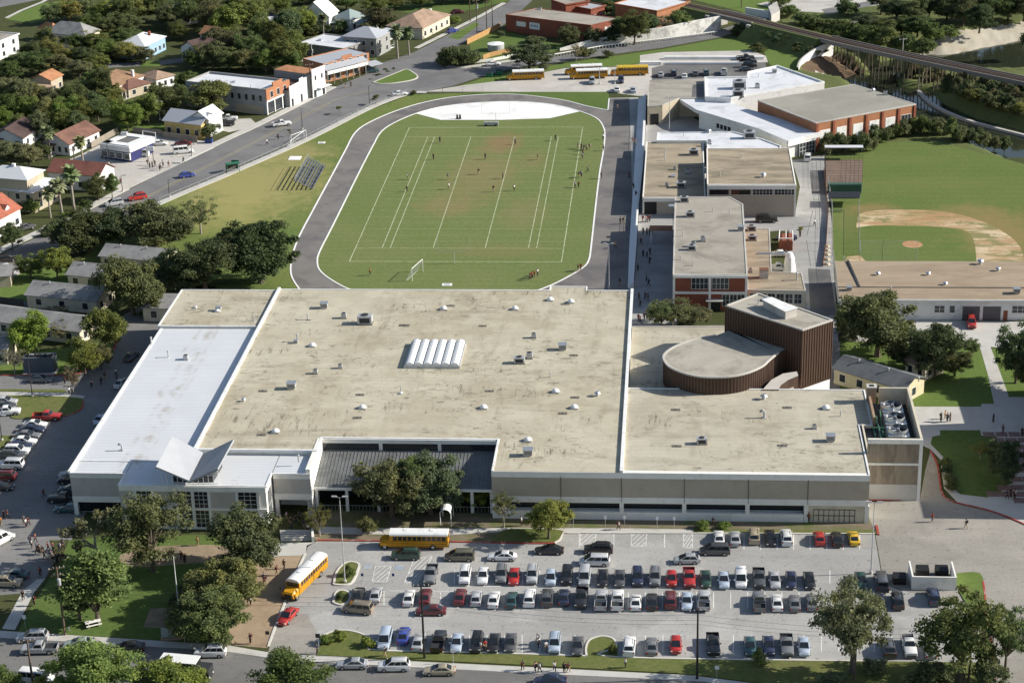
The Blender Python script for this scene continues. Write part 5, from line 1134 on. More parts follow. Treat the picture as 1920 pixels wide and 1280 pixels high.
gp = MATS.get('pipe_green') or mat('pipe_green', (.06, .17, .10), .1, 1., .5)
q = MB(); zz = 9.6
for a, b_ in (((84.0, -109, zz), (86.2, -109, zz)), ((85.2, -115, zz), (85.2, -104, zz)), ((84.6, -115, 8.4), (84.6, -107, 8.4)), ((85.2, -115, zz), (85.2, -115, 8.3)), ((85.2, -112, zz), (86.4, -112, zz)), ((85.2, -104, zz), (85.2, -104, 8.3)), ((85.9, -110, 8.6), (85.9, -103, 10.2))): q.tube(a, b_, .13, .13, 8)
tag(q.obj('cooling_pipes', gp), 'bright green cooling pipes beside the three fan units', 'pipes')
pc = P(1633, 752, 8.8); st_ = thing('brick_chimney', 'squat tan brick chimney at the back corner of the hall roof', 'chimney', (pc.x, pc.y, Z-.05)); MB().box((0, 0, 0), (1.6, 1.6, 2.9)).obj('stack', mat('brick_tan', (.34, .24, .16), .15, .8, .9), st_); MB().box((0, 0, 2.9), (1.8, 1.8, .2)).obj('cap', CONC, st_); MB().box((0, 0, 3.1), (.8, .8, .05)).obj('flue', BLK, st_)
# big vaulted skylight
sk = thing('barrel_skylight', 'large white skylight of six barrel vaults in the middle of the beige roof', 'skylight', (4.6, -76.6, Z))
MB().box((0, 0, -.05), (10.6, 12.2, .65)).obj('curb', GALV, sk)
for i in range(6):
    m_ = MB(); x0 = -5.1+1.7*i; n = 6
    for j in range(8):
        ya, yb = -5.9+j*1.475, -5.9+(j+1)*1.475-.08
        for k_ in range(n):
            a0, a1 = math.pi*k_/n, math.pi*(k_+1)/n; f = lambda a, y: (x0+.85-.8*math.cos(a), y, .6+.55*math.sin(a)); m_.face([f(a0, ya), f(a1, ya), f(a1, yb), f(a0, yb)][::-1])
    for yb in (-5.9, 5.9): m_.face([(x0+.85-.8*math.cos(math.pi*k_/n), yb*.997, .6+.55*math.sin(math.pi*k_/n)) for k_ in range(n+1)])
    m_.obj('vault', DOMEM, sk)
# ---- theatre: windowless ribbed tower and round auditorium
BROWN = mat('brown_metal', (.07, .042, .03), .1, .6, .6, .15); BROWND = mat('brown_metal_rib', (.135, .085, .06), .1, .6, .55, .15)
T = [P(*q, 17)[:2] for q in ((1360, 573), (1505, 619), (1562, 600), (1422, 550))]
rt = wroot('theatre', 'theatre with tall brown ribbed tower and round brown auditorium behind the hall', 'theatre', T)
MB().prism(inset(T, .12), 0, 5.2, False).obj('white_base', CONCW, rt); MB().prism(T, 5.2, 16.9, False, 0, True).obj('tower_wall', BROWN, rt); flat(T, 16.95).obj('tower_roof', mat('roof_grey_tan', (.40, .37, .31), .1, .25, .92, stain=(.28, .255, .21), stain_amt=.4, stain_scale=.15), rt)
edge(MB(), inset(T, .15), 16.9, .35, .22).obj('parapet', CONC, rt)
q = MB()
for i in range(4):
    A, B = T[i], T[(i+1) % 4]; L = wlen(A, B); nn = int(L/.62)
    for j in range(nn+1): u = min(L-.06, max(.06, j*L/nn)); onwall(A, B, u-.06, u+.06, 5.2, 16.9, .11, q)
q.obj('cladding_ribs', BROWND, rt)
hp = [P(*q, 18.6)[:2] for q in ((1431, 561), (1473, 583), (1494, 577), (1447, 557))]; ph_ = MB().prism(hp, 16.9, 18.5, False).obj('penthouse', CONC, rt); flat([(x, y) for x, y in inset(hp, -.2)], 18.55).obj('penthouse_roof', WHITE, ph_)
DZ, CZ = 12.2, 7.2
cr = [(41.7, P(1186, 613, CZ).y), (P(1364, 611, CZ).x+4, P(1364, 611, CZ).y), (70, -73), (71.5, -81), (72.3, -91), (41.7, -91)]
cb_ = MB(); cb_.prism(cr, 0, CZ-.05, False).obj('court_wall', WALLW, rt); flat(cr[::-1], CZ).obj('court_roof', ROOFS, rt); edge(MB(), cr[:2], CZ, .3, .12, False).obj('court_parapet', CONC, rt)
D = smooth_line([tuple(P(*q, DZ)[:2]) for q in ((1342, 629), (1300, 637), (1265, 650), (1246, 664), (1246, 676), (1258, 689), (1285, 700), (1320, 706.5), (1365, 706), (1400, 699), (1428, 687), (1443, 674), (1459, 661))], 8)
Dp = D+[tuple(P(1478, 652, DZ)[:2]), tuple(Vector(T[0])*.3+Vector(T[1])*.7), tuple(Vector(T[0])*.97+Vector(T[1])*.03), tuple(P(1372, 618, DZ)[:2])]
MB().prism(Dp, CZ-.1, DZ-.08, False).obj('drum_wall', BROWN, rt); flat(Dp if sum(Dp[i][0]*Dp[(i+1) % len(Dp)][1]-Dp[(i+1) % len(Dp)][0]*Dp[i][1] for i in range(len(Dp))) > 0 else Dp[::-1], DZ).obj('drum_roof', MATS['roof_grey_tan'], rt)
q = MB(); polyline(q, D, .4, 0, DZ+.15, DZ-.15); q.obj('drum_parapet', CONC, rt)
q = MB(); acc = 0
for a, b_ in zip(D, D[1:]):
    L = wlen(a, b_)
    while acc < L: p_ = Vector(a).lerp(Vector(b_), acc/L); q.tube((p_.x, p_.y, CZ), (p_.x, p_.y, DZ-.15), .11, .11, 4); acc += .62
    acc -= L
q.obj('cladding_ribs', BROWND, rt)
sc = [tuple(P(*q, 9)[:2]) for q in ((1430, 730), (1446, 712), (1468, 700), (1494, 696), (1497, 704), (1478, 712), (1464, 722), (1460, 730))]
MB().prism(sc, 6, 8.95, False).obj('stair_wall', BROWN, rt); flat(sc if sum(sc[i][0]*sc[(i+1) % 8][1]-sc[(i+1) % 8][0]*sc[i][1] for i in range(8)) > 0 else sc[::-1], 9).obj('stair_roof', CONC, rt)
# ---- two storey brick classrooms
rt = wroot('classroom_block', 'two storey brick classroom block with white frame and grey gravel roof', 'school building', [(49.7, -30), (65.5, -30), (65.5, 20), (49.7, 20)])
C2 = [(49.7, -30), (65.4, -30), (65.9, 17), (63, 22.5), (50.1, 22.5)]
MB().prism(C2, 0, 8.1, False).obj('wall', BRICK, rt); flat(C2, 8.15).obj('roof', mat('roof_gravel_grey', (.345, .315, .265), .12, .2, .95, stain=(.22, .20, .165), stain_amt=.42, stain_scale=.08), rt); edge(MB(), inset(C2, .15), 8.1, .35, .14).obj('parapet', CONC, rt)
A, B = (49.7, -30), (65.4, -30)
for z0, z1 in ((7.5, 8.08), (3.9, 4.4)): onwall(A, B, 0, 15.7, z0, z1, .25).obj('frame_beam', WALLW, rt)
for u in (.25, 7.8, 15.45): onwall(A, B, u-.25, u+.25, 0 if u != 7.8 else .0, 7.49, .22).obj('frame_column', WALLW, rt)
windows(rt, A, B, 1, 5., 7.4, 3.4, GLASSB, WHITE, 3.9, 7.5, mull=4); windows(rt, A, B, 1, 5., 7.4, 3.4, GLASSB, WHITE, 8.1, 11.9, mull=4); windows(rt, A, B, 3, 1.2, 3.7, 1.4, GLASSB, WHITE, 10.4, 15.2, mull=2)
onwall(A, B, 7., 10.6, 2.5, 2.75, 1.4).obj('canopy', CONC, rt); onwall(A, B, 8.1, 10.1, .02, 2.4, .05).obj('door', BLK, rt)
for y in range(-26, 20, 6): onwall((49.7, y+5), (49.7, y), .5, 4.5, 4.9, 7.2, .06).obj('window', GLASSB, rt)
MB().box((46.9, 13.9, 3.2), (5.4, 3., .3)).obj('entrance_canopy', BRICKO, rt); [MB().box((44.6, 13.9+s, 0), (.3, .3, 3.2)).obj('canopy_post', WALLW, rt) for s in (-1.2, 1.2)]
E1 = XY([(1403, 428), (1443, 428), (1447, 508), (1504, 512), (1511, 545), (1400, 543)], 4); E1[0] = (65.95, E1[0][1]); E1[-1] = (65.5, E1[-1][1])
rt = wroot('annex', 'single storey flat roofed annex attached to the right of the brick classrooms', 'school building', E1)
MB().prism(E1, 0, 3.9, False).obj('wall', CREAM, rt); flat(E1[::-1] if sum(E1[i][0]*E1[(i+1) % 6][1]-E1[(i+1) % 6][0]*E1[i][1] for i in range(6)) < 0 else E1, 3.95).obj('roof', ROOFGB, rt); edge(MB(), inset(E1, .12), 3.9, .3, .12).obj('parapet', CONC, rt)
A, B = E1[5], E1[4]; windows(rt, A, B, 6, 1.1, 3.2, 1.5, GLASSB, WHITE, .4, 11.6, mull=2)
# ---- hall with ribbon window and its lower neighbour
H1_ = [(57.8, 32.3), (79, 32.3), (79, 62.5), (58.1, 62.5)]
rt = wroot('assembly_hall', 'tall flat roofed hall with brown speckled roof and ribbon window under a white fascia', 'school building', H1_)
MB().prism(H1_, 0, 7.9, False).obj('wall', PANEL, rt); flat(H1_, 7.95).obj('roof', ROOFGB, rt); edge(MB(), inset(H1_, .12), 7.9, .3, .16).obj('parapet', WALLW, rt)
A, B = H1_[0], H1_[1]; onwall(A, B, 0, 21.2, 6.9, 7.88, .25).obj('fascia_band', WALLW, rt)
for i in range(4): windows(rt, A, B, 1, 5.5, 6.8, 4.7, GLASS, WALLW, .3+5.2*i, 5.5+5.2*i, 'ribbon_window', mull=6 if i > 1 else 0)
for u in (.2, 21): onwall(A, B, u-.2, u+.2, 0, 6.89, .18).obj('pier', WALLW, rt)
onwall((79, 32.3), (79, 62.5), .3, 29.8, 6.9, 7.8, .1).obj('fascia_band', WALLW, rt); onwall((79, 32.3), (79, 62.5), .6, 29, 0, 3., .12).obj('fence_panel', GALV, rt)
H2_ = [(42.3, 34), (57.5, 34), (57.5, 81), (42.6, 81)]
rt = wroot('music_block', 'low school block with brown stained roof and rooftop ducts left of the assembly hall', 'school building', H2_)
MB().prism(H2_, 0, 4.1, False).obj('wall', PANEL, rt); flat(H2_, 4.15).obj('roof', ROOFGB, rt); edge(MB(), inset(H2_, .12), 4.1, .3, .14).obj('parapet', WALLW, rt)
A, B = H2_[0], H2_[1]; onwall(A, B, 0, 15.2, 3.2, 4.08, .2).obj('fascia_band', WALLW, rt); onwall(A, B, .5, 3.4, .02, 3.19, .05).obj('recess_shade_panel', BLK, rt); onwall(A, B, 0, .3, 0, 3.19, .15).obj('pier', WALLW, rt)  # flat black panel paints the shade of a recess onto the front wall
H3_ = XY([(1231, 265), (1233, 250), (1375, 248), (1400, 255), (1430, 262), (1464, 275), (1464, 280), (1326, 280), (1325, 265)], 4.7)
rt = wroot('white_link_block', 'low white roofed link block behind the brown roofed school blocks', 'school building', H3_)
q = H3_ if sum(H3_[i][0]*H3_[(i+1) % 9][1]-H3_[(i+1) % 9][0]*H3_[i][1] for i in range(9)) > 0 else H3_[::-1]
MB().prism(q, 0, 4.62, False).obj('wall', WALLW, rt); flat(q, 4.7).obj('roof', mat('roof_white_coat', (.66, .67, .69), .06, .2, .7, stain=(.5, .51, .52), stain_amt=.38, stain_scale=.15), rt); edge(MB(), inset(q, .12), 4.65, .3, .3).obj('parapet', WHITE, rt)
WRF = MATS['roof_white_coat']
H4_ = XY([(1216, 151), (1320, 147), (1322, 184), (1274, 184), (1242, 197), (1214, 199)], 5.5); q = H4_[::-1]
rt = wroot('stone_block', 'square beige flat roofed block beside the rear car park', 'school building', H4_)
MB().prism(q, 0, 5.4, False).obj('wall', TANW, rt); flat(q, 5.45).obj('roof', ROOFG, rt); edge(MB(), inset(q, .12), 5.4, .3, .12).obj('parapet', CONC, rt); flat(XY([(1297, 182), (1299, 159), (1320, 158), (1321, 181)], 5.5), 5.47).obj('roof_dark_square', ASPH, rt)  # flat dark square laid on the roof
A, B = H4_[5], H4_[4]; onwall(A, B, .8, 3.2, 0, 3.1, .06).obj('door', BLK, rt)
H6_ = XY([(1322, 184), (1321, 147), (1400, 146), (1402, 137), (1458, 125), (1546, 156), (1370, 186)], 6.3)
rt = wroot('white_roof_block', 'white roofed school block with cream rooftop units behind the brick gym', 'school building', H6_)
q = H6_ if sum(H6_[i][0]*H6_[(i+1) % 7][1]-H6_[(i+1) % 7][0]*H6_[i][1] for i in range(7)) > 0 else H6_[::-1]
MB().prism(q, 0, 6.2, False).obj('wall', WHW, rt); flat(q, 6.3).obj('roof', WRF, rt); edge(MB(), inset(q, .15), 6.25, .4, .5).obj('parapet', WHITE, rt)
H5_ = XY([(1271, 184), (1351, 184), (1396, 203), (1540, 243), (1540, 250), (1475, 264), (1422, 241), (1306, 206)], 5.2); q = H5_[::-1]
rt = wroot('angled_wing', 'angled white roofed wing running diagonally up to the brick gym', 'school building', H5_)
W5 = [tuple(P(1306, 206, 5.2)[:2]), tuple(P(1422, 241, 5.2)[:2]), tuple(P(1475, 264, 5.2)[:2]), tuple(P(1530, 250, 5.2)[:2]), tuple(P(1396, 206, 5.2)[:2]), tuple(P(1345, 187, 5.2)[:2])]
MB().prism(inset(W5, .6), 0, 4.3, False).obj('wall', GREYW if False else WALLW, rt); MB().prism(q, 4.2, 5.2, False, 0, True).obj('fascia', WHW, rt); flat(q, 5.22).obj('roof', WRF, rt)
A, B = inset(W5, .6)[0], inset(W5, .6)[1]; windows(rt, A, B, 4, 1.6, 2.9, 1.1, GLASS, WHITE, 7., 13.)
A, B = tuple(P(1476, 265, 5.)[:2]), tuple(P(1529, 252, 5.)[:2])
onwall(A, B, .1, wlen(A, B), 3.6, 5.25, .4).obj('entrance_fascia', WHITE, rt); onwall(A, B, 4.4, wlen(A, B)-.3, .05, 3.5, .05).obj('entrance_glazing', GLASSB, rt); q = MB(); [onwall(A, B, 4.4+i*1.1, 4.48+i*1.1, .05, 3.5, .08, q) for i in range(6)]; [onwall(A, B, 4.4, wlen(A, B)-.3, z_, z_+.08, .075, q) for z_ in (1.2, 2.3)]; q.obj('glazing_bars', WHITE, rt)
# ---- brick gym
G = [tuple(P(*q, 7.9)[:2]) for q in ((1421, 188), (1530, 230), (1717, 195), (1601, 158))]
rt = wroot('gymnasium', 'red brick gymnasium with plain grey roof and tall white windows beside the river', 'gymnasium', G)
MB().prism(G, -3, 7.75, False).obj('wall', BRICKO, rt); flat(G, 7.85).obj('roof', mat('roof_gym_grey', (.325, .31, .265), .06, .12, .95, stain=(.27, .255, .215), stain_amt=.42, stain_scale=.06), rt); edge(MB(), inset(G, .1), 7.7, .4, .2).obj('roof_edge', CONC, rt)
A, B = G[1], G[2]; L = wlen(A, B)
onwall(A, B, 0, L, -3, .6, .1).obj('plinth', BRICK, rt)
for i in range(7): u = .35+(L-.7)*i/6; onwall(A, B, u-.35, u+.35, .61, 7.6, .3).obj('pilaster', BRICK, rt)
for i in range(6): u = .35+(L-.7)*(i+.5)/6; windows(rt, A, B, 1, 2., 5.4, 3.1, WHITE if i < 5 else GLASSB, CONCW, u-1.7, u+1.7, mull=3)
# ---- garage block on the right
Gq = [(84.6, -34.6), (127, -34.6), (127, -12.6), (85.2, -12.6)]
rt = wroot('workshop_block', 'long white workshop with brown low pitched roof and two grey roller doors', 'workshop', Gq)
MB().prism(Gq, 0, 4.55, False).obj('wall', WHW, rt)
MB().face([(84.3, -35, 4.6), (127, -35, 4.6), (127, -29, 5.1), (84.4, -29, 5.1)]).face([(84.4, -29, 5.1), (127, -29, 5.1), (127, -12.3, 4.9), (85, -12.3, 4.9)]).obj('roof', mat('roof_workshop', (.36, .285, .2), .1, .2, .95, stretch=(.5, 1.5, 1), stain=(.28, .215, .15), stain_amt=.42, stain_scale=.1), rt)
q = MB().box((105.7, -29, 5.06), (42.6, .3, .12)); q.prism([(88.6, -28.8), (89.1, -28.8), (88.0, -12.6), (87.6, -12.6)], 4.8, 5.2); q.obj('roof_ridge', DARKM, rt); MB().prism([(84.3, -35.02), (127, -35.02), (127, -34.8), (84.3, -34.8)], 4.3, 4.66).obj('gutter', WHITE, rt)
A, B = (84.6, -34.6), (127, -34.6)
def ux(px, z=1.5): return P(px, 590, 0).x-84.6
for a, b_ in ((1800, 1832), (1838, 1871)):
    dd = onwall(A, B, ux(a), ux(b_), .02, 3.1, .04).obj('roller_door', mat('door_grey', (.13, .12, .125), .1), rt); q = MB(); [onwall(A, B, ux(a), ux(b_), .3+.3*i, .33+.3*i, .06, q) for i in range(9)]; q.obj('door_slats', DARKM, dd)
windows(rt, A, B, 1, 1.7, 3.2, 2.0, GLASSB, WHITE, ux(1747), ux(1767), mull=2); windows(rt, A, B, 1, 1.7, 3.2, 1.0, GLASSB, WHITE, ux(1775), ux(1786)); windows(rt, A, B, 1, 1.7, 3.2, 3.2, GLASSB, WHITE, ux(1890), ux(1923), mull=3)
onwall(A, B, ux(1876), ux(1884), .02, 2.2, .05).obj('door', BRICK, rt)
# ---- teaching block just outside the frame on the right: it throws the broad shadow on the plaza
rt = wroot('teaching_block', 'large brick teaching block at the far right of the plaza', 'school building', [(122, -121), (160, -121), (160, -70), (122, -70)])
MB().prism([(120.5, -121), (160, -121), (160, -84.2), (120.5, -84.2)], 0, 15.8, False).obj('wall', BRICK, rt); flat([(120.5, -121), (160, -121), (160, -84.2), (120.5, -84.2)], 15.8).obj('roof', ROOFG, rt)
MB().prism([(123.5, -84.15), (160, -84.15), (160, -70), (123.5, -70)], 0, 11, False).obj('stair_wall', BRICK, rt); flat([(123.5, -84.1), (160, -84.1), (160, -70), (123.5, -70)], 11.).obj('stair_roof', ROOFG, rt)
windows(rt, (120.5, -84.2), (120.5, -121), 9, 1.2, 3.4, 2.2, GLASSB, WALLW); windows(rt, (120.5, -84.2), (120.5, -121), 9, 5.2, 7.4, 2.2, GLASSB, WALLW); windows(rt, (120.5, -84.2), (120.5, -121), 9, 9.2, 11.4, 2.2, GLASSB, WALLW); windows(rt, (120.5, -121), (160, -121), 9, 5.2, 7.4, 2.2, GLASSB, WALLW); windows(rt, (120.5, -121), (160, -121), 9, 1.2, 3.4, 2.2, GLASSB, WALLW)
# ---- concrete terrace seats along the track
tl = [wp(*q) for q in ((1197, 186), (1193, 260), (1189, 320), (1184, 400), (1180, 460), (1177, 541))]; tr_ = [wp(*q) for q in ((1212, 186), (1209, 260), (1206, 320), (1197, 400), (1194, 460), (1188, 541))]
rt = wroot('concrete_bleachers', 'long pale concrete step seating along the right side of the track', 'bleachers', tl); n = 4
for i in range(n):
    a = [tuple(Vector(p)+(Vector(q)-Vector(p))*(i/n)) for p, q in zip(tl, tr_)]; b_ = [tuple(Vector(p)+(Vector(q)-Vector(p))*((i+1)/n-.002)) for p, q in zip(tl, tr_)]
    MB().prism(a+b_[::-1], 0, .35*(i+1)).obj('step', CONCW, rt)
q = MB()
for p, pn in zip(tr_[:-1], tr_[1:]):
    L = wlen(p, pn); k_ = int(L/2.5)
    for i in range(k_): c = Vector(p).lerp(Vector(pn), i/k_); q.tube((c.x+.1, c.y, 0), (c.x+.1, c.y, 2.4), .03, .03, 5)
    for z_ in (1.9, 2.4): q.tube((p[0]+.1, p[1], z_), (pn[0]+.1, pn[1], z_), .025, .025, 4)
q.obj('handrail', DARKM, rt)

# ---- neighbourhood houses
BRK = BRICK
G1 = 'portable classrooms under the oaks'
house('long grey gabled portable classroom behind the dark oaks below the main road', (183, 480), (306, 491), 8.5, 3.0, 1.7, 'gx', CREAM, SHG, nw=5, vents=3, group=G1, name='portable_classroom', cat='portable classroom')
house('short grey gabled portable classroom half hidden by the round oak', (121, 515), (212, 524), 8.5, 3.0, 1.8, 'gx', CREAM, SHG, nw=3, vents=1, group=G1, name='portable_classroom', cat='portable classroom', door=.2)
house('long portable classroom with a pale ridge and three dark windows, leaf shade on its roof', (44, 553), (182, 566), 9, 3.0, 1.9, 'gx', CREAM, SHG, nw=3, vents=1, group=G1, name='portable_classroom', cat='portable classroom')
house('portable classroom behind the bright yellow-green tree at the left edge', (-60, 596), (150, 623), 9, 3.0, 1.8, 'gx', CREAM, SHG, nw=5, group=G1, name='portable_classroom', cat='portable classroom')
house('small grey portable classroom tucked behind the corner of the school hall', (262, 577), (350, 580), 9, 3.2, 1.4, 'gx', CREAM, SHG, nw=2, group=G1, name='portable_classroom', cat='portable classroom')
house('cream portable cut by the left edge beside the metal cooling container', (-60, 657), (14, 656), 8, 3.4, 1.4, 'gx', CREAM, SHG, nw=3, name='portable_classroom', cat='portable classroom', group=G1)
house('little tan shed with grey roof at the left edge below the street', (-50, 522), (22, 517), 8, 2.8, 1.3, 'gx', TANW, SHG, nw=1, name='shed', cat='shed')
house('pale yellow portable building with charcoal roof right of the brown theatre', (1558, 690), (1696, 732), 8, 3.2, 1.6, 'gx', YELW if False else wallmat('wall_pale_yellow', (.62, .55, .36)), SHC, nw=4, nwr=1, vents=3, door=.05, name='portable_classroom', cat='portable classroom')
house('small cream hut under the big oaks on the right', (1692, 675), (1736, 690), 7, 3, 1.2, 'gx', CREAM, SHT, nw=2, name='hut', cat='hut')
house('big white house with flat grey roof at the left edge of the neighbourhood', (-45, 96), (37, 64), 15, 6, .1, 'flat', WHW, ROOFG, nw=4, nwr=2, two=True)
house('grey hip roofed house with cream walls among dense trees', (160, 68), (190, 56), 17, 5.4, 3.2, 'hip', CREAM, SHG, nw=3)
house('blue house with bright white hip roof and brick chimney', (272, 88), (313, 68), 11, 4.4, 2.4, 'hip', BLUEW, MTW, nw=5, chimney=[(.25, .3, 2.6, BRK)])
house('white house with dark brown hip roof behind the grey shop block', (335, 88), (369, 96), 12, 4.4, 2.6, 'gy', WHW, SHD, nw=3, nwr=2)
house('orange roofed cottage behind the dark brown roof', (372, 64), (395, 67), 7, 4.5, 2.2, 'gx', WHW, SHO, nw=1, nwr=1)
house('white walled house with patchy brown hip roof and tall white vent', (213, 165), (273, 141), 12, 4, 2.8, 'hip', WHW, SHX, nw=7, porch=(3.5, 2.5, 2.8), chimney=[(.45, .12, 2.4, WHW)])
house('low brown roofed garage in front of the patchy roofed house', (240, 168), (286, 154), 8, 3, 1.6, 'hip', TANW, SHB, nw=2)
house('tan roofed cottage left of the grey shop block', (292, 150), (330, 140), 9, 3.4, 1.6, 'hip', WHW, SHT, nw=3)
house('small orange tiled cottage deep among the trees', (96, 152), (120, 140), 8, 4.2, 1.8, 'gx', TANW, SHO, nw=2)
house('orange roofed cottage beside the big white house', (98, 58), (118, 53), 8, 4, 2, 'hip', CREAM, SHO, nw=2)
house('dark roofed bungalow with white gable at the left edge', (-24, 258), (44, 260), 13, 3.3, 2.6, 'gy', WHW, SHD, nw=3, porch=(4, 2, 2.6))
house('white bungalow with brown gable roof left of the corner shop', (76, 266), (130, 272), 15, 3.3, 2.6, 'gy', WHW, SHB, nw=4, nwr=4, porch=(4.2, 2., 2.6), chimney=[(.0, .55, 1.8, WHW)])
house('yellow house with grey metal roof and white gable on the main road', (303, 226), (377, 235), 9.5, 4.2, 2.4, 'gx', YELW, MTG, nw=4, nwr=1, porch=None)
house('white roofed rear part of the yellow house by the grey shop block', (352, 222), (392, 226), 8, 5, 2.4, 'gy', WHW, MTW, nw=1)
house('long building with red shingle roof and white end wall by the palms', (86, 322), (186, 331), 8.5, 4.4, 2.4, 'gx', WHW, roofmat('shingle_red_brown', (.235, .095, .07)), nw=4, nwr=1)
house('pale two storey house with wide white metal roof, lower tier, by the palms', (-40, 350), (62, 362), 12, 5.4, 2., 'hip', TANW, MTW, nw=5, two=True)
house('upper storey of the pale white roofed house by the palms', (-40, 331), (51, 338), 9, 8.4, 2., 'hip', TANW, MTW, nw=5, nwr=2, chimney=[(.1, .5, 2.4, WHW)], name='house_tower')
house('red roofed house with white gables at the left edge beside the street', (-24, 424), (42, 389), 11, 4.5, 3.4, 'gx', WHW, SHR, nw=4, dormer=[(.4, .12, .8, WHW), (-.2, .12, .8, WHW)])
house('low white flat roofed store beside the two storey porch house', (560, 82), (645, 93), 14, 4.6, .1, 'flat', GREYW, MATS['roof_white_coat'], nw=0, name='store_building', cat='store')
house('two storey grey house with pale metal hip roof and white corner porch', (640, 68), (706, 73), 11, 6.2, 2.4, 'hip', GREYW, MTG, nw=4, two=True)
house('cream house with tan hip roof by the side road', (793, 54), (846, 27), 14, 3.8, 3., 'hip', CREAM, SHT, nw=5, nwr=3, chimney=[(.85, .5, 1.6, WHW)])
house('green metal roofed house left of the tan roofed house', (622, 32), (656, 38), 9, 4.2, 2.4, 'hip', WHW, MTT, nw=2, porch=(4, 2, 2.8))
house('small pale green roofed porch house behind the palms', (664, 44), (702, 45), 8, 3.4, 1.8, 'hip', WHW, MTT, nw=2)
house('tall white house with steep white and grey roof and a dormer', (560, 31), (618, 33), 10, 5, 5, 'gy', WHW, MTW, nw=2, dormer=None)
house('low pale metal roofed shed by the red brick works', (1058, 10), (1108, 19), 8, 4.6, .2, 'flat', BRICK, MTG, nw=0, name='shed', cat='shed')
house('white flat roofed warehouse behind the trees by the railway', (1150, 8), (1232, 22), 18, 5.6, .2, 'flat', BRICKO, MATS['roof_white_coat'], nw=0, name='warehouse', cat='warehouse')
house('white walled house peeping out of the trees at the top', (345, 22), (372, 16), 9, 5, 2, 'hip', WHW, MTW, nw=2)
house('white house with grey roof hidden behind trees at the top', (452, 8), (478, 2), 9, 5, 2, 'hip', WHW, MTG, nw=2)
house('flat roofed blue house hidden among the trees at the top', (478, 40), (508, 42), 8, 4.5, .1, 'flat', NAVYW, MATS['roof_white_coat'], nw=2)
house('brown shed with pale roof in the dense trees on the left', (82, 172), (104, 160), 8, 3.2, 1.2, 'hip', TANW, SHT, nw=1, name='shed', cat='shed')
# veranda columns of the grey porch house
r = wroot('porch', 'white two tier corner porch of the two storey grey house', 'porch', [tuple(P(720, 100)[:2])])
A, B = P(704, 104), P(739, 90)
for k_ in range(4):
    c = A.lerp(B, k_/3); MB().box((c.x, c.y, 0), (.16, .16, 6.)).obj('porch_post', WHITE, r)
for z_ in (.3, 3.2): 
    d = (B-A).normalized(); n = Vector((-d.y, d.x, 0)); MB().prism([tuple(A[:2]), tuple(B[:2]), tuple((B+n*2.2)[:2]), tuple((A+n*2.2)[:2])], z_-.15, z_).obj('porch_deck', WHITE, r)
    MB().tube(A+Vector((0, 0, z_+.9)), B+Vector((0, 0, z_+.9)), .05, .05, 5).obj('railing', WHITE, r)
n = n*2.6; MB().face([(A.x-d.x, A.y-d.y, 5.9), (B.x+d.x*.5, B.y+d.y*.5, 5.9), (B.x+n.x, B.y+n.y, 6.5), (A.x+n.x, A.y+n.y, 6.5)]).obj('porch_roof', MTG, r)
# ---- shops along the main road
h11 = hz(500, 216, 168); A, B = P(347, 152, h11), P(497, 168, h11); C_ = P(541, 149, h11); Dd = A+(C_-B)
q4 = [tuple(p[:2]) for p in (A, B, C_, Dd)]
rt = wroot('shop_block', 'grey rendered two storey shop block with white roof and stepped orange brick front', 'shop', q4)
MB().prism(q4, 0, h11-.5, False).obj('wall', wallmat('render_grey_stained', (.34, .345, .36)), rt); flat(q4, h11-.6).obj('roof', WRF, rt); edge(MB(), inset(q4, .2), h11-.7, .35, .7).obj('parapet', GREYW, rt)
L = wlen(B, C_); onwall(B, C_, 0, L, 4.2, h11, .3).obj('brick_front', BRICKO, rt); onwall(B, C_, L*.3, L*.7, h11+.002, h11+1.2, .29).obj('brick_gable', BRICKO, rt); onwall(B, C_, 0, L, 3.7, 4.195, .45).obj('shop_fascia', WHITE, rt); onwall(B, C_, .4, L-.4, .3, 3.6, .1).obj('shop_window', GLASSB, rt)
for u in (.2, L*.33, L*.66, L-.2): onwall(B, C_, u-.2, u+.2, 0, 3.69, .3).obj('pilaster', WHITE, rt)
windows(rt, B, C_, 3, h11-2.9, h11-1.1, 1.3, GLASSB, WHITE, 1, L-1, t=.32)
La = wlen(A, B); windows(rt, A, B, 8, h11-3.6, h11-2., .9, GLASSB, GREYW, La*.28, La-.6, t=.03); onwall(A, B, La*.62, La-1, 0, 2.6, .2).obj('loading_bay', PANEL, rt)
def shopfront(label, a, b, h, W, steps, roofm, doorw):
    A, B = P(*a, h), P(*b, h); d = (B-A).normalized(); n = Vector((-d.y, d.x, 0)); q = [tuple(p[:2]) for p in (A, B, B+n*W, A+n*W)]; L = wlen(A, B)
    rt = wroot('shop_building', label, 'shop', q); MB().prism(q, 0, h-1.2, False).obj('wall', GREYW, rt); flat(inset(q, .05), h-1.2).obj('roof', roofm, rt); onwall(A, B, 0, L, 0, h-.4, .25).obj('white_front', WHW, rt)
    for u0, u1, z1 in steps: onwall(A, B, u0*L, u1*L, h-.395, h+z1, .25).obj('stepped_parapet', WHW, rt)
    for k_ in range(doorw): u = L*(k_+.5)/doorw; onwall(A, B, u-.6, u+.6, .1, 2.4, .29).obj('door' if k_ % 2 else 'shop_window', GLASSB if k_ % 2 == 0 else wallmat('door_pale_blue', (.45, .55, .62)), rt)
    return rt, A, B, L
hA = hz(546, 202, 163); shopfront('long white stepped shop front next to the orange brick front', (541, 163), (583, 142), hA, 15, ((0, .45, .0), (.45, .62, .9), (.62, 1, .4)), SHB, 5)
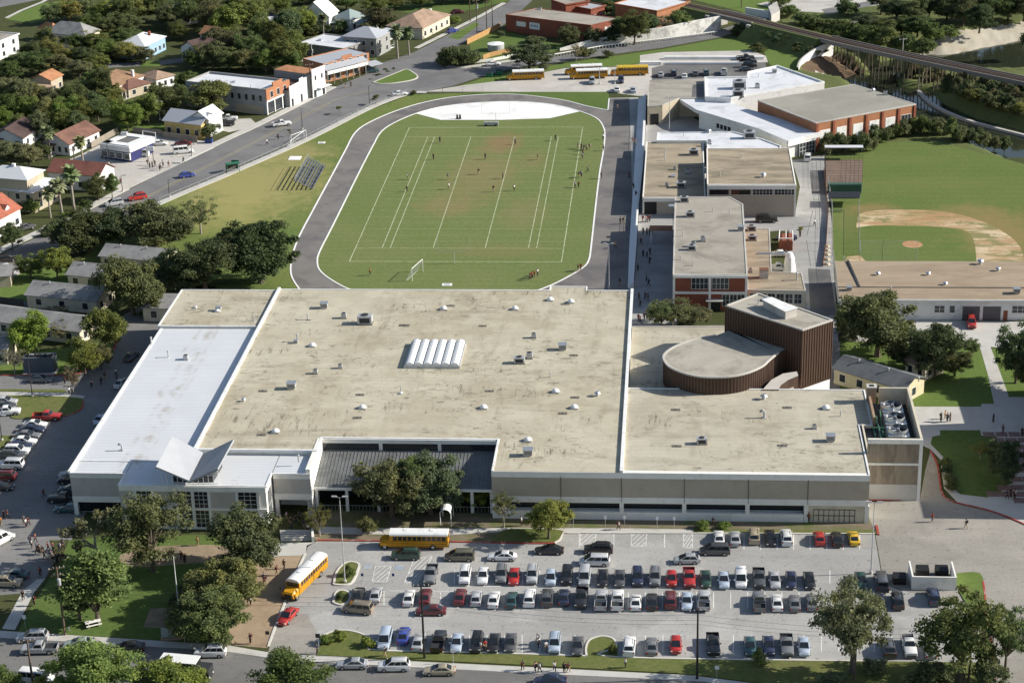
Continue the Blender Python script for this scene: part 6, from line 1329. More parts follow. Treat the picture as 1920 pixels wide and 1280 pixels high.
hB = hz(584, 185, 133); rt, A, B, L = shopfront('tall white two storey shop front at the end of the white row', (583, 133), (607, 124), hB, 14, ((0, 1, .3),), SHO, 3); windows(rt, A, B, 2, hB-3.2, hB-1.8, .8, GLASSB, WHITE, t=.28); onwall(A, B, L*.35, L*1.2, 2.6, 2.75, 1.6).obj('awning', WHITE, rt)
hC = hz(606, 152, 118); A, B = P(606, 122, hC), P(692, 101, hC)
d = (B-A).normalized(); n = Vector((-d.y, d.x, 0)); q = [tuple(p[:2]) for p in (A, B, B+n*10, A+n*10)]; L = wlen(A, B)
rt = wroot('corner_hotel', 'two storey orange brick corner building with white balcony and grey porch roof', 'hotel', q)
MB().prism(q, 0, hC+.4, False).obj('wall', BRICKO, rt); flat(q, hC+.1).obj('roof', MTG, rt); onwall(A, B, L*.4, L*.62, hC+.39, hC+1.4, .1).obj('brick_gable', BRICKO, rt)
windows(rt, A, B, 6, 3.9, 5.8, 1.1, GLASSB, WHITE); windows(rt, A, B, 5, .5, 2.6, 1.5, GLASSB, WHITE); e = Vector((d.y, -d.x, 0))*2.6
MB().prism([tuple(p[:2]) for p in (A-d*.8, B-d*3, B-d*3+e, A-d*.8+e)], 3.1, 3.35, True, 0, True).obj('balcony', WHITE, rt)
MB().face([A-d*1.2+e*1.1+Vector((0, 0, -1.2)), B-d*2.6+e*1.1+Vector((0, 0, -1.2)), B-d*2.6+Vector((0, 0, -.2)), A-d*1.2+Vector((0, 0, -.2))]).obj('porch_roof', MTG, rt)
for k_ in range(7): c = A-d*.6+(B-d*3.2-A)*(k_/6)+e; MB().box((c.x, c.y, 0), (.2, .2, hC-1.2)).obj('post', CREAM, rt)
c0, c1 = A-d*.7+e, B-d*3+e; MB().prism([tuple(c0[:2]), tuple(c1[:2]), tuple((c1+e*.03)[:2]), tuple((c0+e*.03)[:2])], 3.4, 4.2).obj('railing', WHITE, rt)
MB().face([B-d*2.4+e*1.5+Vector((0, 0, 2.7-hC)), B+d*2.4+e*1.5+Vector((0, 0, 2.7-hC)), B+d*2.4+Vector((0, 0, 3.3-hC)), B-d*2.4+Vector((0, 0, 3.3-hC))]).obj('side_canopy', MTG, rt)
# corner shop with canopy
hs = 4.0; A, B = P(187, 271, hs), P(243, 279, hs); d = (B-A).normalized(); n = Vector((-d.y, d.x, 0)); q = [tuple(p[:2]) for p in (A, B, B+n*11, A+n*11)]; L = wlen(A, B)
rt = wroot('corner_shop', 'small corner shop with dark blue walls and deep white fascia on a concrete lot', 'shop', q)
MB().prism(inset(q, .5), 0, 2.9, False).obj('wall', NAVYW, rt); MB().prism(q, 2.85, 4.3, True, 0, True).obj('fascia', WHW, rt); edge(MB(), inset(q, 1.6), 4.2, 2.2, .35).obj('mansard', WHITE, rt); flat(inset(q, 2.5), 4.33).obj('roof', ASPH, rt)
windows(rt, A, B, 4, .8, 2.4, 1.8, GLASSB, WHITE, t=-.46); MB().box((A.x+5, A.y+7, 4.3), (1.6, 1.4, 1.1)).obj('rooftop_unit', GALV, rt)
rt = wroot('pump_canopy', 'thin white pump canopy frame behind the corner shop', 'canopy', [tuple(P(282, 262)[:2])]); a, b_ = P(269, 266), P(293, 270)
for p in (a, b_): MB().cyl(p.x, p.y, 0, 3.2, .1, .1, 8).obj('post', WHITE, rt)
MB().tube(a+Vector((0, 0, 3.2)), b_+Vector((0, 0, 3.2)), .14, .14, 6).obj('beam', WHITE, rt)
p = P(277, 282); h = hz(281, 303, 276); rt = thing('shop_sign', 'tall white pole sign on two dark posts in front of the corner shop', 'sign', (P(283, 303).x, P(283, 303).y, 0))
for x in (-.7, .7): MB().cyl(x, 0, 0, h, .09, .09, 6).obj('post', DARKM, rt)
MB().box((0, 0, h-1.), (2.2, .25, 1.2)).obj('sign_panel', WHITE, rt)
# red brick works and its neighbours along the top
hW = hz(960, 60, 29); A, B = P(948, 28, hW), P(1108, 48, hW); C_ = P(1165, 35, hW); q = [tuple(p[:2]) for p in (A, B, C_, A+(C_-B))]
rt = wroot('brick_works', 'long red brick works with flat grey roof and white signboard at the top', 'works', q)
MB().prism(q, 0, hW-.1, False).obj('wall', BRICK, rt); flat(q, hW-.05).obj('roof', ROOFG, rt); edge(MB(), inset(q, .15), hW-.1, .35, .2).obj('parapet', BRICK, rt)
L = wlen(A, B); sg = onwall(A, B, L*.285, L*.405, 1.9, 4.1, .12).obj('signboard', WHITE, rt); q_ = MB()
for k_ in range(5): onwall(A, B, L*.30+k_*.62, L*.30+k_*.62+.4, 2.7, 3.4, .15, q_)
q_.obj('lettering', mat('sign_grey', (.3, .32, .34), .1), sg); onwall(A, B, L*.13, L*.24, 2.3, 3.9, .1).obj('signboard', WALLW, rt); windows(rt, A, B, 2, 1.8, 3.6, 1.2, GLASSB, GREYW, L*.05, L*.42); onwall(B, C_, 6, 9, 2.4, 4, .12).obj('emblem_board', WALLW, rt)
A, B = P(985, 2, 6), P(1030, 6, 6); house('tall red brick wing at the top behind the brick works', (1030, 0), (1060, 10), 10, 6, .1, 'flat', BRICK, ROOFG, nw=0, name='brick_building', cat='building')
# water tank, wooden fence, retaining wall with balustrade
c = P(930, 94); h = hz(930, 94, 82); rt = thing('storage_tank', 'round white storage tank beside the yellow wooden fence', 'tank', (c.x, c.y, 0)); MB().cyl(0, 0, 0, h, 2.7, 2.7, 20, False).obj('shell', GALV, rt); MB().cyl(0, 0, h, h+.4, 2.75, .2, 20).obj('lid', CONCW, rt)
def fence(label, pts, h, m, post=2.5, name='fence', wire_=False, pm=None, cat='fence'):
    q = [tuple(P(*p)[:2]) for p in pts]; rt = wroot(name, label, cat, q); pb = MB(); pan = MB()
    for a, b_ in zip(q, q[1:]):
        L = wlen(a, b_); k_ = max(1, int(L/post)); d = (Vector(b_)-Vector(a)).normalized(); n = Vector((-d.y, d.x))*.03
        for i in range(k_+1): c = Vector(a).lerp(Vector(b_), i/k_); pb.cyl(c.x, c.y, 0, h+.05, .05, .05, 6)
        if wire_:
            for z_ in np.arange(.12, h+.01, .4 if h > 3 else .3): pan.tube((a[0], a[1], z_), (b_[0], b_[1], z_), .009, .009, 3)
            s = .35
            for i in range(int(L/s)): 
                c = Vector(a).lerp(Vector(b_), i*s/L); pan.tube((c.x, c.y, .05), (c.x, c.y, h), .006, .006, 3)
            pan.tube((a[0], a[1], h), (b_[0], b_[1], h), .025, .025, 5)
        else: pan.prism([tuple(Vector(a)-n), tuple(Vector(b_)-n), tuple(Vector(b_)+n), tuple(Vector(a)+n)], .05, h)
    pb.obj('posts', pm or m, rt); pan.obj('mesh' if wire_ else 'boards', m, rt); return rt
fence('bright yellow wooden fence running up the side road', ((876, 84), (905, 70), (938, 53)), 1.9, FENCEW); fence('short yellow wooden fence right of the white tank', ((906, 112), (920, 107), (945, 101), (962, 97)), 1.5, FENCEW)
fence('wooden fence between the yellow house and the corner shop lot', ((250, 250), (303, 255), (305, 258), (370, 268)), 1.8, FENCEG); fence('wooden fence left of the corner shop', ((172, 278), (200, 262), (222, 250)), 1.8, FENCEG)
fence('chain link fence along the left side of the ball field', ((1569, 540), (1561, 480), (1560, 395), (1552, 345)), 2.2, GALV, 3, 'chain_link_fence', True)
fence('tall chain link backstop screen behind home plate', ((1612, 492), (1654, 492), (1718, 493)), 5.2, GALV, 5, 'backstop', True, cat='backstop'); fence('chain link fence between the foul strip and the infield', ((1612, 492), (1611, 440), (1610, 392)), 2, GALV, 4, 'chain_link_fence', True)
fence('low wire fence along the main road verge', ((300, 379), (425, 327), (570, 263), (695, 201), (765, 175)), 1.1, GALV, 3.5, 'wire_fence', True); fence('wire fence round the north end of the track', ((765, 175), (830, 176), (868, 175), (905, 172.5)), 2, GALV, 4, 'wire_fence', True)
fence('dark fence panels below the bungalows at the left', ((0, 572), (45, 577)), 2., DARKM); fence('rusty fence strip beside the alley', ((1545, 320), (1553, 400), (1549, 460), (1543, 500)), .9, RUST)
wt = [(1050, 96, 97), (1107, 88, 75), (1173, 80, 63), (1250, 72, 50), (1297, 65, 40), (1352, 56, 30)]; rt = wroot('retaining_wall', 'long white retaining wall rising towards the railway underpass', 'retaining wall', [tuple(P(a, b_)[:2]) for a, b_, c in wt]); m_ = MB(); cp = MB()
for (a, b_, t), (a2, b2, t2) in zip(wt, wt[1:]):
    p, q = P(a, b_), P(a2, b2); h0, h1 = max(.8, hz(a, b_, t)), max(.8, hz(a2, b2, t2)); d = (q-p).normalized(); n = Vector((-d.y, d.x, 0))*.4
    m_.face([p, q, q+Vector((0, 0, h1)), p+Vector((0, 0, h0))]); m_.face([q+n, p+n, p+n+Vector((0, 0, h0)), q+n+Vector((0, 0, h1))]); cp.face([p+Vector((0, 0, h0)), q+Vector((0, 0, h1)), q+n+Vector((0, 0, h1)), p+n+Vector((0, 0, h0))])
m_.obj('wall_face', mat('retaining_white', (.80, .78, .72), .06, .3, .85, stain=(.46, .44, .40), stain_amt=.42, stain_scale=.3), rt); cp.obj('coping', CONCW, rt)
q = [tuple(P(*p)[:2]) for p in ((1040, 107), (1130, 91), (1230, 79), (1345, 64))]; rt = wroot('balustrade', 'pale concrete balustrade along the pavement under the white retaining wall', 'balustrade', q); m_ = MB(); bl = MB()
for a, b_ in zip(q, q[1:]):
    L = wlen(a, b_); k_ = int(L/1.1)
    for i in range(k_): c = Vector(a).lerp(Vector(b_), i/k_); bl.box((c.x, c.y, 0), (.28, .28, .8))
    polyline(m_, [a, b_], .4, 0, 1.0, .8)
m_.obj('rail', WALLW, rt); bl.obj('balusters', WALLW, rt)
fence('white picket balustrade at the street corner by the round hedge', ((890, 119), (925, 115), (960, 108), (985, 104)), 1., WALLW, 1.2, 'balustrade', cat='balustrade')
# ---- railway, embankment, trestle, curved retaining wall
RL = [P(1120, -22, 5), P(1200, -8, 5), P(1280, 6, 5), P(1390, 30.5, 5), P(1500, 57, 5), P(1600, 81, 5), P(1760, 115, 5), P(1930, 150, 5), P(2060, 178, 5)]; r2 = [(p.x, p.y) for p in RL]
def offs(pts, o):
    out = []
    for i, p in enumerate(pts): a = pts[max(0, i-1)]; b_ = pts[min(len(pts)-1, i+1)]; d = Vector((b_[0]-a[0], b_[1]-a[1])).normalized(); out.append((p[0]-d.y*o, p[1]+d.x*o))
    return out
eb = MB(); R_ = r2[:6]
gap = lambda a, b_, t: tuple(Vector(a).lerp(Vector(b_), t))
for seg in (R_[:4][:3]+[gap(R_[2], R_[3], .62)], [gap(R_[3], R_[4], .28)]+[R_[4], gap(R_[4], R_[5], .5)]):
    t1, t2, b1, b2 = offs(seg, 3.4), offs(seg, -3.4), offs(seg, 9.5), offs(seg, -9.5)
    for i in range(len(seg)-1):
        eb.face([(*t2[i], 4.6), (*t2[i+1], 4.6), (*t1[i+1], 4.6), (*t1[i], 4.6)]); eb.face([(*b2[i], -.1), (*b2[i+1], -.1), (*t2[i+1], 4.6), (*t2[i], 4.6)]); eb.face([(*t1[i], 4.6), (*t1[i+1], 4.6), (*b1[i+1], -.1), (*b1[i], -.1)])
    for i in (0, -1): eb.face([(*b2[i], -.1), (*t2[i], 4.6), (*t1[i], 4.6), (*b1[i], -.1)])
struct(eb.obj('railway_embankment', BANK))
rt = wroot('railway_track', 'single railway track curving over its embankment towards the trestle', 'railway track', r2)
BALL = mat('ballast', (.115, .09, .08), .2, 1.5, .95); TIE = mat('rail_tie', (.09, .065, .05), .2, 1.); RAILM = mat('rail_steel', (.19, .13, .11), .15, 1., .5, .4)
polyline(MB(), smooth_line(r2), 4.6, 4.7).obj('ballast', BALL, rt); s2 = smooth_line(r2, 8)
for o_ in (-.72, .72): polyline(MB(), offs(s2, o_), .12, 0, 5.02, 4.8).obj('rail', RAILM, rt)
tm = MB(); acc = 0
for a, b_ in zip(s2, s2[1:]):
    L = wlen(a, b_); 
    while acc < L: c = Vector(a).lerp(Vector(b_), acc/L); tm.box((c.x, c.y, 4.72), (.3, 2.7, .16), math.atan2(b_[1]-a[1], b_[0]-a[0])); acc += .75
    acc -= L
tm.obj('ties', TIE, rt)
rt = wroot('trestle_bridge', 'long dark timber railway trestle on rows of piles across the river', 'trestle bridge', r2[5:]); ts = smooth_line([gap(r2[4], r2[5], .5)]+r2[5:], 10); WOODT = mat('trestle_timber', (.10, .08, .062), .25, 1.2, .9); GIRD = mat('trestle_girder', (.21, .195, .175), .15, 1., .85)
polyline(MB(), ts, 5.4, 0, 4.68, 4.0).obj('deck', WOODT, rt)
for o_ in (-2.75, 2.75): polyline(MB(), offs(ts, o_), .3, 0, 4.95, 3.7).obj('girder', GIRD, rt)
L = 0; acc = 6.
for a, b_ in zip(ts, ts[1:]):
    l_ = wlen(a, b_); d = (Vector(b_)-Vector(a)).normalized(); n = Vector((-d.y, d.x))
    while acc < l_:
        c = Vector(a).lerp(Vector(b_), acc/l_); bt = MB(); zb = -5.6
        for s in (-2.3, -.8, .8, 2.3): e = c+n*s; f = c+n*s*1.35; bt.tube((f.x, f.y, zb), (e.x, e.y, 3.7), .2, .18, 6)
        e, f = c+n*3, c-n*3; bt.tube((e.x, e.y, zb+1), (f.x, f.y, 3.), .09, .09, 4); bt.tube((f.x, f.y, zb+1), (e.x, e.y, 3.), .09, .09, 4); bt.tube((e.x, e.y, 3.75), (f.x, f.y, 3.75), .2, .2, 4); bt.obj('pile_bent', mat('pile_pale', (.20, .17, .125), .3, .6, .9) if RND.random() < .2 else WOODT, rt); acc += 5.6
    acc -= l_
rt = wroot('railway_underpass', 'concrete railway underpass with a dark opening beside the white retaining wall', 'underpass', [tuple(P(1375, 52)[:2])])
a, b_ = gap(R_[2], R_[3], .6), gap(R_[3], R_[4], .3); d = (Vector(b_)-Vector(a)).normalized(); n = Vector((-d.y, d.x))
for c in (a, b_): c = Vector(c); MB().prism([tuple(c+d*.8+n*4), tuple(c-d*.8+n*4), tuple(c-d*.8-n*5), tuple(c+d*.8-n*5)], -.5, 4.2).obj('abutment', CONC, rt)
for o_ in (-3.2, 3.2): MB().prism([tuple(Vector(a)+n*(o_-.2)), tuple(Vector(b_)+n*(o_-.2)), tuple(Vector(b_)+n*(o_+.2)), tuple(Vector(a)+n*(o_+.2))], 3.6, 4.9, True, 0, True).obj('girder', GIRD, rt)
MB().prism([tuple(Vector(a)+n*-3), tuple(Vector(b_)+n*-3), tuple(Vector(b_)+n*3), tuple(Vector(a)+n*3)], 4.0, 4.65, True, 0, True).obj('deck', CONC, rt)
cw = [(1497, 142, 128), (1501, 133, 118), (1512, 125, 107), (1528, 117, 98), (1545, 111, 92), (1563, 107, 84)]; pts = [(P(a, b_, -1.6), P(a, b_, -1.6)) for a, b_, t in cw]; rt = wroot('curved_wall', 'bright white curved retaining wall at the end of the railway trestle', 'retaining wall', [tuple(p[0][:2]) for p in pts]); sl_ = smooth_line([tuple(p[0][:2]) for p in pts], 6); m_ = MB()
for i, (a, b_) in enumerate(zip(sl_, sl_[1:])):
    t0, t1 = i/(len(sl_)-1), (i+1)/(len(sl_)-1); z0, z1 = 1.0+2.6*t0, 1.0+2.6*t1; m_.face([(*a, -4), (*b_, -4), (*b_, z1), (*a, z0)])
m_.obj('wall_face', CONCW, rt); polyline(MB(), offs(sl_, .3), .6, 0).obj if False else None
c_ = MB()
for i, (a, b_) in enumerate(zip(sl_, sl_[1:])):
    o1 = offs(sl_, .6); t0, t1 = i/(len(sl_)-1), (i+1)/(len(sl_)-1); c_.face([(*a, 1.+2.6*t0), (*b_, 1.+2.6*t1), (*o1[i+1], 1.+2.6*t1), (*o1[i], 1.+2.6*t0)]); c_.face([(*o1[i], 1.+2.6*t0), (*o1[i+1], 1.+2.6*t1), (*o1[i+1], -4), (*o1[i], -4)])
c_.obj('coping', CONC, rt)
kb = MB(); polyline(kb, smooth_line([tuple(P(*q, -3.6)[:2]) for q in ((1722, 171), (1752, 198), (1815, 226), (1920, 254), (2000, 274))]), 1., 0, -3.3, -5); tag(kb.obj('river_kerb', CONC), 'grey concrete kerb line along the far river bank', 'kerb')
for pts, nm in ((((1440, 30), (1456, 20), (1462, 38), (1446, 46)), 'culvert'),):
    q = XY(pts); rt = wroot('culvert', 'white concrete culvert mouth in the grass beyond the railway', 'culvert', q); MB().prism(q, -.2, 3.2).obj('headwall', CONC, rt)
    m_ = MB(); a, b_ = wp(1398, 27), wp(1442, 34); polyline(m_, [a, b_], .6, 0, 2.4); m_.obj('wing_wall', CONCW, rt)
sheet('far_bank_lane', [(1420, 8), (1480, -6), (1640, -30), (1700, -20), (1680, 6), (1600, 16), (1540, 24), (1470, 20)], 3, CONC); sheet('far_bank_street', [(1540, 18), (1690, -8), (1700, -2), (1550, 28)], 4, ROADA)
sheet('beyond_railway_grass', [(1300, 0), (1330, -20), (1440, -10), (1460, 24), (1440, 60), (1390, 22)], 1, GRASSB)
# ---- sports equipment
def bleacher():
    p = [P(548, 352), P(590, 360), P(615, 316), P(573, 308)]; a, b_ = p[0], p[3]; ln = (b_-a).length; d = (b_-a).normalized(); rz = math.atan2(d.y, d.x); c = (p[0]+p[1]+p[2]+p[3])/4
    r = thing('bleachers', 'grey aluminium bleachers on the grass left of the track', 'bleachers', (c.x, c.y, 0), rz); L = ln; al = mat('aluminium_bench', (.22, .225, .25), .08, 1., .4, .5)
    for i in range(8):
        y = -2.3+.62*i; z = .35+.32*i; MB().box((0, y, z), (L, .34, .05)).obj('bench', al, r); MB().box((0, y+.32, z-.2), (L, .28, .04)).obj('footboard', al, r)
    f = MB()
    for k_ in range(7):
        x = -L/2+L*k_/6; f.tube((x, -2.3, 0), (x, -2.3, .35), .035); f.tube((x, 2.1, 0), (x, 2.1, 3.5), .035); f.tube((x, -2.3, .3), (x, 2.1, 2.6), .035); f.tube((x, 0, 0), (x, 0, 1.5), .03); f.tube((x, -2.3, .05), (x, 2.1, .05), .03)
    for z_ in (2.9, 3.5): f.tube((-L/2, 2.1, z_), (L/2, 2.1, z_), .03)
    f.obj('frame', GALV, r)
bleacher()
def soccer_goal(a, b_, top, label, net=True):
    A, B = P(*a), P(*b_); h = hz(*b_, top); r = wroot('football_goal', label, 'goal', [tuple(A[:2]), tuple(B[:2])]); m_ = MB(); z_ = Vector((0, 0, h))
    m_.tube(A, A+z_, .07); m_.tube(B, B+z_, .07); m_.tube(A+z_, B+z_, .07); d = (B-A).normalized(); n = Vector((d.y, -d.x, 0))*1.4; m_.tube(A+z_, A-n, .04); m_.tube(B+z_, B-n, .04); m_.tube(A-n, B-n, .04); m_.obj('frame', WHITE, r)
    if net:
        q = MB(); k_ = 20
        for i in range(k_+1): t = i/k_; q.tube(A.lerp(B, t)+z_, A.lerp(B, t)-n, .008, .008, 3)
        for i in range(1, 10): t = i/10; q.tube((A+z_).lerp(A-n, t), (B+z_).lerp(B-n, t), .008, .008, 3)
        q.obj('net', LAMP_W, r)
soccer_goal((773, 527), (793, 509), 486, 'white netted football goal on the near end of the field'); soccer_goal((547, 274), (575, 264), 244, 'pair of bare white goal frames on the west lawn, near one', False); soccer_goal((545, 277), (570, 258), 246, 'bare white goal frame on the west lawn, rear one beside the road', False)
def uprights(px, py, top, wpx, label):
    p = P(px, py); h = hz(px, py, top); w_ = wpx/ppm(py)/2; r = thing('goal_posts', label, 'goal posts', (p.x, p.y, 0)); MB().cyl(0, 0, 0, 3, .06, .06, 8).obj('post', GALV, r); MB().tube((-w_, 0, 3), (w_, 0, 3), .035).obj('crossbar', GALV, r)
    for s in (-1, 1): MB().cyl(s*w_, 0, 3, h, .03, .025, 6).obj('upright', GALV, r)
uprights(852, 494, 438, 60, 'slender pale football goal posts at the near end line'); uprights(930, 232, 190, 52, 'slender pale football goal posts by the pale end slab')
r = thing('field_cart', 'two white drink carts on the grass by the far goal line', 'cart', (P(921, 236).x, P(921, 236).y, 0)); [MB().box((x, 0, .25), (1.3, 1, .9)).obj('cart_body', GALV, r) for x in (-1.4, 0, 1.4)]; [MB().tube((x, -.55, .3), (x, -.45, .3), .28, .28, 10).obj('wheel', RUB, r) for x in (-1.4, 1.4)]
r = thing('blocking_sled', 'small dark training sled on the white end slab', 'training sled', (P(860, 223).x, P(860, 223).y, 0)); MB().box((0, 0, .1), (1.5, 1., .12)).obj('frame', DARKM, r); [MB().box((x, 0, .2), (.5, .4, 1.)).obj('pad', BLK, r) for x in (-.4, .4)]
for (px, py, wd, dp, lab) in ((553, 297, 3.2, 3.4, 'pale square concrete pad on the dry lawn above the bleachers'), (603, 268, 1.9, 1.6, 'small concrete drain cover on the lawn beside the track'), (838, 534, 2.2, 1.5, 'white rimmed drain grate at the near edge of the field')):
    p = P(px, py); r = thing('drain_cover', lab, 'drain cover', (p.x, p.y, 0)); MB().box((0, 0, -.02), (wd, dp, .12)).obj('slab', CONCW, r); MB().box((0, 0, .1), (wd*.55, dp*.5, .02)).obj('grate', GALV if wd < 3 else CONCW, r)
# batting cage / dugout
q = XY([(1548, 352), (1616, 352), (1618, 300), (1546, 300)]); rt = wroot('batting_cage', 'long netted batting cage with pale metal roof edge beside the ball field', 'batting cage', q); rustb = mat('cage_floor', (.19, .135, .105), .2, .3, .95)
MB().prism(q, 0, .06).obj('floor', rustb, rt); A, B = Vector(q[3]), Vector(q[2]); m_ = MB(); m_.prism([tuple(A), tuple(B), tuple(B+Vector((0, 2.2))), tuple(A+Vector((0, 2.2)))], 3.2, 3.4, True, 0, True); m_.obj('roof', MTW, rt); m_ = MB()
for a, b_ in ((0, 1), (1, 2), (2, 3), (3, 0)):
    a, b_ = Vector(q[a]), Vector(q[b_]); k_ = int((b_-a).length/1.)
    for i in range(k_+1): c = a.lerp(b_, i/k_); m_.tube((c.x, c.y, 0), (c.x, c.y, 3.1), .03, .03, 4)
    for z_ in (.6, 1.2, 1.8, 2.4, 3.1): m_.tube((a.x, a.y, z_), (b_.x, b_.y, z_), .02, .02, 4)
for i in range(12):
    t = i/11; a, b_ = Vector(q[3]).lerp(Vector(q[0]), t), Vector(q[2]).lerp(Vector(q[1]), t); m_.tube((a.x, a.y, 3.1), (b_.x, b_.y, 3.1), .025, .025, 4)
m_.obj('frame', DARKM, rt)
q = XY([(1552, 380), (1615, 380), (1616, 358), (1552, 358)]); rt = wroot('dugout', 'small green dugout in front of the batting cage', 'dugout', q); gm = mat('dugout_green', (.04, .095, .07), .15, .6, .7); MB().prism(XY([(1552, 362), (1615, 362), (1616, 358), (1552, 358)]), 0, 2.2).obj('back_wall', gm, rt); MB().prism(XY([(1553, 372), (1612, 372), (1614, 360), (1553, 360)], 2.3), 2.3, 2.42, True, 0, True).obj('roof', BLK, rt); MB().box((P(1583, 372).x, P(1583, 372).y, .4), (7, .4, .06)).obj('bench', GALV, rt); [MB().cyl(P(x, 378).x, P(x, 378).y, 0, 2.3, .05, .05, 6).obj('post', GALV, rt) for x in (1555, 1584, 1612)]
r = thing('tarp_bench', 'low green bench on the grass beside the clay infield', 'bench', (P(1568, 397).x, P(1568, 397).y, 0)); MB().box((0, 0, .35), (3., .5, .08)).obj('seat', gm, r); [MB().box((x, 0, 0), (.1, .4, .35)).obj('leg', GALV, r) for x in (-1.2, 1.2)]
# ---- things around the school
def dumpster(px, py, m, label, cat='dumpster', rz=0.): 
    p = P(px, py); r = thing('dumpster', label, cat, (p.x, p.y, 0), rz); MB().prism([(-1, -.75), (1, -.75), (1, .85), (-1, .85)], .15, 1.2).obj('body', m, r); MB().face([(-1, -.78, 1.22), (1, -.78, 1.22), (1, .87, 1.45), (-1, .87, 1.45)]).obj('lid', BLK, r); [MB().cyl(x, y, 0, .16, .1, .1, 8).obj('caster', RUB, r) for x in (-.8, .8) for y in (-.6, .7)]; return r
gD = mat('bin_green', (.03, .16, .09), .15, .8, .6); bD = mat('bin_blue', (.03, .06, .2), .15, .8, .6)
for i, (px, py, m, lab) in enumerate(((917, 144, gD, 'green dumpster with junk beside the bus yard, left one'), (936, 140, gD, 'green dumpster with junk beside the bus yard, right one'), (958, 148, RUST, 'rusty scrap bin next to the first parked bus'), (392, 268, bD, 'blue bin by the fence of the yellow house'), (1686, 1092, BLK, 'black open dumpster beside the white bin enclosure'), (1729, 1078, BLK, 'black dumpster inside the white enclosure, left'), (1765, 1078, BLK, 'black dumpster inside the white enclosure, right'))): dumpster(px, py, m, lab)
rt = wroot('bin_enclosure', 'white three sided wall enclosure for bins at the end of the car park', 'enclosure', XY([(1709, 1104), (1790, 1104)])); E_ = XY([(1709, 1105), (1792, 1105), (1792, 1076), (1709, 1076)]); (x0, y0), (x1, _), (_, y1) = E_[0], E_[1], E_[2]
MB().prism([(x0, y0), (x1, y0), (x1, y0+.25), (x0, y0+.25)], 0, 2.3).prism([(x0, y0+.26), (x0+.25, y0+.26), (x0+.25, y1), (x0, y1)], 0, 2.28).prism([(x1-.25, y0+.26), (x1, y0+.26), (x1, y1), (x1-.25, y1)], 0, 2.28).obj('wall', WALLW, rt)
p0, p1 = P(45, 702), P(102, 700); r = wroot('cooling_container', 'dark grey metal cooling container with fans on top beside the left drive', 'cooling plant', [tuple(p0[:2])]); hh = hz(75, 702, 672); MB().prism([(p0.x, p0.y), (p1.x, p1.y), (p1.x, p1.y+2.6), (p0.x, p0.y+2.6)], .2, hh).obj('casing', mat('container_blue_grey', (.09, .105, .125), .12, .6, .5), r)
for i in range(5): MB().cyl(p0.x+.9+i*1.15, p0.y+1.3, hh, hh+.35, .5, .5, 12).obj('fan_guard', BLK, r)
MB().prism([(p0.x-.3, p0.y-.2), (p1.x+.3, p0.y-.2), (p1.x+.3, p0.y+2.8), (p0.x-.3, p0.y+2.8)], 0, .19).obj('plinth', CONC, r)
def rock(px, py, s, label):
    p = P(px, py); rg = random.Random(px); m_ = MB(); m_.dome(0, 0, -.1, s, s*.8, 9, 3); m_.v = [(x*rg.uniform(.8, 1.2), y*rg.uniform(.8, 1.2), z*rg.uniform(.8, 1.1)) for x, y, z in m_.v]; r = tag(m_.obj('boulder', mat('boulder_pale', (.56, .49, .36), .15, 1.5)), label, 'boulder', 'boulders beside the alley'); r.location = (p.x, p.y, 0)
for y in (462, 470, 478, 487, 496): rock(1551, y, .75, 'pale boulder on the grass strip between alley and ball field')
rt = wroot('walkway_shelter', 'white arched shelter over the path to the hall entrance', 'shelter', [tuple(P(838, 985)[:2])]); a, b_ = P(826, 985), P(846, 985); m_ = MB(); n = 8; hw = (b_.x-a.x)/2; cx = (a.x+b_.x)/2
for j in range(10):
    ya = a.y-.5+j*1.3; yb = ya+1.26
    for i in range(n): t0, t1 = math.pi*i/n, math.pi*(i+1)/n; f = lambda t, y: (cx-hw*math.cos(t), y, 2.5+.75*math.sin(t)); m_.face([f(t0, ya), f(t1, ya), f(t1, yb), f(t0, yb)])
m_.obj('vault', DOMEM, rt); [MB().cyl(cx+s*hw, a.y+j*3.5, 0, 2.55, .07, .07, 6).obj('post', WHITE, rt) for s in (-1, 1) for j in (0, 1, 2, 3)]
rt = wroot('entrance_steps', 'flight of grey steps with white side wall at the hall entrance', 'steps', [tuple(P(560, 1005)[:2])]); q = XY([(527, 1015), (585, 1013), (583, 1000), (525, 1000)])
for i in range(5): t = i/5; a, b_ = Vector(q[0]).lerp(Vector(q[3]), t), Vector(q[1]).lerp(Vector(q[2]), t); c_, d_ = Vector(q[0]).lerp(Vector(q[3]), (i+.98)/5), Vector(q[1]).lerp(Vector(q[2]), (i+.98)/5); MB().prism([tuple(a), tuple(b_), tuple(d_), tuple(c_)], 0, .15*(i+1)).obj('step', CONC, rt)
MB().prism(XY([(585, 1016), (590, 1016), (588, 1000), (584, 1000)]), 0, 1.).obj('side_wall', WALLW, rt)
p = P(322, 1196); r = thing('monument_sign', 'brick and pale stone school sign slab on the front lawn', 'sign', (p.x, p.y, 0), .15); MB().box((0, 0, 0), (3.2, 1.3, .35)).obj('base', BRICKW, r); MB().box((.9, 0, .35), (.7, 1., 1.8)).obj('pier', BRICKW, r); MB().box((-.5, 0, .35), (2., .25, 1.5)).obj('sign_slab', mat('sign_stone', (.42, .47, .45), .1, 1.), r)
p = P(337, 1158); h = hz(337, 1158, 1044); r = thing('flagpole', 'tall white bare flagpole on the front lawn', 'flagpole', (p.x, p.y, 0)); MB().cyl(0, 0, 0, .3, .4, .4, 12).obj('base', CONC, r); MB().cyl(0, 0, .3, h, .1, .045, 8).obj('pole', WHITE, r); MB().dome(0, 0, h, .1, .12, 8, 3).obj('ball', CHROME, r)
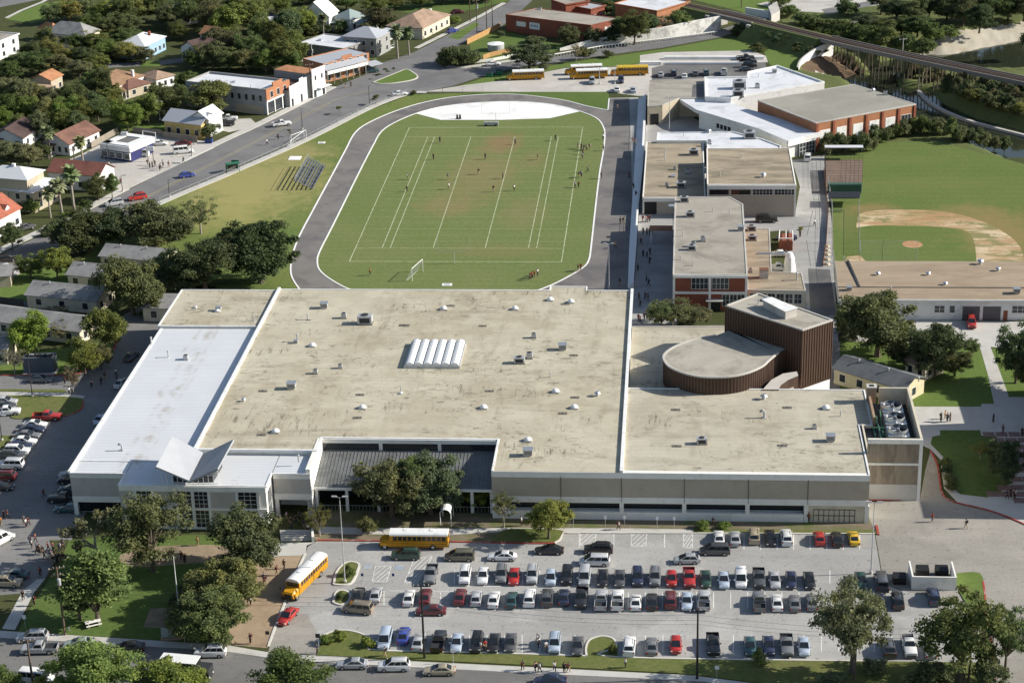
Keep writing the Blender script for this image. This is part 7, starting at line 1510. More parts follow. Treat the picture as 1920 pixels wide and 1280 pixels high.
r = thing('picnic_table', 'pale picnic table in the shade under the yellow-green tree', 'picnic table', (P(175, 1172).x, P(175, 1172).y, 0), .5); MB().box((0, 0, .7), (2.4, .8, .07)).obj('tabletop', WALLW, r); [MB().box((0, s*.75, .42), (2.4, .3, .06)).obj('bench', WALLW, r) for s in (-1, 1)]; [MB().box((s*.8, 0, 0), (.12, 1.4, .7)).obj('leg', CONC, r) for s in (-1, 1)]
for (px, py, lab) in ((560, 1008, 'metal handrail'),): pass
hg = [(58, 'a')]
# lamps, poles, wires, signs
lamp_pole(647, 1092, 930, 'tall lamp post with two white heads on the grassy car park island', 2)
lamp_pole(1633, 1075, 940, 'tall lamp post with two heads at the right end of the car park', 2); lamp_pole(1142, 541, 456, 'tall lamp post with twin pale heads beside the track and step seating', 2)
lamp_pole(1255, 244, 182, 'slim tall lamp post in the court of the angled white wing', 2, length=.5); lamp_pole(1124, 158, 126, 'thin pole in front of the first parked bus', 1); lamp_pole(1153, 158, 124, 'thin lamp pole in front of the yellow roofed bus', 1)
lamp_pole(61, 744, 664, 'dark slim lamp post on the grass bed of the west car park', 1, DARKM); lamp_pole(4, 826, 778, 'lamp post at the left edge of the west car park', 1, DARKM); lamp_pole(332, 450, 410, 'lamp post with a flat white arm among the dark oaks', 1, FENCEG)
lamp_pole(567, 243, 202, 'street lamp standing beside the goal frames', 1, DARKM, .8); lamp_pole(693, 200, 160, 'street lamp on the verge near the white car', 1, DARKM, .8); lamp_pole(318, 370, 336, 'street lamp with red banner on the main road verge', 1, DARKM, .8); lamp_pole(300, 225, 190, 'floodlight pole with white heads behind the yellow house', 3)
lamp_pole(204, 307, 262, 'dark lamp post beside the corner shop', 1, DARKM, .6); lamp_pole(230, 360, 328, 'street lamp on the pavement below the corner shop lot', 1, DARKM, .6); lamp_pole(360, 293, 270, 'short lamp post by the white van at the corner shop', 1, DARKM, .5)
utility_pole(796, 1234, 1095, 'black utility pole with street light in front of the maroon car', 1, False, .1, BLK); utility_pole(1307, 1272, 1142, 'black utility pole in the verge beside the silver pickup', 1, False, .2, BLK)
utility_pole(1602, 1275, 1158, 'grey utility pole with white crossarm against the right car park tree', 2, True, .3, CONC if False else MATS['bark']); utility_pole(1816, 1278, 1178, 'double utility pole, right leg, in front of the large right tree', 1, False, 0.05); utility_pole(1807, 1278, 1178, 'double utility pole, left leg, in front of the large right tree', 1, False, 0.05)
utility_pole(122, 1190, 1062, 'wooden utility pole with white crossarms on the front lawn', 2, True, .4); utility_pole(63, 1290, 1198, 'brown wooden pole at the bottom edge beside the white van', 1, False, .4)
utility_pole(584, 185, 120, 'thin pole in front of the tall white shop front', 1, False, .5); utility_pole(586, 122, 82, 'leaning utility pole behind the white shop row', 1, True, .4, CONC); utility_pole(895, 70, 0, 'utility pole at the side road beside the yellow fence', 2, True, .6); utility_pole(913, 62, -4, 'second utility pole by the side road junction', 2, False, .6); utility_pole(924, 58, -6, 'third utility pole by the side road junction', 1, False, .6); utility_pole(882, 41, -12, 'utility pole at the corner beside the maroon car', 2, False, .6)
utility_pole(1390, 15, -30, 'dark braced utility pole beyond the railway', 2, False, .2); utility_pole(1692, 106, 72, 'pole with pale crossarm among bushes beyond the trestle', 1, False, .3, CONC); utility_pole(1600, 75, 40, 'pole with pale arms among the bushes by the trestle end', 1, False, .3, CONC); utility_pole(95, 298, 262, 'wooden pole beside the white bungalow', 1, False, .4); utility_pole(140, 306, 278, 'thin wooden pole beside the left palm trees', 1, False, .4); utility_pole(472, 198, 160, 'pole against the grey wall of the shop block', 1, False, .1)
p = P(1807, 1278); a1 = Vector((P(122, 1190).x, P(122, 1190).y, 9)); a2 = Vector((P(796, 1234).x, P(796, 1234).y, 10.5)); a3 = Vector((P(1307, 1272).x, P(1307, 1272).y, 10.6)); a4 = Vector((p.x, p.y, 9.)); a5 = a4+Vector((60, -6, 0)); a0 = a1+Vector((-50, 7, 0))
for k_, (a, b_, t) in enumerate(((a0, a1, 'left of the front lawn pole'), (a1, a2, 'over the front lawn'), (a2, a3, 'over the front car park verge'), (a3, a4, 'over the right end of the verge'), (a4, a5, 'right of the double pole'))):
    for j, dz_ in enumerate((0, -1.1, -2.)): wire(a+Vector((0, .4*j, dz_)), b_+Vector((0, .4*j, dz_)), 1., '%s dark overhead wire %s' % (('topmost', 'middle', 'lowest')[j], t))
STOPM = mat('sign_red', (.42, .03, .03), .06)
for (px, py, top, lab, m, sz) in ((598, 1222, 1187, 'dark backed stop sign at the car park exit', DARKM, (.7, .7)), (680, 1092, 1074, 'blue disabled parking sign, left', bD, (.4, .5)), (738, 1092, 1074, 'blue disabled parking sign, right', bD, (.4, .5)), (503, 1208, 1182, 'dark sign at the brick plaza edge', DARKM, (.6, .6)),
    (850, 1243, 1216, 'white street sign on the front verge behind the tan sedan', WHITE, (.6, .6)), (1344, 1272, 1247, 'white street sign in the verge right of the black pole', WHITE, (.6, .6)), (48, 1178, 1152, 'white sign on the front lawn by the path', WHITE, (.6, .7)), (130, 1183, 1174, 'low white marker post on the lawn edge', WHITE, (.25, .6)), (347, 1207, 1192, 'thin white marker post near the school sign', WHITE, (.3, .4)),
    (1171, 985, 967, 'white parking sign by the front walk, middle', WHITE, (.5, .5)), (1075, 990, 966, 'white parking sign by the front walk, left', WHITE, (.4, .5)), (1232, 991, 969, 'white parking sign by the front walk, right', WHITE, (.4, .5)), (1135, 990, 967, 'white parking sign by the front walk, second from left', WHITE, (.4, .5)), (1264, 991, 969, 'white parking sign by the front walk, rightmost', WHITE, (.4, .5)), (442, 318, 300, 'green street sign on the main road', gD, (2., .6))): sign_post(px, py, top, lab, m, 0, sz)
r = thing('bus_shelter', 'green bus shelter on the main road verge', 'bus shelter', (P(437, 322).x, P(437, 322).y, 0), .5); MB().box((0, 0, 2.3), (3.6, 1.6, .12)).obj('roof', gD, r); MB().box((0, .7, .3), (3.4, .05, 1.9)).obj('back_panel', GLASSB, r); [MB().box((x, y, 0), (.1, .1, 2.3)).obj('post', gD, r) for x in (-1.6, 1.6) for y in (-.65, .65)]; MB().box((0, .4, .45), (2.6, .4, .06)).obj('bench', GALV, r)
# steel canopy frame and white dome tank in the alley court
r = wroot('pergola_frame', 'white steel frame over a brown wall box in the alley court', 'frame', [tuple(P(1475, 465)[:2])]); q = XY([(1460, 470), (1486, 470), (1485, 455), (1461, 455)]); MB().prism(q, 0, 2.4).obj('wall', BRICK, r); m_ = MB()
for a, b_ in ((0, 1), (1, 2), (2, 3), (3, 0)): m_.tube((*q[a], 3.), (*q[b_], 3.), .12, .12, 6); m_.tube((*q[a], 2.3), (*q[a], 3.), .1)
a, b_ = Vector(q[0]).lerp(Vector(q[1]), .5), Vector(q[2]).lerp(Vector(q[3]), .5); m_.tube((a.x, a.y, 3.), (b_.x, b_.y, 3.), .1); m_.obj('frame', WHITE, r)
p = P(1480, 508); r = thing('dust_collector', 'white cone shaped dust collector with ribbed duct beside the annex', 'dust collector', (p.x, p.y, 0)); MB().cyl(0, 0, 0, 3.4, 1.5, 1.0, 14).cyl(0, 0, 3.4, 4.4, 1., .5, 14).obj('cone', CONCW, r); m_ = MB(); [m_.tube((-1.1-i*.55, .2, 3.9), (-1.62-i*.55, .2, 3.9), .42, .38, 10) for i in range(11)]; m_.obj('duct', CHROME, r)
p = P(1432, 520, 4); r = thing('fan_house', 'square pale fan housing with rusty top on the annex roof', 'fan housing', (p.x, p.y, 3.97)); MB().box((0, 0, 0), (1.9, 1.6, 1.9)).obj('housing', GALV, r); MB().box((0, 0, 1.9), (2., 1.7, .12)).obj('top', RUST, r)

# ================================================================== REPEATS
# ---- rooftop plant
ROOFI = []
def RI(spec, z, where):
    for it in spec.split(';'):
        k, x, y, *s = it.split(); nm = dict(dome='white dome skylight', box='grey box exhaust fan', mush='metal mushroom vent', goose='curved gooseneck vent', unit='large grey air conditioner', stack='thin vent pipe', fan='square fan unit', drain='dark flat roof drain', hatch='metal roof hatch')[k]
        sz = float(s[0]) if s else 1.
        ROOFI.append(roof_item(k, float(x), float(y), z, ('small ' if sz < .75 else 'big ' if sz > 1.3 else '')+nm+' '+where, sz))
RI('dome 832 580;dome 1071 567;dome 966 580;dome 1032 563;dome 586 649;dome 517 810;dome 680 765;dome 907 765;dome 1042 735;dome 1077 765;dome 990 826;stack 577 599 1.2;box 608 577 1.1;unit 685 606 1.3;fan 645 596;box 555 643 .6;stack 558 640 1.5;box 547 728 1.15;fan 592 700 .8;fan 638 690 .75;dome 752 738 .5;box 1055 655 1.1;fan 1001 633 .9;unit 974 680 .9;fan 993 671 1.1;mush 1120 742 1.2;stack 1032 707;box 990 853 1.15;stack 752 735;stack 560 865 1.2;mush 457 752 .9;drain 578 600 .6;drain 845 573;drain 758 610 1.3;drain 905 611;drain 1060 570 1.1;drain 675 740;drain 670 783;drain 1055 775;drain 1078 745;drain 918 733;drain 1076 666;drain 490 815;drain 493 733', 8.81, 'on the beige hall roof')
RI('box 410 582 .8;stack 367 581 1.;dome 408 584 .8;dome 366 577 .6;stack 476 602 1.2', 8.79, 'on the rear left roof')
RI('stack 316 670 1.3;fan 349 674 .9;stack 284 646 1.5;goose 229 843 .8;stack 372 656 .4;stack 325 734 .4;stack 325 738 .4;stack 277 820 .4;stack 273 825 .4;stack 448 897 .4;stack 445 908 .4', 8.25, 'on the white metal roof')
RI('goose 1433 783;mush 1432 748 1.3;dome 1549 766;stack 1576 780;fan 1527 803 .7;box 1557 826 1.1;unit 1316 831 .8;drain 1267 768;drain 1269 836;drain 1467 835;drain 1476 764', 8.79, 'on the tan east roof')
RI('hatch 1436 563;stack 1422 570', 16.97, 'on the theatre tower roof')
RI('fan 1324 324 1.;unit 1277 351 1.;fan 1250 349 .8;fan 1290 325 1.;hatch 1262 331;unit 1301 290 1.1;fan 1265 318 .7;stack 1248 285;stack 1246 293;stack 1247 301', 4.17, 'on the music block roof')
RI('mush 1431 332 1.4;stack 1390 296;stack 1350 330', 7.97, 'on the assembly hall roof')
RI('unit 1294 406 .9;unit 1283 378 .9;fan 1318 452;unit 1297 468 .8;fan 1300 462;stack 1337 397;stack 1368 401;box 1389 432;stack 1276 487;stack 1300 498;stack 1280 443;hatch 1259 388 1.2', 8.17, 'on the classroom block roof')
RI('unit 1409 432 .9;unit 1410 450 .9;stack 1494 525 1.6;fan 1407 510 .8', 3.97, 'on the annex roof')
RI('unit 1386 166 1.7;unit 1384 181 1.4;fan 1420 165 1.2;box 1452 137;stack 1360 150;stack 1422 145;stack 1459 150 .5', 6.32, 'on the white roofed block')
RI('unit 1405 259 1.4;mush 1329 249 1.3;stack 1282 256;fan 1330 270', 4.72, 'on the white link block')
RI('mush 1637 171 1.1;fan 1660 178 1.', 7.87, 'on the gym roof')
RI('mush 1646 516 1.1;mush 1740 516 1.1;mush 1772 535 1.1;mush 1838 495 1.5;mush 1871 508 1.2;box 1592 544 .8;box 1906 549 1.;stack 1670 546;stack 1582 487 .8', 4.95, 'on the brown workshop roof')
RI('fan 1012 22 1.2;stack 1038 26;hatch 1086 32;hatch 1130 36 1.3;stack 1122 40', 4.9, 'on the red brick works roof')
RI('hatch 600 76', 4.7, 'on the white store roof'); RI('hatch 438 155;stack 470 166', 6.9, 'on the shop block roof')
# ---- vehicles
def row(spec, ang, where, group, jit=2.):
    """cars of one parking row, left to right: x y kind colour"""
    L = [s.split() for s in spec.split(';')]
    L = [(float(a[0]), float(a[1]), a[2], a[3], float(a[4]) if len(a) > 4 else ang) for a in L]
    nm = lambda a: '%s %s' % (CNAME.get(a[3], a[3]), CKIND[a[2]])
    for i, a in enumerate(L):
        l = nm(L[i-1]) if i else None; r_ = nm(L[i+1]) if i < len(L)-1 else None
        nb = 'between %s and %s' % (l, r_) if l and r_ else ('right of %s' % l if l else 'left of %s' % r_)
        car(a[0], a[1], a[2], a[3], a[4]+RND.uniform(-jit, jit), '%s %s, %s' % (nm(a), where, nb), group)
row('1348 1013 sedan white 90;1378 1014 sedan silver 90;1414 1010 suv tan 90;1444 1013 sedan black -90;1474 1013 suv white 90;1536 1014 hatch red 90;1569 1015 sedan black 90;1600 1013 coupe yellow 90', 90, 'by the hall wall', 'cars parked along the hall front')
row('808 1083 pickup grey;872 1085 suv white;906 1084 sedan white;940 1083 suv grey;964 1085 sedan red;998 1084 suv silver;1033 1088 hatch paleblue;1063 1085 suv black;1096 1086 van silver;1130 1088 sedan black;1162 1089 sedan darkgrey;1195 1088 suv navy;1228 1088 suv grey;1259 1090 hatch red;1292 1089 pickup red;1323 1090 sedan green;1357 1092 sedan paleblue;1389 1090 van white;1423 1090 pickup darkgrey;1452 1092 sedan silver;1483 1092 sedan navy;1517 1093 sedan black', -90, 'in far row', 'cars in the far parking row')
row('672 1119 coupe black 90;705 1120 sedan silver 90;767 1125 sedan white 90;798 1123 sedan maroon 90;863 1123 sedan maroon 90;893 1126 hatch silver 90;926 1128 sedan white 90;960 1129 sedan teal 90;993 1126 suv white 90;1026 1126 suv darkgrey 90;1057 1124 sedan navy 90;1090 1127 pickup black -90;1127 1131 pickup silver 90;1158 1131 pickup white 90;1192 1133 coupe white 90;1223 1132 sedan black 90;1257 1130 suv maroon 90;1288 1132 sedan paleblue -90;1320 1132 pickup silver 90;1423 1134 pickup grey 90;1456 1134 sedan white 90;1490 1135 sedan grey 90;1522 1133 sedan grey 90;1648 1132 sedan navy 90;1683 1131 suv black 90;1750 1124 suv navy 90', 90, 'in middle row', 'cars in the middle parking row')
row('722 1204 van paleblue;757 1196 sedan blue 90;785 1208 sedan silver 90;823 1208 pickup black 90;857 1210 sedan paleblue -90;894 1211 suv black;926 1210 sedan black -90;957 1210 sedan darkgrey;1040 1213 suv paleblue -90;1083 1216 sedan darkgrey;1180 1217 suv white 90;1222 1216 sedan grey 90;1267 1214 hatch red -90;1337 1214 pickup black -90;1406 1216 sedan teal;1441 1215 sedan navy;1475 1216 pickup grey -90;1507 1217 sedan paleblue -90;1666 1220 suv darkgrey 90;1704 1217 pickup white -90;1742 1222 sedan silver 90', -90, 'in near row', 'cars in the near parking row')
car(1652, 1097, 'bigvan', 'darkgrey', 90, 'dark grey van behind the right car park tree, beside the black dumpster', 'cars in the far parking row'); car(1614, 1093, 'sedan', 'green', -90, 'dark green sedan hidden behind the right car park tree', 'cars in the far parking row')
GM = 'cars driving through the car park'
for a in ((761, 1046, 'suv', 'green', 181, 'dark green SUV driving left in front of the long bus'), (862, 1048, 'van', 'olive', 181, 'olive brown minivan driving left, right of the bus'), (942, 1048, 'sedan', 'white', 180, 'white sedan driving left behind the olive minivan'), (1030, 1036, 'sedan', 'black', 179, 'black sedan driving left, right of the white moving sedan'), (1122, 1035, 'suv', 'black', 179, 'black SUV driving left above the white moving minivan'), (1115, 1057, 'van', 'white', 179, 'white minivan driving left through the car park'), (1288, 1054, 'hatch', 'silver', 184, 'silver hatchback driving left in front of the dark minivan'), (1340, 1037, 'van', 'darkgrey', 181, 'dark grey minivan driving left near the hall front'), (671, 1146, 'van', 'bronze', 170, 'bronze minivan in the aisle below the small island'), (808, 1150, 'sedan', 'maroon', 182, 'maroon sedan driving left behind the black utility pole'), (540, 1160, 'sedan', 'red', -106, 'bright red sedan leaving the car park below the turning bus')): car(*a, GM)
GS_ = 'cars on the front street'
for a in ((62, 1200, 'suv', 'silver', 186, 'silver SUV at the kerb of the front street, far left'), (75, 1222, 'pickup', 'silver', 185, 'silver pickup truck on the front street beside the wooden pole'), (150, 1211, 'sedan', 'palegreen', 187, 'pale green sedan on the front street behind a tree crown'), (242, 1218, 'sedan', 'black', 186, 'black sedan on the front street left of the white SUV'), (395, 1228, 'suv', 'white', 184, 'white SUV on the front street below the brick plaza'), (72, 1278, 'bigvan', 'white', -8, 'white van cut by the bottom edge at left'), (661, 1250, 'sedan', 'silver', 183, 'silver sedan on the front street left of the white SUV by the verge'), (739, 1254, 'suv', 'white', 184, 'white SUV on the front street behind the silver sedan'), (824, 1262, 'sedan', 'tan', 183, 'tan sedan on the front street partly behind leaves'), (1032, 1281, 'sedan', 'navy', 182, 'dark blue sedan cut by the bottom edge')): car(*a, GS_)
GW = 'cars in the west car park'
for a in ((89, 786, 'pickup', 'red', 2, 'bright red pickup truck beside the west grass bed'), (66, 799, 'coupe', 'white', 0, 'white coupe right below the red pickup'), (61, 809, 'sedan', 'navy', 0, 'dark blue sedan between white coupe and grey sedan'), (52, 820, 'sedan', 'grey', 0, 'grey sedan below the dark blue one in the west car park'), (45, 831, 'sedan', 'white', 0, 'white sedan with dark sunroof in the west car park'), (37, 840, 'sedan', 'navy', 0, 'navy sedan squeezed between white cars in the west car park'), (32, 850, 'suv', 'white', 0, 'white SUV with black rear window in the west car park'), (24, 860, 'suv', 'darkgrey', 0, 'dark grey SUV above the large white SUV'), (18, 877, 'bigsuv', 'white', 180, 'large white SUV at the left edge of the west car park'), (6, 899, 'suv', 'maroon', 180, 'maroon SUV cut by the left edge'), (2, 917, 'sedan', 'black', 0, 'black sedan cut by the left edge below the maroon SUV'), (10, 756, 'sedan', 'silver', 0, 'silver sedan at the left edge behind the grass bed'), (8, 765, 'sedan', 'darkgrey', 0, 'dark grey sedan beside the white pickup at the left edge'), (12, 777, 'pickup', 'white', 10, 'white pickup truck at the left edge beside the grass bed'), (76, 715, 'sedan', 'grey', 0, 'grey sedan driving on the lane by the cooling container'), (120, 940, 'pickup', 'black', 180, 'black pickup truck in the shade of the white wing'), (128, 958, 'sedan', 'teal', 180, 'teal sedan in the shade behind the bare tree'), (135, 905, 'suv', 'black', 180, 'black SUV close to the shaded wall of the white wing'), (136, 893, 'sedan', 'silver', 180, 'silver car against the shaded wall of the white wing'), (136, 920, 'sedan', 'darkgrey', 180, 'dark grey car in the wall shade'), (28, 1082, 'sedan', 'teal', 180, 'dark teal car in tree shade at the lower left'), (14, 1097, 'suv', 'tan', 0, 'tan SUV at the left edge above the lawn path'), (0, 1018, 'bigvan', 'white', 60, 'white van cut by the left edge'), (228, 722, 'sedan', 'silver', 80, 'silver car by the long west wall'), (191, 789, 'sedan', 'paleblue', 80, 'pale blue car by the west wall'), (247, 672, 'sedan', 'darkgrey', 80, 'dark car in the lane beside the hall')): car(*a, GW)
GR = 'vehicles on the main road and its side streets'
for a in ((97, 441, 'suv', 'black', 33, 'black SUV on the main road at the left'), (12, 491, 'suv', 'black', 33, 'black SUV at the left edge of the main road'), (-2, 502, 'sedan', 'silver', 33, 'silver sedan at the left edge below the black SUV'), (46, 432, 'pickup', 'darkgrey', 50, 'dark grey pickup truck in the drive of the red roofed house'), (214, 385, 'suv', 'silver', 211, 'silver SUV coming down the main road'), (258, 374, 'suv', 'red', 211, 'red SUV on the main road behind the oak'), (351, 332, 'hatch', 'blue', 28, 'blue hatchback alone on the main road'), (528, 236, 'pickup', 'white', 26, 'white pickup truck on the main road in front of the shops'), (750, 179, 'sedan', 'white', 15, 'white sedan on the main road beside the street lamp'), (848, 61, 'cruiser', 'blue', 40, 'bright blue car parked on the side road'), (858, 25, 'sedan', 'maroon', 10, 'maroon sedan at the side road corner'), (261, 293, 'bigvan', 'white', 175, 'white passenger van in front of the dark blue shop'), (207, 296, 'suv', 'black', 180, 'black SUV in the shade of the dark blue shop'), (299, 272, 'sedan', 'white', 5, 'white sedan behind the pole sign'), (344, 287, 'bigvan', 'white', 20, 'white passenger van at the right of the corner shop lot'), (343, 272, 'sedan', 'maroon', 182, 'maroon sedan by the wooden fence'), (428, 226, 'pickup', 'white', 5, 'white pickup truck beside the grey shop block'), (422, 236, 'pickup', 'black', 5, 'black flatbed pickup in front of the grey shop block'), (697, 136, 'suv', 'teal', 20, 'dark teal SUV beside the corner hotel'), (925, 123, 'sedan', 'white', 18, 'white sedan on the road by the balustrade'), (560, 118, 'sedan', 'white', 30, 'white car behind the shop row'), (520, 105, 'suv', 'darkgrey', 30, 'dark SUV in the yard behind the shops')): car(*a, GR)
GN = 'cars in the rear car park'
for a in ((1110, 156, 'suv', 'silver', -90, 'silver SUV in front of the two white roofed buses'), (1164, 154, 'suv', 'navy', -90, 'dark blue SUV in front of the yellow roofed bus'), (1157, 171, 'sedan', 'white', 90, 'white sedan by the north lawn corner'), (1187, 172, 'sedan', 'paleblue', 90, 'pale blue sedan at the shaded end of the track'), (1239, 143, 'sedan', 'silver', 90, 'silver sedan, first of the rear row'), (1263, 141, 'suv', 'navy', 90, 'dark blue SUV behind the stone block'), (1283, 146, 'sedan', 'white', 90, 'white sedan behind the stone block'), (1304, 141, 'sedan', 'darkgrey', 90, 'dark grey sedan behind the stone block'), (1324, 140, 'suv', 'teal', 90, 'teal SUV in the rear car park'), (1357, 139, 'pickup', 'white', 90, 'white pickup truck alone in the rear car park'), (1398, 112, 'pickup', 'black', 5, 'black pickup truck at the end of the white terrace wall'), (1402, 119, 'pickup', 'black', 5, 'middle black pickup truck of the rear corner group'), (1405, 126, 'suv', 'black', 5, 'black SUV nearest the white roof in the rear corner'), (1400, 133, 'sedan', 'darkgrey', 5, 'dark grey sedan beside the white roofed block'), (1437, 416, 'bigsuv', 'black', 0, 'large black SUV in the shade of the assembly hall'), (1475, 449, 'sedan', 'navy', 180, 'dark blue car behind the white steel frame'), (1467, 480, 'sedan', 'white', 2, 'white sedan in the annex court'), (1460, 507, 'pickup', 'white', 180, 'white pickup truck behind the dust collector'), (1514, 299, 'van', 'white', 85, 'white minivan at the gym entrance'), (1821, 610, 'suv', 'red', -95, 'red SUV in front of the roller doors'), (1580, 622, 'suv', 'navy', 90, 'dark blue SUV in shade behind the theatre')): car(*a, GN)
for (px, py, k, c, a, lab) in ((1808, 88, 'sedan', 'blue', 25, 'blue car on the sandy river bank'), (1843, 79, 'pickup', 'white', 25, 'white pickup truck on the sandy river bank')):
    q = P(px, py, -2); z_ = float(river_z(np.array([[q.x]]), np.array([[q.y]]))[0, 0]); car(px, py, k, c, a, lab, 'vehicles on the river bank', z_)
bus(777, 1024, 180.5, 'yellow school bus with white roof standing sideways at the red kerb'); bus(572, 1096, -108, 'yellow school bus turning into the car park beside the brick plaza'); bus(985, 149, 187, 'yellow school bus parked alone left in the rear bus lot'); bus(1094, 139, 188, 'rear one of two white roofed buses side by side'); bus(1104, 147, 188, 'front one of two white roofed buses side by side'); bus(1180, 141, 184, 'school bus with yellow roof right of the pair', BUSY)
p = P(352, 1270); r = thing('box_truck', 'dark cab box truck with white roof on the front street', 'truck', (p.x, p.y, 0), math.radians(-7)); MB().box((-1, 0, .6), (5.6, 2.3, 2.5)).obj('cargo_box', BLK, r); MB().box((-1, 0, 3.1), (5.7, 2.4, .12)).obj('box_roof', BROOF, r); MB().prism([(1.85, -1.05), (3.7, -1.05), (3.7, 1.05), (1.85, 1.05)], .5, 2.3).obj('cab', DARKM, r); MB().face([(3.72, -.95, 1.3), (3.72, .95, 1.3), (3.72, .85, 2.15), (3.72, -.85, 2.15)]).obj('windscreen', GLASSB, r)
for x in (2.9, -2.6):
    for s in (-1, 1): MB().tube((x, s*.85, .45), (x, s*1.12, .45), .45, .45, 14).obj('wheel', RUB, r)
for s in (-1, 1): MB().box((3.7, s*.75, .8), (.08, .3, .2)).obj('headlight', LAMP_W, r)
# ---- trees
LM = []
def TR(spec, kind, hue, desc, group):
    kk = 1.06 if 'neighbourhood' in group else 1.
    for it in spec.split(';'):
        a = it.split(); x, y, t, w_ = map(float, a[:4]); kd = a[4] if len(a) > 4 else kind; hu = a[5] if len(a) > 5 else hue
        o = tree(x, y, t, w_*kk, kd, hu if kk == 1 or hu not in ('oak', 'mid') else RND.choice(('mid', 'elm', 'elm', 'oak', 'dull', 'olive', 'gold', 'lime')), desc, group=group); LM.append(o)
def T1(x, y, t, w_, kind, hue, lab, cat='tree', **k): return tree(x, y, t, w_, kind, hue, lab, cat, **k)
GF = 'trees around the school front'
T1(288, 1070, 900, 170, 'loose', 'oak', 'tall loose green tree in front of the entrance hall windows', group=GF); T1(182, 1066, 928, 135, 'bare', 'dull', 'half dead tree with bare grey branches by the west lot', group=GF)
T1(184, 1166, 1000, 124, 'upright', 'elm', 'broad yellow-green tree on the front lawn', group=GF); T1(150, 1160, 1050, 70, 'upright', 'dull', 'darker slim tree touching the yellow-green lawn tree', group=GF); T1(468, 1066, 950, 126, 'oak', 'oak', 'dark round oak in front of the entrance windows, left of the steps', group=GF)
T1(420, 1140, 1036, 140, 'oak', 'oak', 'wide green oak between lawn and brick plaza', group=GF); T1(398, 1200, 1112, 130, 'oak', 'oak', 'low spreading oak beside the school sign', group=GF); T1(345, 1140, 1095, 50, 'shrub', 'oak', 'dark bush beside the flagpole', 'shrub', group=GF)
T1(188, 1318, 1190, 175, 'elm', 'elm', 'yellowish green tree across the street at the bottom left', group=GF); T1(318, 1318, 1228, 140, 'elm', 'lime', 'bright lime tree beside the box truck at the bottom', group=GF); T1(5, 1310, 1235, 80, 'elm', 'mid', 'tree crown in the bottom left corner', group=GF); T1(545, 1318, 1218, 145, 'elm', 'mid', 'green tree at the bottom beside the silver sedan', group=GF); T1(75, 1318, 1262, 60, 'shrub', 'lime', 'lime bush below the white van', 'shrub', group=GF)
T1(735, 968, 856, 125, 'oak', 'oak', 'left oak of the pair in front of the grey seamed roof', group=GF); T1(808, 964, 852, 115, 'oak', 'deep', 'right oak of the pair in front of the grey seamed roof', group=GF); T1(772, 962, 842, 80, 'elm', 'mid', 'taller green tree between the two oaks by the seamed roof', group=GF)
T1(945, 988, 916, 56, 'sparse', 'mid', 'small thin tree in the planter left of the bright green tree', group=GF); T1(893, 950, 904, 56, 'elm', 'lime', 'small fresh green tree beside the walkway shelter', group=GF); T1(1029, 1010, 922, 84, 'elm', 'lime', 'bright green tree in the planter by the ribbon window', group=GF); T1(600, 1004, 945, 56, 'sparse', 'gold', 'small yellowish tree beside the entrance steps', group=GF); T1(690, 1000, 962, 40, 'shrub', 'dull', 'dull bush left of the oak pair', 'shrub', group=GF)
T1(1597, 1262, 1056, 145, 'loose', 'olive', 'tall olive green tree at the right of the car park', group=GF); T1(1798, 1278, 1082, 160, 'loose', 'mid', 'large tree with double pole in front at the lower right', group=GF); T1(1884, 1262, 1112, 90, 'loose', 'oak', 'darker tree at the right edge joined to the large one', group=GF); T1(1738, 1285, 1240, 90, 'shrub', 'olive', 'broad yellowish shrub at the bottom right', 'shrub', group=GF); T1(1850, 1290, 1225, 70, 'shrub', 'olive', 'shrub in the bottom right corner', 'shrub', group=GF)
T1(1422, 1245, 1214, 24, 'shrub', 'gold', 'small upright conifer bush on the verge', 'shrub', group=GF); T1(1640, 1262, 1235, 50, 'shrub', 'olive', 'low shrub right of the grey pole', 'shrub', group=GF); T1(1560, 1290, 1262, 60, 'shrub', 'olive', 'low shrub left of the grey pole at the bottom', 'shrub', group=GF)
for x, y, t, w_, lab in ((1317, 991, 974, 28, 'clipped lime bush by the hall wall, left'), (1358, 991, 975, 26, 'clipped lime bush by the hall wall, right'), (612, 1206, 1188, 26, 'round lime shrub on the exit island, left'), (637, 1200, 1180, 26, 'round lime shrub on the exit island, middle'), (692, 1212, 1192, 26, 'round lime shrub on the exit island, right'), (655, 1080, 1058, 20, 'small shrub on the upper car park island'), (639, 1122, 1108, 18, 'small shrub on the lower car park island'), (1150, 1224, 1202, 18, 'dark shrub on the near row island')): T1(x, y, t, w_, 'shrub', 'lime' if 'lime' in lab else 'mid', lab, 'shrub', group='clipped shrubs')
GO = 'dark oaks west of the track'
for a in ((490, 530, 410, 142, 'oak', 'deep', 'big dark oak beside the bend of the track'), (385, 545, 440, 138, 'oak', 'deep', 'broad dark oak behind the corner of the hall'), (322, 540, 462, 80, 'oak', 'deep', 'dark oak left of the broad one behind the hall'), (250, 590, 476, 125, 'oak', 'oak', 'round oak between the grey portable classrooms'), (292, 462, 366, 128, 'oak', 'oak', 'large oak beside the main road near the thin tree'), (228, 462, 388, 90, 'oak', 'deep', 'oak in the middle of the roadside row'), (165, 470, 396, 118, 'oak', 'deep', 'left oak of the dark roadside row'), (115, 468, 408, 60, 'oak', 'oak', 'small oak at the left end of the roadside row'), (340, 444, 402, 50, 'oak', 'oak', 'small oak right of the roadside row'), (440, 470, 420, 60, 'oak', 'deep', 'small dark oak left of the big one by the track')): T1(*a, group=GO)
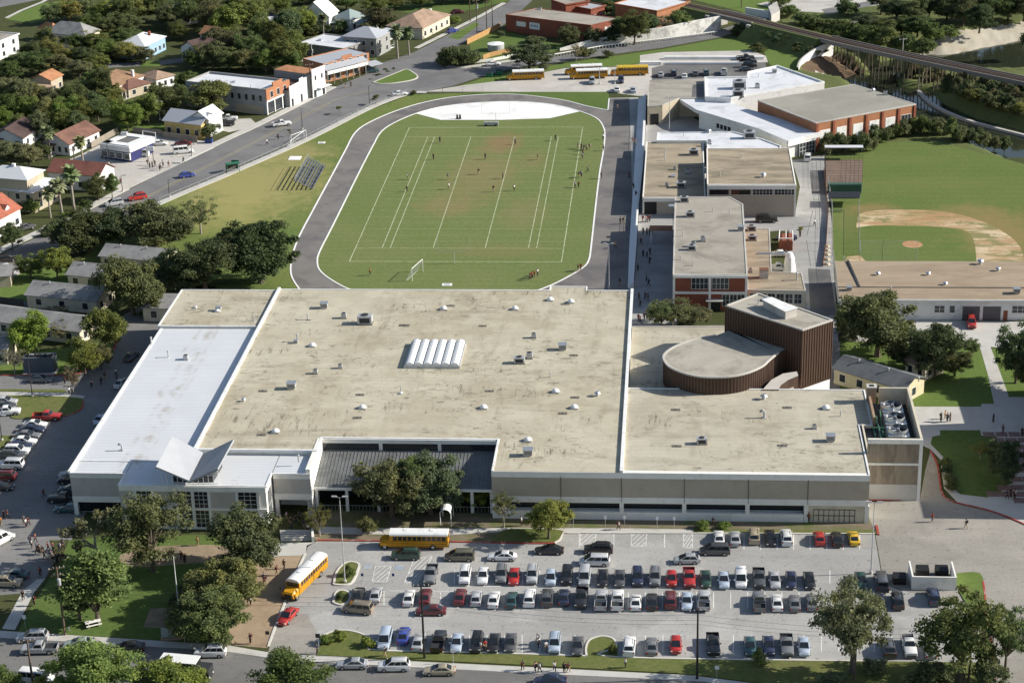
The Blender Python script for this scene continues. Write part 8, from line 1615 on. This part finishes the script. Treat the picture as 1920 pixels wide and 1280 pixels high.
T1(377, 438, 366, 78, 'sparse', 'olive', 'thin fan shaped tree with bare limbs on the dry lawn'); T1(108, 522, 456, 62, 'elm', 'lime', 'bright green tree on the lawn left of the portables'); T1(58, 522, 470, 50, 'elm', 'mid', 'green tree beside the tan shed'); T1(62, 668, 570, 82, 'elm', 'lime', 'bright yellow-green tree over the left portable classroom'); T1(200, 660, 560, 84, 'elm', 'mid', 'green tree between portables and hall corner'); T1(160, 702, 624, 76, 'elm', 'gold', 'yellowish tree beside the left drive'); T1(190, 690, 640, 50, 'elm', 'olive', 'olive tree at the bend of the left drive'); T1(105, 602, 572, 50, 'sparse', 'brown', 'small brown tree between two portables'); T1(138, 738, 680, 30, 'sparse', 'brown', 'withered orange tree at the drive corner'); T1(282, 590, 578, 40, 'shrub', 'mid', 'hedge bush below the small portable', 'shrub'); T1(115, 640, 600, 50, 'sparse', 'dull', 'thin tree in front of the left portable'); T1(28, 700, 650, 40, 'sparse', 'grey', 'pale leafless tree at the cream portable')
T1(24, 470, 410, 46, 'elm', 'oak', 'tree beside the red roofed house'); T1(185, 376, 318, 50, 'elm', 'oak', 'green tree left of the white end wall'); T1(211, 372, 316, 34, 'elm', 'mid', 'narrow green tree on the pavement corner'); T1(240, 246, 178, 64, 'elm', 'lime', 'bright yellow-green tree behind the corner shop'); T1(396, 222, 134, 72, 'upright', 'mid', 'tall green tree in front of the grey shop block'); T1(394, 258, 228, 38, 'elm', 'oak', 'small round tree in front of the yellow house'); T1(350, 172, 128, 45, 'elm', 'mid', 'green tree behind the tall one by the shop block')
for a in ((95, 408, 352, 'palm tree, shortest of the three by the white roofed house'), (117, 405, 336, 'palm tree in the middle of the three by the white roofed house'), (139, 394, 314, 'tallest palm tree of the three by the white roofed house'), (157, 312, 256, 'palm tree beside the corner shop'), (607, 72, 26, 'palm tree in front of the green roofed house'), (746, 110, 48, 'left palm tree of the pair beside the porch house'), (767, 104, 52, 'right palm tree of the pair beside the porch house'), (92, 298, 240, 'palm tree in front of the white bungalow')): T1(a[0], a[1], a[2], 20, 'palm', 'palm', a[3], 'palm tree', group='palm trees')
for a in ((637, 214, 197, 12, 'sapling', 'gold', 'young tree on the main road verge by itself'), (704, 196, 175, 16, 'sapling', 'dull', 'young tree on the verge beside the street lamp'), (543, 256, 240, 8, 'sapling', 'brown', 'thin sapling behind the goal frames'), (724, 140, 126, 11, 'sapling', 'mid', 'young tree on the traffic island'), (709, 148, 136, 9, 'sapling', 'dull', 'young tree at the left tip of the traffic island'), (738, 134, 126, 8, 'sapling', 'dull', 'tiny tree at the back of the traffic island'), (1500, 442, 424, 12, 'sapling', 'gold', 'potted young tree in the annex court')): T1(*a, group='young street trees')
T1(775, 178, 168, 14, 'shrub', 'dull', 'scrubby bush at the fence beside the white sedan', 'shrub'); T1(1263, 614, 556, 98, 'sparse', 'oak', 'leaning olive tree in the court beside the theatre'); T1(1240, 614, 560, 50, 'oak', 'oak', 'dense left half crown beside the leaning olive tree'); T1(1300, 612, 572, 60, 'oak', 'dull', 'grey-green tree right of the leaning olive tree')
for a in ((1645, 668, 546, 150, 'oak', 'oak', 'huge dark oak in front of the workshop'), (1600, 640, 566, 70, 'oak', 'oak', 'left shoulder oak beside the theatre tower'), (1752, 706, 592, 100, 'elm', 'oak', 'green tree right of the huge oak'), (1790, 705, 650, 60, 'elm', 'olive', 'small olive tree beside the garden path'), (1822, 665, 630, 34, 'elm', 'mid', 'little tree at the workshop forecourt'), (1904, 718, 588, 84, 'elm', 'oak', 'tall tree on the right lawn beyond the path'), (1930, 735, 640, 60, 'oak', 'oak', 'tree cut by the right edge'), (1882, 905, 822, 74, 'oak', 'deep', 'dark shaded tree on the plaza lawn'), (1838, 862, 826, 38, 'sparse', 'gold', 'pale leaved small tree on the plaza lawn'), (1700, 690, 640, 60, 'oak', 'deep', 'dark tree behind the yellow portable')): T1(*a, group='trees on the right lawns')
for i, (x, y, t) in enumerate(((1766, 872, 856), (1770, 888, 870), (1774, 904, 886), (1778, 918, 900))): T1(x+6, y, t, 26, 'shrub', 'oak', 'clipped hedge bush along the plaza ramp', 'shrub', group='hedge along the plaza ramp')
# roadside and railway greenery
TR('850 124 82 60;835 120 88 40;872 122 86 48;890 120 92 34', 'shrub', 'oak', 'dense dark hedge bush at the street corner', 'hedge at the street corner')
TR('992 132 76 84;1080 118 78 20 sparse brown;1095 112 84 22;1105 104 90 30;1140 108 92 24;1018 134 118 20', 'elm', 'dull', 'scrubby roadside tree near the bus lot', 'roadside trees by the bus lot')
TR('1066 88 40 50;1112 84 48 46;1140 82 56 40;1138 30 -6 30 upright oak;1172 78 16 40 upright mid;1190 84 8 54 elm mid;1216 70 14 40 upright oak;1244 68 26 40 sparse brown;1274 62 12 52 elm mid;1156 76 40 36', 'elm', 'oak', 'green tree behind the white retaining wall', 'trees behind the retaining wall')
TR('1396 66 38 40;1420 70 42 34;1446 80 52 40;1462 86 58 30;1478 90 66 30;1500 98 76 36;1524 104 82 30;1380 66 48 24;1540 100 88 24;1420 96 80 30', 'shrub', 'oak', 'dark bush on the near side of the railway', 'bushes along the near side of the railway')
TR('1508 48 20 50;1530 58 28 46;1556 66 34 50;1584 72 36 56;1612 78 42 50;1640 86 46 60;1668 94 50 56;1700 98 58 46;1730 104 66 40;1655 70 28 50 elm mid;1690 64 26 56 elm mid;1720 70 24 60 elm oak;1750 78 40 44;1780 70 44 40;1620 58 22 56 elm oak;1590 30 -8 44;1480 30 6 40;1462 12 -12 40', 'shrub', 'mid', 'bushy growth on the bank beyond the railway', 'bushes beyond the railway')
TR('1652 28 -30 60;1680 40 -10 60;1712 46 -14 60;1742 36 -22 56;1775 40 -20 64;1805 50 -10 60;1836 62 0 56;1818 40 -24 60;1860 40 -30 70;1890 38 -20 60;1920 40 -30 70;1930 90 40 30 shrub mid;1900 20 -40 70', 'elm', 'oak', 'dark tree at the top right beyond the river', 'trees beyond the river')
def bank(px, py, top, wpx, hue, lab, grp):
    q = P(px, py, -1.2); z_ = float(river_z(np.array([[q.x]]), np.array([[q.y]]))[0, 0])
    if z_ < -3.9: return
    q = P(px, py, z_); W = wpx/ppm(py); pr, w0, h0 = RND.choice(TREE['shrub']); c = GREEN[hue]; j = RND.uniform(.8, 1.25)
    inst(pr, 'shrub', lab, 'shrub', (q.x, q.y, z_), RND.uniform(0, 6), (W/w0, W/w0, max(.5, (py-top)/ppm(py)*1.1/h0)), grp, {'crown': tuple(x*j for x in c)})
for i in range(90):
    px = RND.uniform(1728, 1925); t = (px-1728)/197; lo = 166+8*t; hi = 188+62*t; py = RND.uniform(lo, hi); s = RND.uniform(18, 40); bank(px, py+4, py-s*.5, s, RND.choice(('olive', 'dull', 'elm', 'gold', 'olive')), 'rough olive bush on the river spit below the trestle', 'bushes on the river spit')
for i in range(44):
    t = (i/43)**1.15; px = 1548+370*t+RND.uniform(-6, 6); base = 268+ (14 if t < .25 else 0)-20*math.exp(-((t-.5)/.2)**2)+55*max(0, t-.62); s = RND.uniform(22, 38); bank(px, base+RND.uniform(-4, 6), base-s, s, RND.choice(('dull', 'oak', 'mid', 'olive', 'oak')), 'hedge bush between ball field and river', 'hedge between the ball field and the river')
for i in range(96):
    px = RND.uniform(1648, 1925); py = 130+(px-1648)*.16+RND.uniform(-6, 28); bank(px, py, py-RND.uniform(16, 30), RND.uniform(18, 32), RND.choice(('oak', 'deep', 'dull', 'brown', 'deep')), 'bush at the foot of the trestle', 'bushes at the foot of the trestle')
# the dense neighbourhood canopy, tree by tree
TR('100 44 0 46;130 40 -6 56;160 34 -14 54;200 44 -8 60;232 50 -12 60;262 44 -18 60;170 58 20 44 elm mid;215 72 18 50;245 68 22 46;320 56 0 56;350 52 -14 60;300 40 -16 56;400 60 -10 60;430 70 -4 64;380 40 -24 60;450 44 -20 64;480 60 -10 56;335 74 34 44', 'elm', 'oak', 'dark tree in the dense wood along the top', 'neighbourhood trees along the top')
TR('410 104 40 62;440 112 50 60;470 118 52 60;400 128 70 50;430 132 84 60 elm olive;465 134 88 56 elm olive;500 136 84 50;530 132 66 60;550 118 50 60;520 100 30 60;495 88 16 60;540 78 10 54;570 62 6 46;548 136 90 46;375 118 76 44 elm mid;360 130 88 36', 'elm', 'mid', 'green tree behind the row of shops', 'neighbourhood trees behind the shops')
TR('204 70 34 60 elm gold;232 90 48 60;262 100 56 52;180 96 52 56;150 96 58 50;205 110 70 60;240 116 72 56;272 118 84 44;120 90 50 44;95 112 64 56;66 120 70 50;92 90 44 40;160 122 84 50;130 120 82 46;75 140 88 60;40 138 92 56;110 140 96 50;20 150 110 46;185 136 96 50;150 146 108 50', 'elm', 'mid', 'leafy tree among the houses at the upper left', 'neighbourhood trees at the upper left')
TR('10 200 138 60;40 206 140 56;66 196 144 52;100 200 158 50;130 196 150 48;30 232 168 60;62 236 172 56;92 240 170 60 elm olive;124 238 172 58;156 232 168 56;184 228 164 54;210 216 158 50;146 206 146 48;170 190 138 44;192 190 120 46;0 250 190 50;116 258 196 46;82 262 200 50 elm olive;150 258 200 40;40 256 206 36;280 234 166 52;312 214 158 56;335 206 150 46;296 196 150 46;260 230 190 40;176 164 126 40;210 190 150 36', 'elm', 'mid', 'leafy tree around the bungalows on the left', 'neighbourhood trees around the bungalows')
TR('22 312 258 70;55 316 264 56;5 300 262 50;80 300 262 36', 'elm', 'olive', 'tree in front of the dark roofed bungalow', 'trees above the white metal roof')
TR('62 380 344 40 shrub oak;58 398 366 44 shrub mid;160 398 372 30 shrub mid;128 408 396 24 shrub lime', 'shrub', 'mid', 'garden bush by the palm trees', 'garden bushes by the palms')
TR('712 60 8 60 elm dull;690 66 36 36 elm dull;738 62 26 40;640 60 34 30 shrub oak;600 62 40 40 shrub oak;700 24 -14 50;742 16 -16 50;790 14 -24 50;830 8 -30 60;870 4 -34 60;910 2 -34 60;650 18 -16 50;620 4 -26 50;560 6 -24 60;520 26 -18 60;590 8 -20 40;855 44 28 22 shrub lime;938 70 56 18 shrub olive;1000 80 66 40 shrub dull', 'elm', 'mid', 'tree around the houses at the top middle', 'trees around the houses at the top middle')
TR('580 68 46 26;560 66 44 30;545 60 30 40;588 58 40 24', 'shrub', 'mid', 'bush behind the white flat store', 'bushes behind the white store')
# ---- people
def PP(spec, where, group, z=.02, pose=None):
    for it in spec.split(';'):
        a = it.split(); person(float(a[0]), float(a[1]), a[2], where, group, z, a[3] if len(a) > 3 else pose)
PP('765 337 w;763 360 k;840 337 g;842 355 w;825 268 k;813 300 k;966 271 n;910 299 k;897 327 k;943 335 n;926 360 k;964 358 w;1008 300 k;1042 264 n;1084 279 n;1090 280 k;1095 283 n;1100 282 g;1106 280 w;1093 290 k;1092 298 w;1086 334 k;1090 332 w;1102 323 n;1085 352 k;1078 352 w', 'on the football field', 'players on the football field')
PP('1131 262 w;1132 283 g;1128 335 k;998 522 o;1003 520 o;1008 517 w;994 525 m;1084 509 k;1089 507 r;694 516 o', 'by the field edge', 'runners at the edge of the field')
PP('1158 207 w;1186 268 m;1191 270 m;1163 420 k;1169 420 k;1180 335 n;1154 465 k;1162 535 k;1188 355 k;1192 370 k', 'on the track', 'people on the track')
PP('1205 416 n;1212 417 p;1216 416 k;1219 415 n;1206 440 n;1213 440 k;1218 440 n;1222 440 k;1202 458 m;1219 478 n;1206 482 k;1213 484 n;1218 495 k;1196 508 n;1212 528 g;1216 536 n;1198 562 k;1210 562 n;1215 563 k;1200 576 k;1197 602 m;1200 606 p;1208 600 k;1213 599 w', 'in the school yard', 'pupils in the school yard')
PP('1487 372 w;1527 424 w;1500 445 k;1226 222 r;1230 222 k', 'behind the school', 'people behind the school')
PP('1748 978 rg;1811 990 kt', 'crossing the driveway', 'people crossing the driveway'); PP('1516 978 o', 'by the hall wall', 'people by the hall')
PP('1764 790 k;1772 785 o;1776 791 k;1781 790 k;1862 792 k;1888 935 n;1895 932 k;1902 935 w;1916 818 k;1880 812 n;1920 858 m;1912 860 n', 'on the plaza', 'pupils on the plaza')
PP('1160 993 w;978 985 w;1338 985 k', 'on the front walk', 'people on the front walk')
PP('1010 1214 w;1008 1207 w;1023 1220 w;902 1221 w;910 1218 r;980 1256 n;1004 1259 p;1012 1260 w;1040 1258 w;1058 1260 k;1066 1260 n;1173 1252 w;722 1230 g;595 1225 n', 'near the front street', 'people near the front street')
PP('470 1206 k;520 1078 m;533 1066 k;495 1090 w;497 1096 r;455 1108 m;447 1136 m;466 1136 k;470 1134 w;458 1110 p;545 985 k;555 982 k;547 996 k;578 998 w;570 990 n;520 985 k;525 980 n;562 975 k;538 975 w;515 975 k', 'by the brick plaza', 'pupils by the brick plaza')
PP('296 1055 k;302 1052 w;275 1056 w;371 1022 y;340 1050 k;347 1056 k;356 1112 w;362 1108 w;270 1050 n', 'under the lawn trees', 'pupils on the front lawn')
PP('49 988 w;54 986 m;45 982 g;57 1020 n;60 1028 w;67 1016 m;70 1038 n;75 1038 k;80 1040 k;91 1032 r;100 1032 m;113 1034 w;119 1030 n;84 1048 k;92 1055 w;100 1058 k;108 1056 k;112 1053 n;118 1052 k;124 1058 k;129 1056 w;96 1048 g;104 1046 k;7 972 n;15 972 n;2 985 o;76 1080 r;44 1125 k;65 1135 k;83 932 k', 'in the west lot', 'pupils gathered in the west lot')
PP('122 720 k;130 740 w;136 738 w;172 727 w;190 722 k;198 713 k;220 718 k;218 705 w;54 698 w;73 698 w', 'on the left drive', 'pupils on the left drive')
PP('277 310 k;281 316 k;286 315 k;291 312 k;302 317 w;306 312 w;317 314 m;300 320 w;344 306 k;226 345 w', 'by the corner shop', 'people outside the corner shop'); PP('522 262 k;501 272 w;648 166 k;658 164 k;640 160 n', 'by the main road', 'people on the main road pavement')

# ---- labels: where two things would read alike, say which is which
def ordinal(objs):
    pos = {}
    for o in objs: pos[o.name] = proj(o.location)
    xs_ = [p[0] for p in pos.values()]; ys_ = [p[1] for p in pos.values()]; horiz = (max(xs_)-min(xs_)) >= (max(ys_)-min(ys_))
    objs = sorted(objs, key=lambda o: pos[o.name][0] if horiz else -pos[o.name][1]); n = len(objs)
    W_ = ['', 'first', 'second', 'third', 'fourth', 'fifth', 'sixth', 'seventh', 'eighth', 'ninth', 'tenth', 'eleventh', 'twelfth', 'thirteenth', 'fourteenth', 'fifteenth', 'sixteenth', 'seventeenth', 'eighteenth', 'nineteenth', 'twentieth']; W_ += ['twenty-'+q for q in W_[1:10]]+['thirtieth']+['thirty-'+q for q in W_[1:10]]+['fortieth']+['forty-'+q for q in W_[1:10]]+['fiftieth']+['fifty-'+q for q in W_[1:10]]
    for i, o in enumerate(objs):
        if horiz: t = 'leftmost' if i == 0 else 'rightmost' if i == n-1 else ('%s from left' % W_[i+1] if i < n/2 else '%s from right' % W_[n-i])
        else: t = 'nearest' if i == 0 else 'farthest' if i == n-1 else ('%s nearest' % W_[i+1] if i < n/2 else '%s farthest' % W_[n-i])
        o['label'] = '%s, %s' % (o['label'], t)
by = {}
for o in SC.objects:
    if o.parent is None and 'label' in o: by.setdefault(o['label'], []).append(o)
for l, v in by.items():
    if len(v) > 1: ordinal(v)
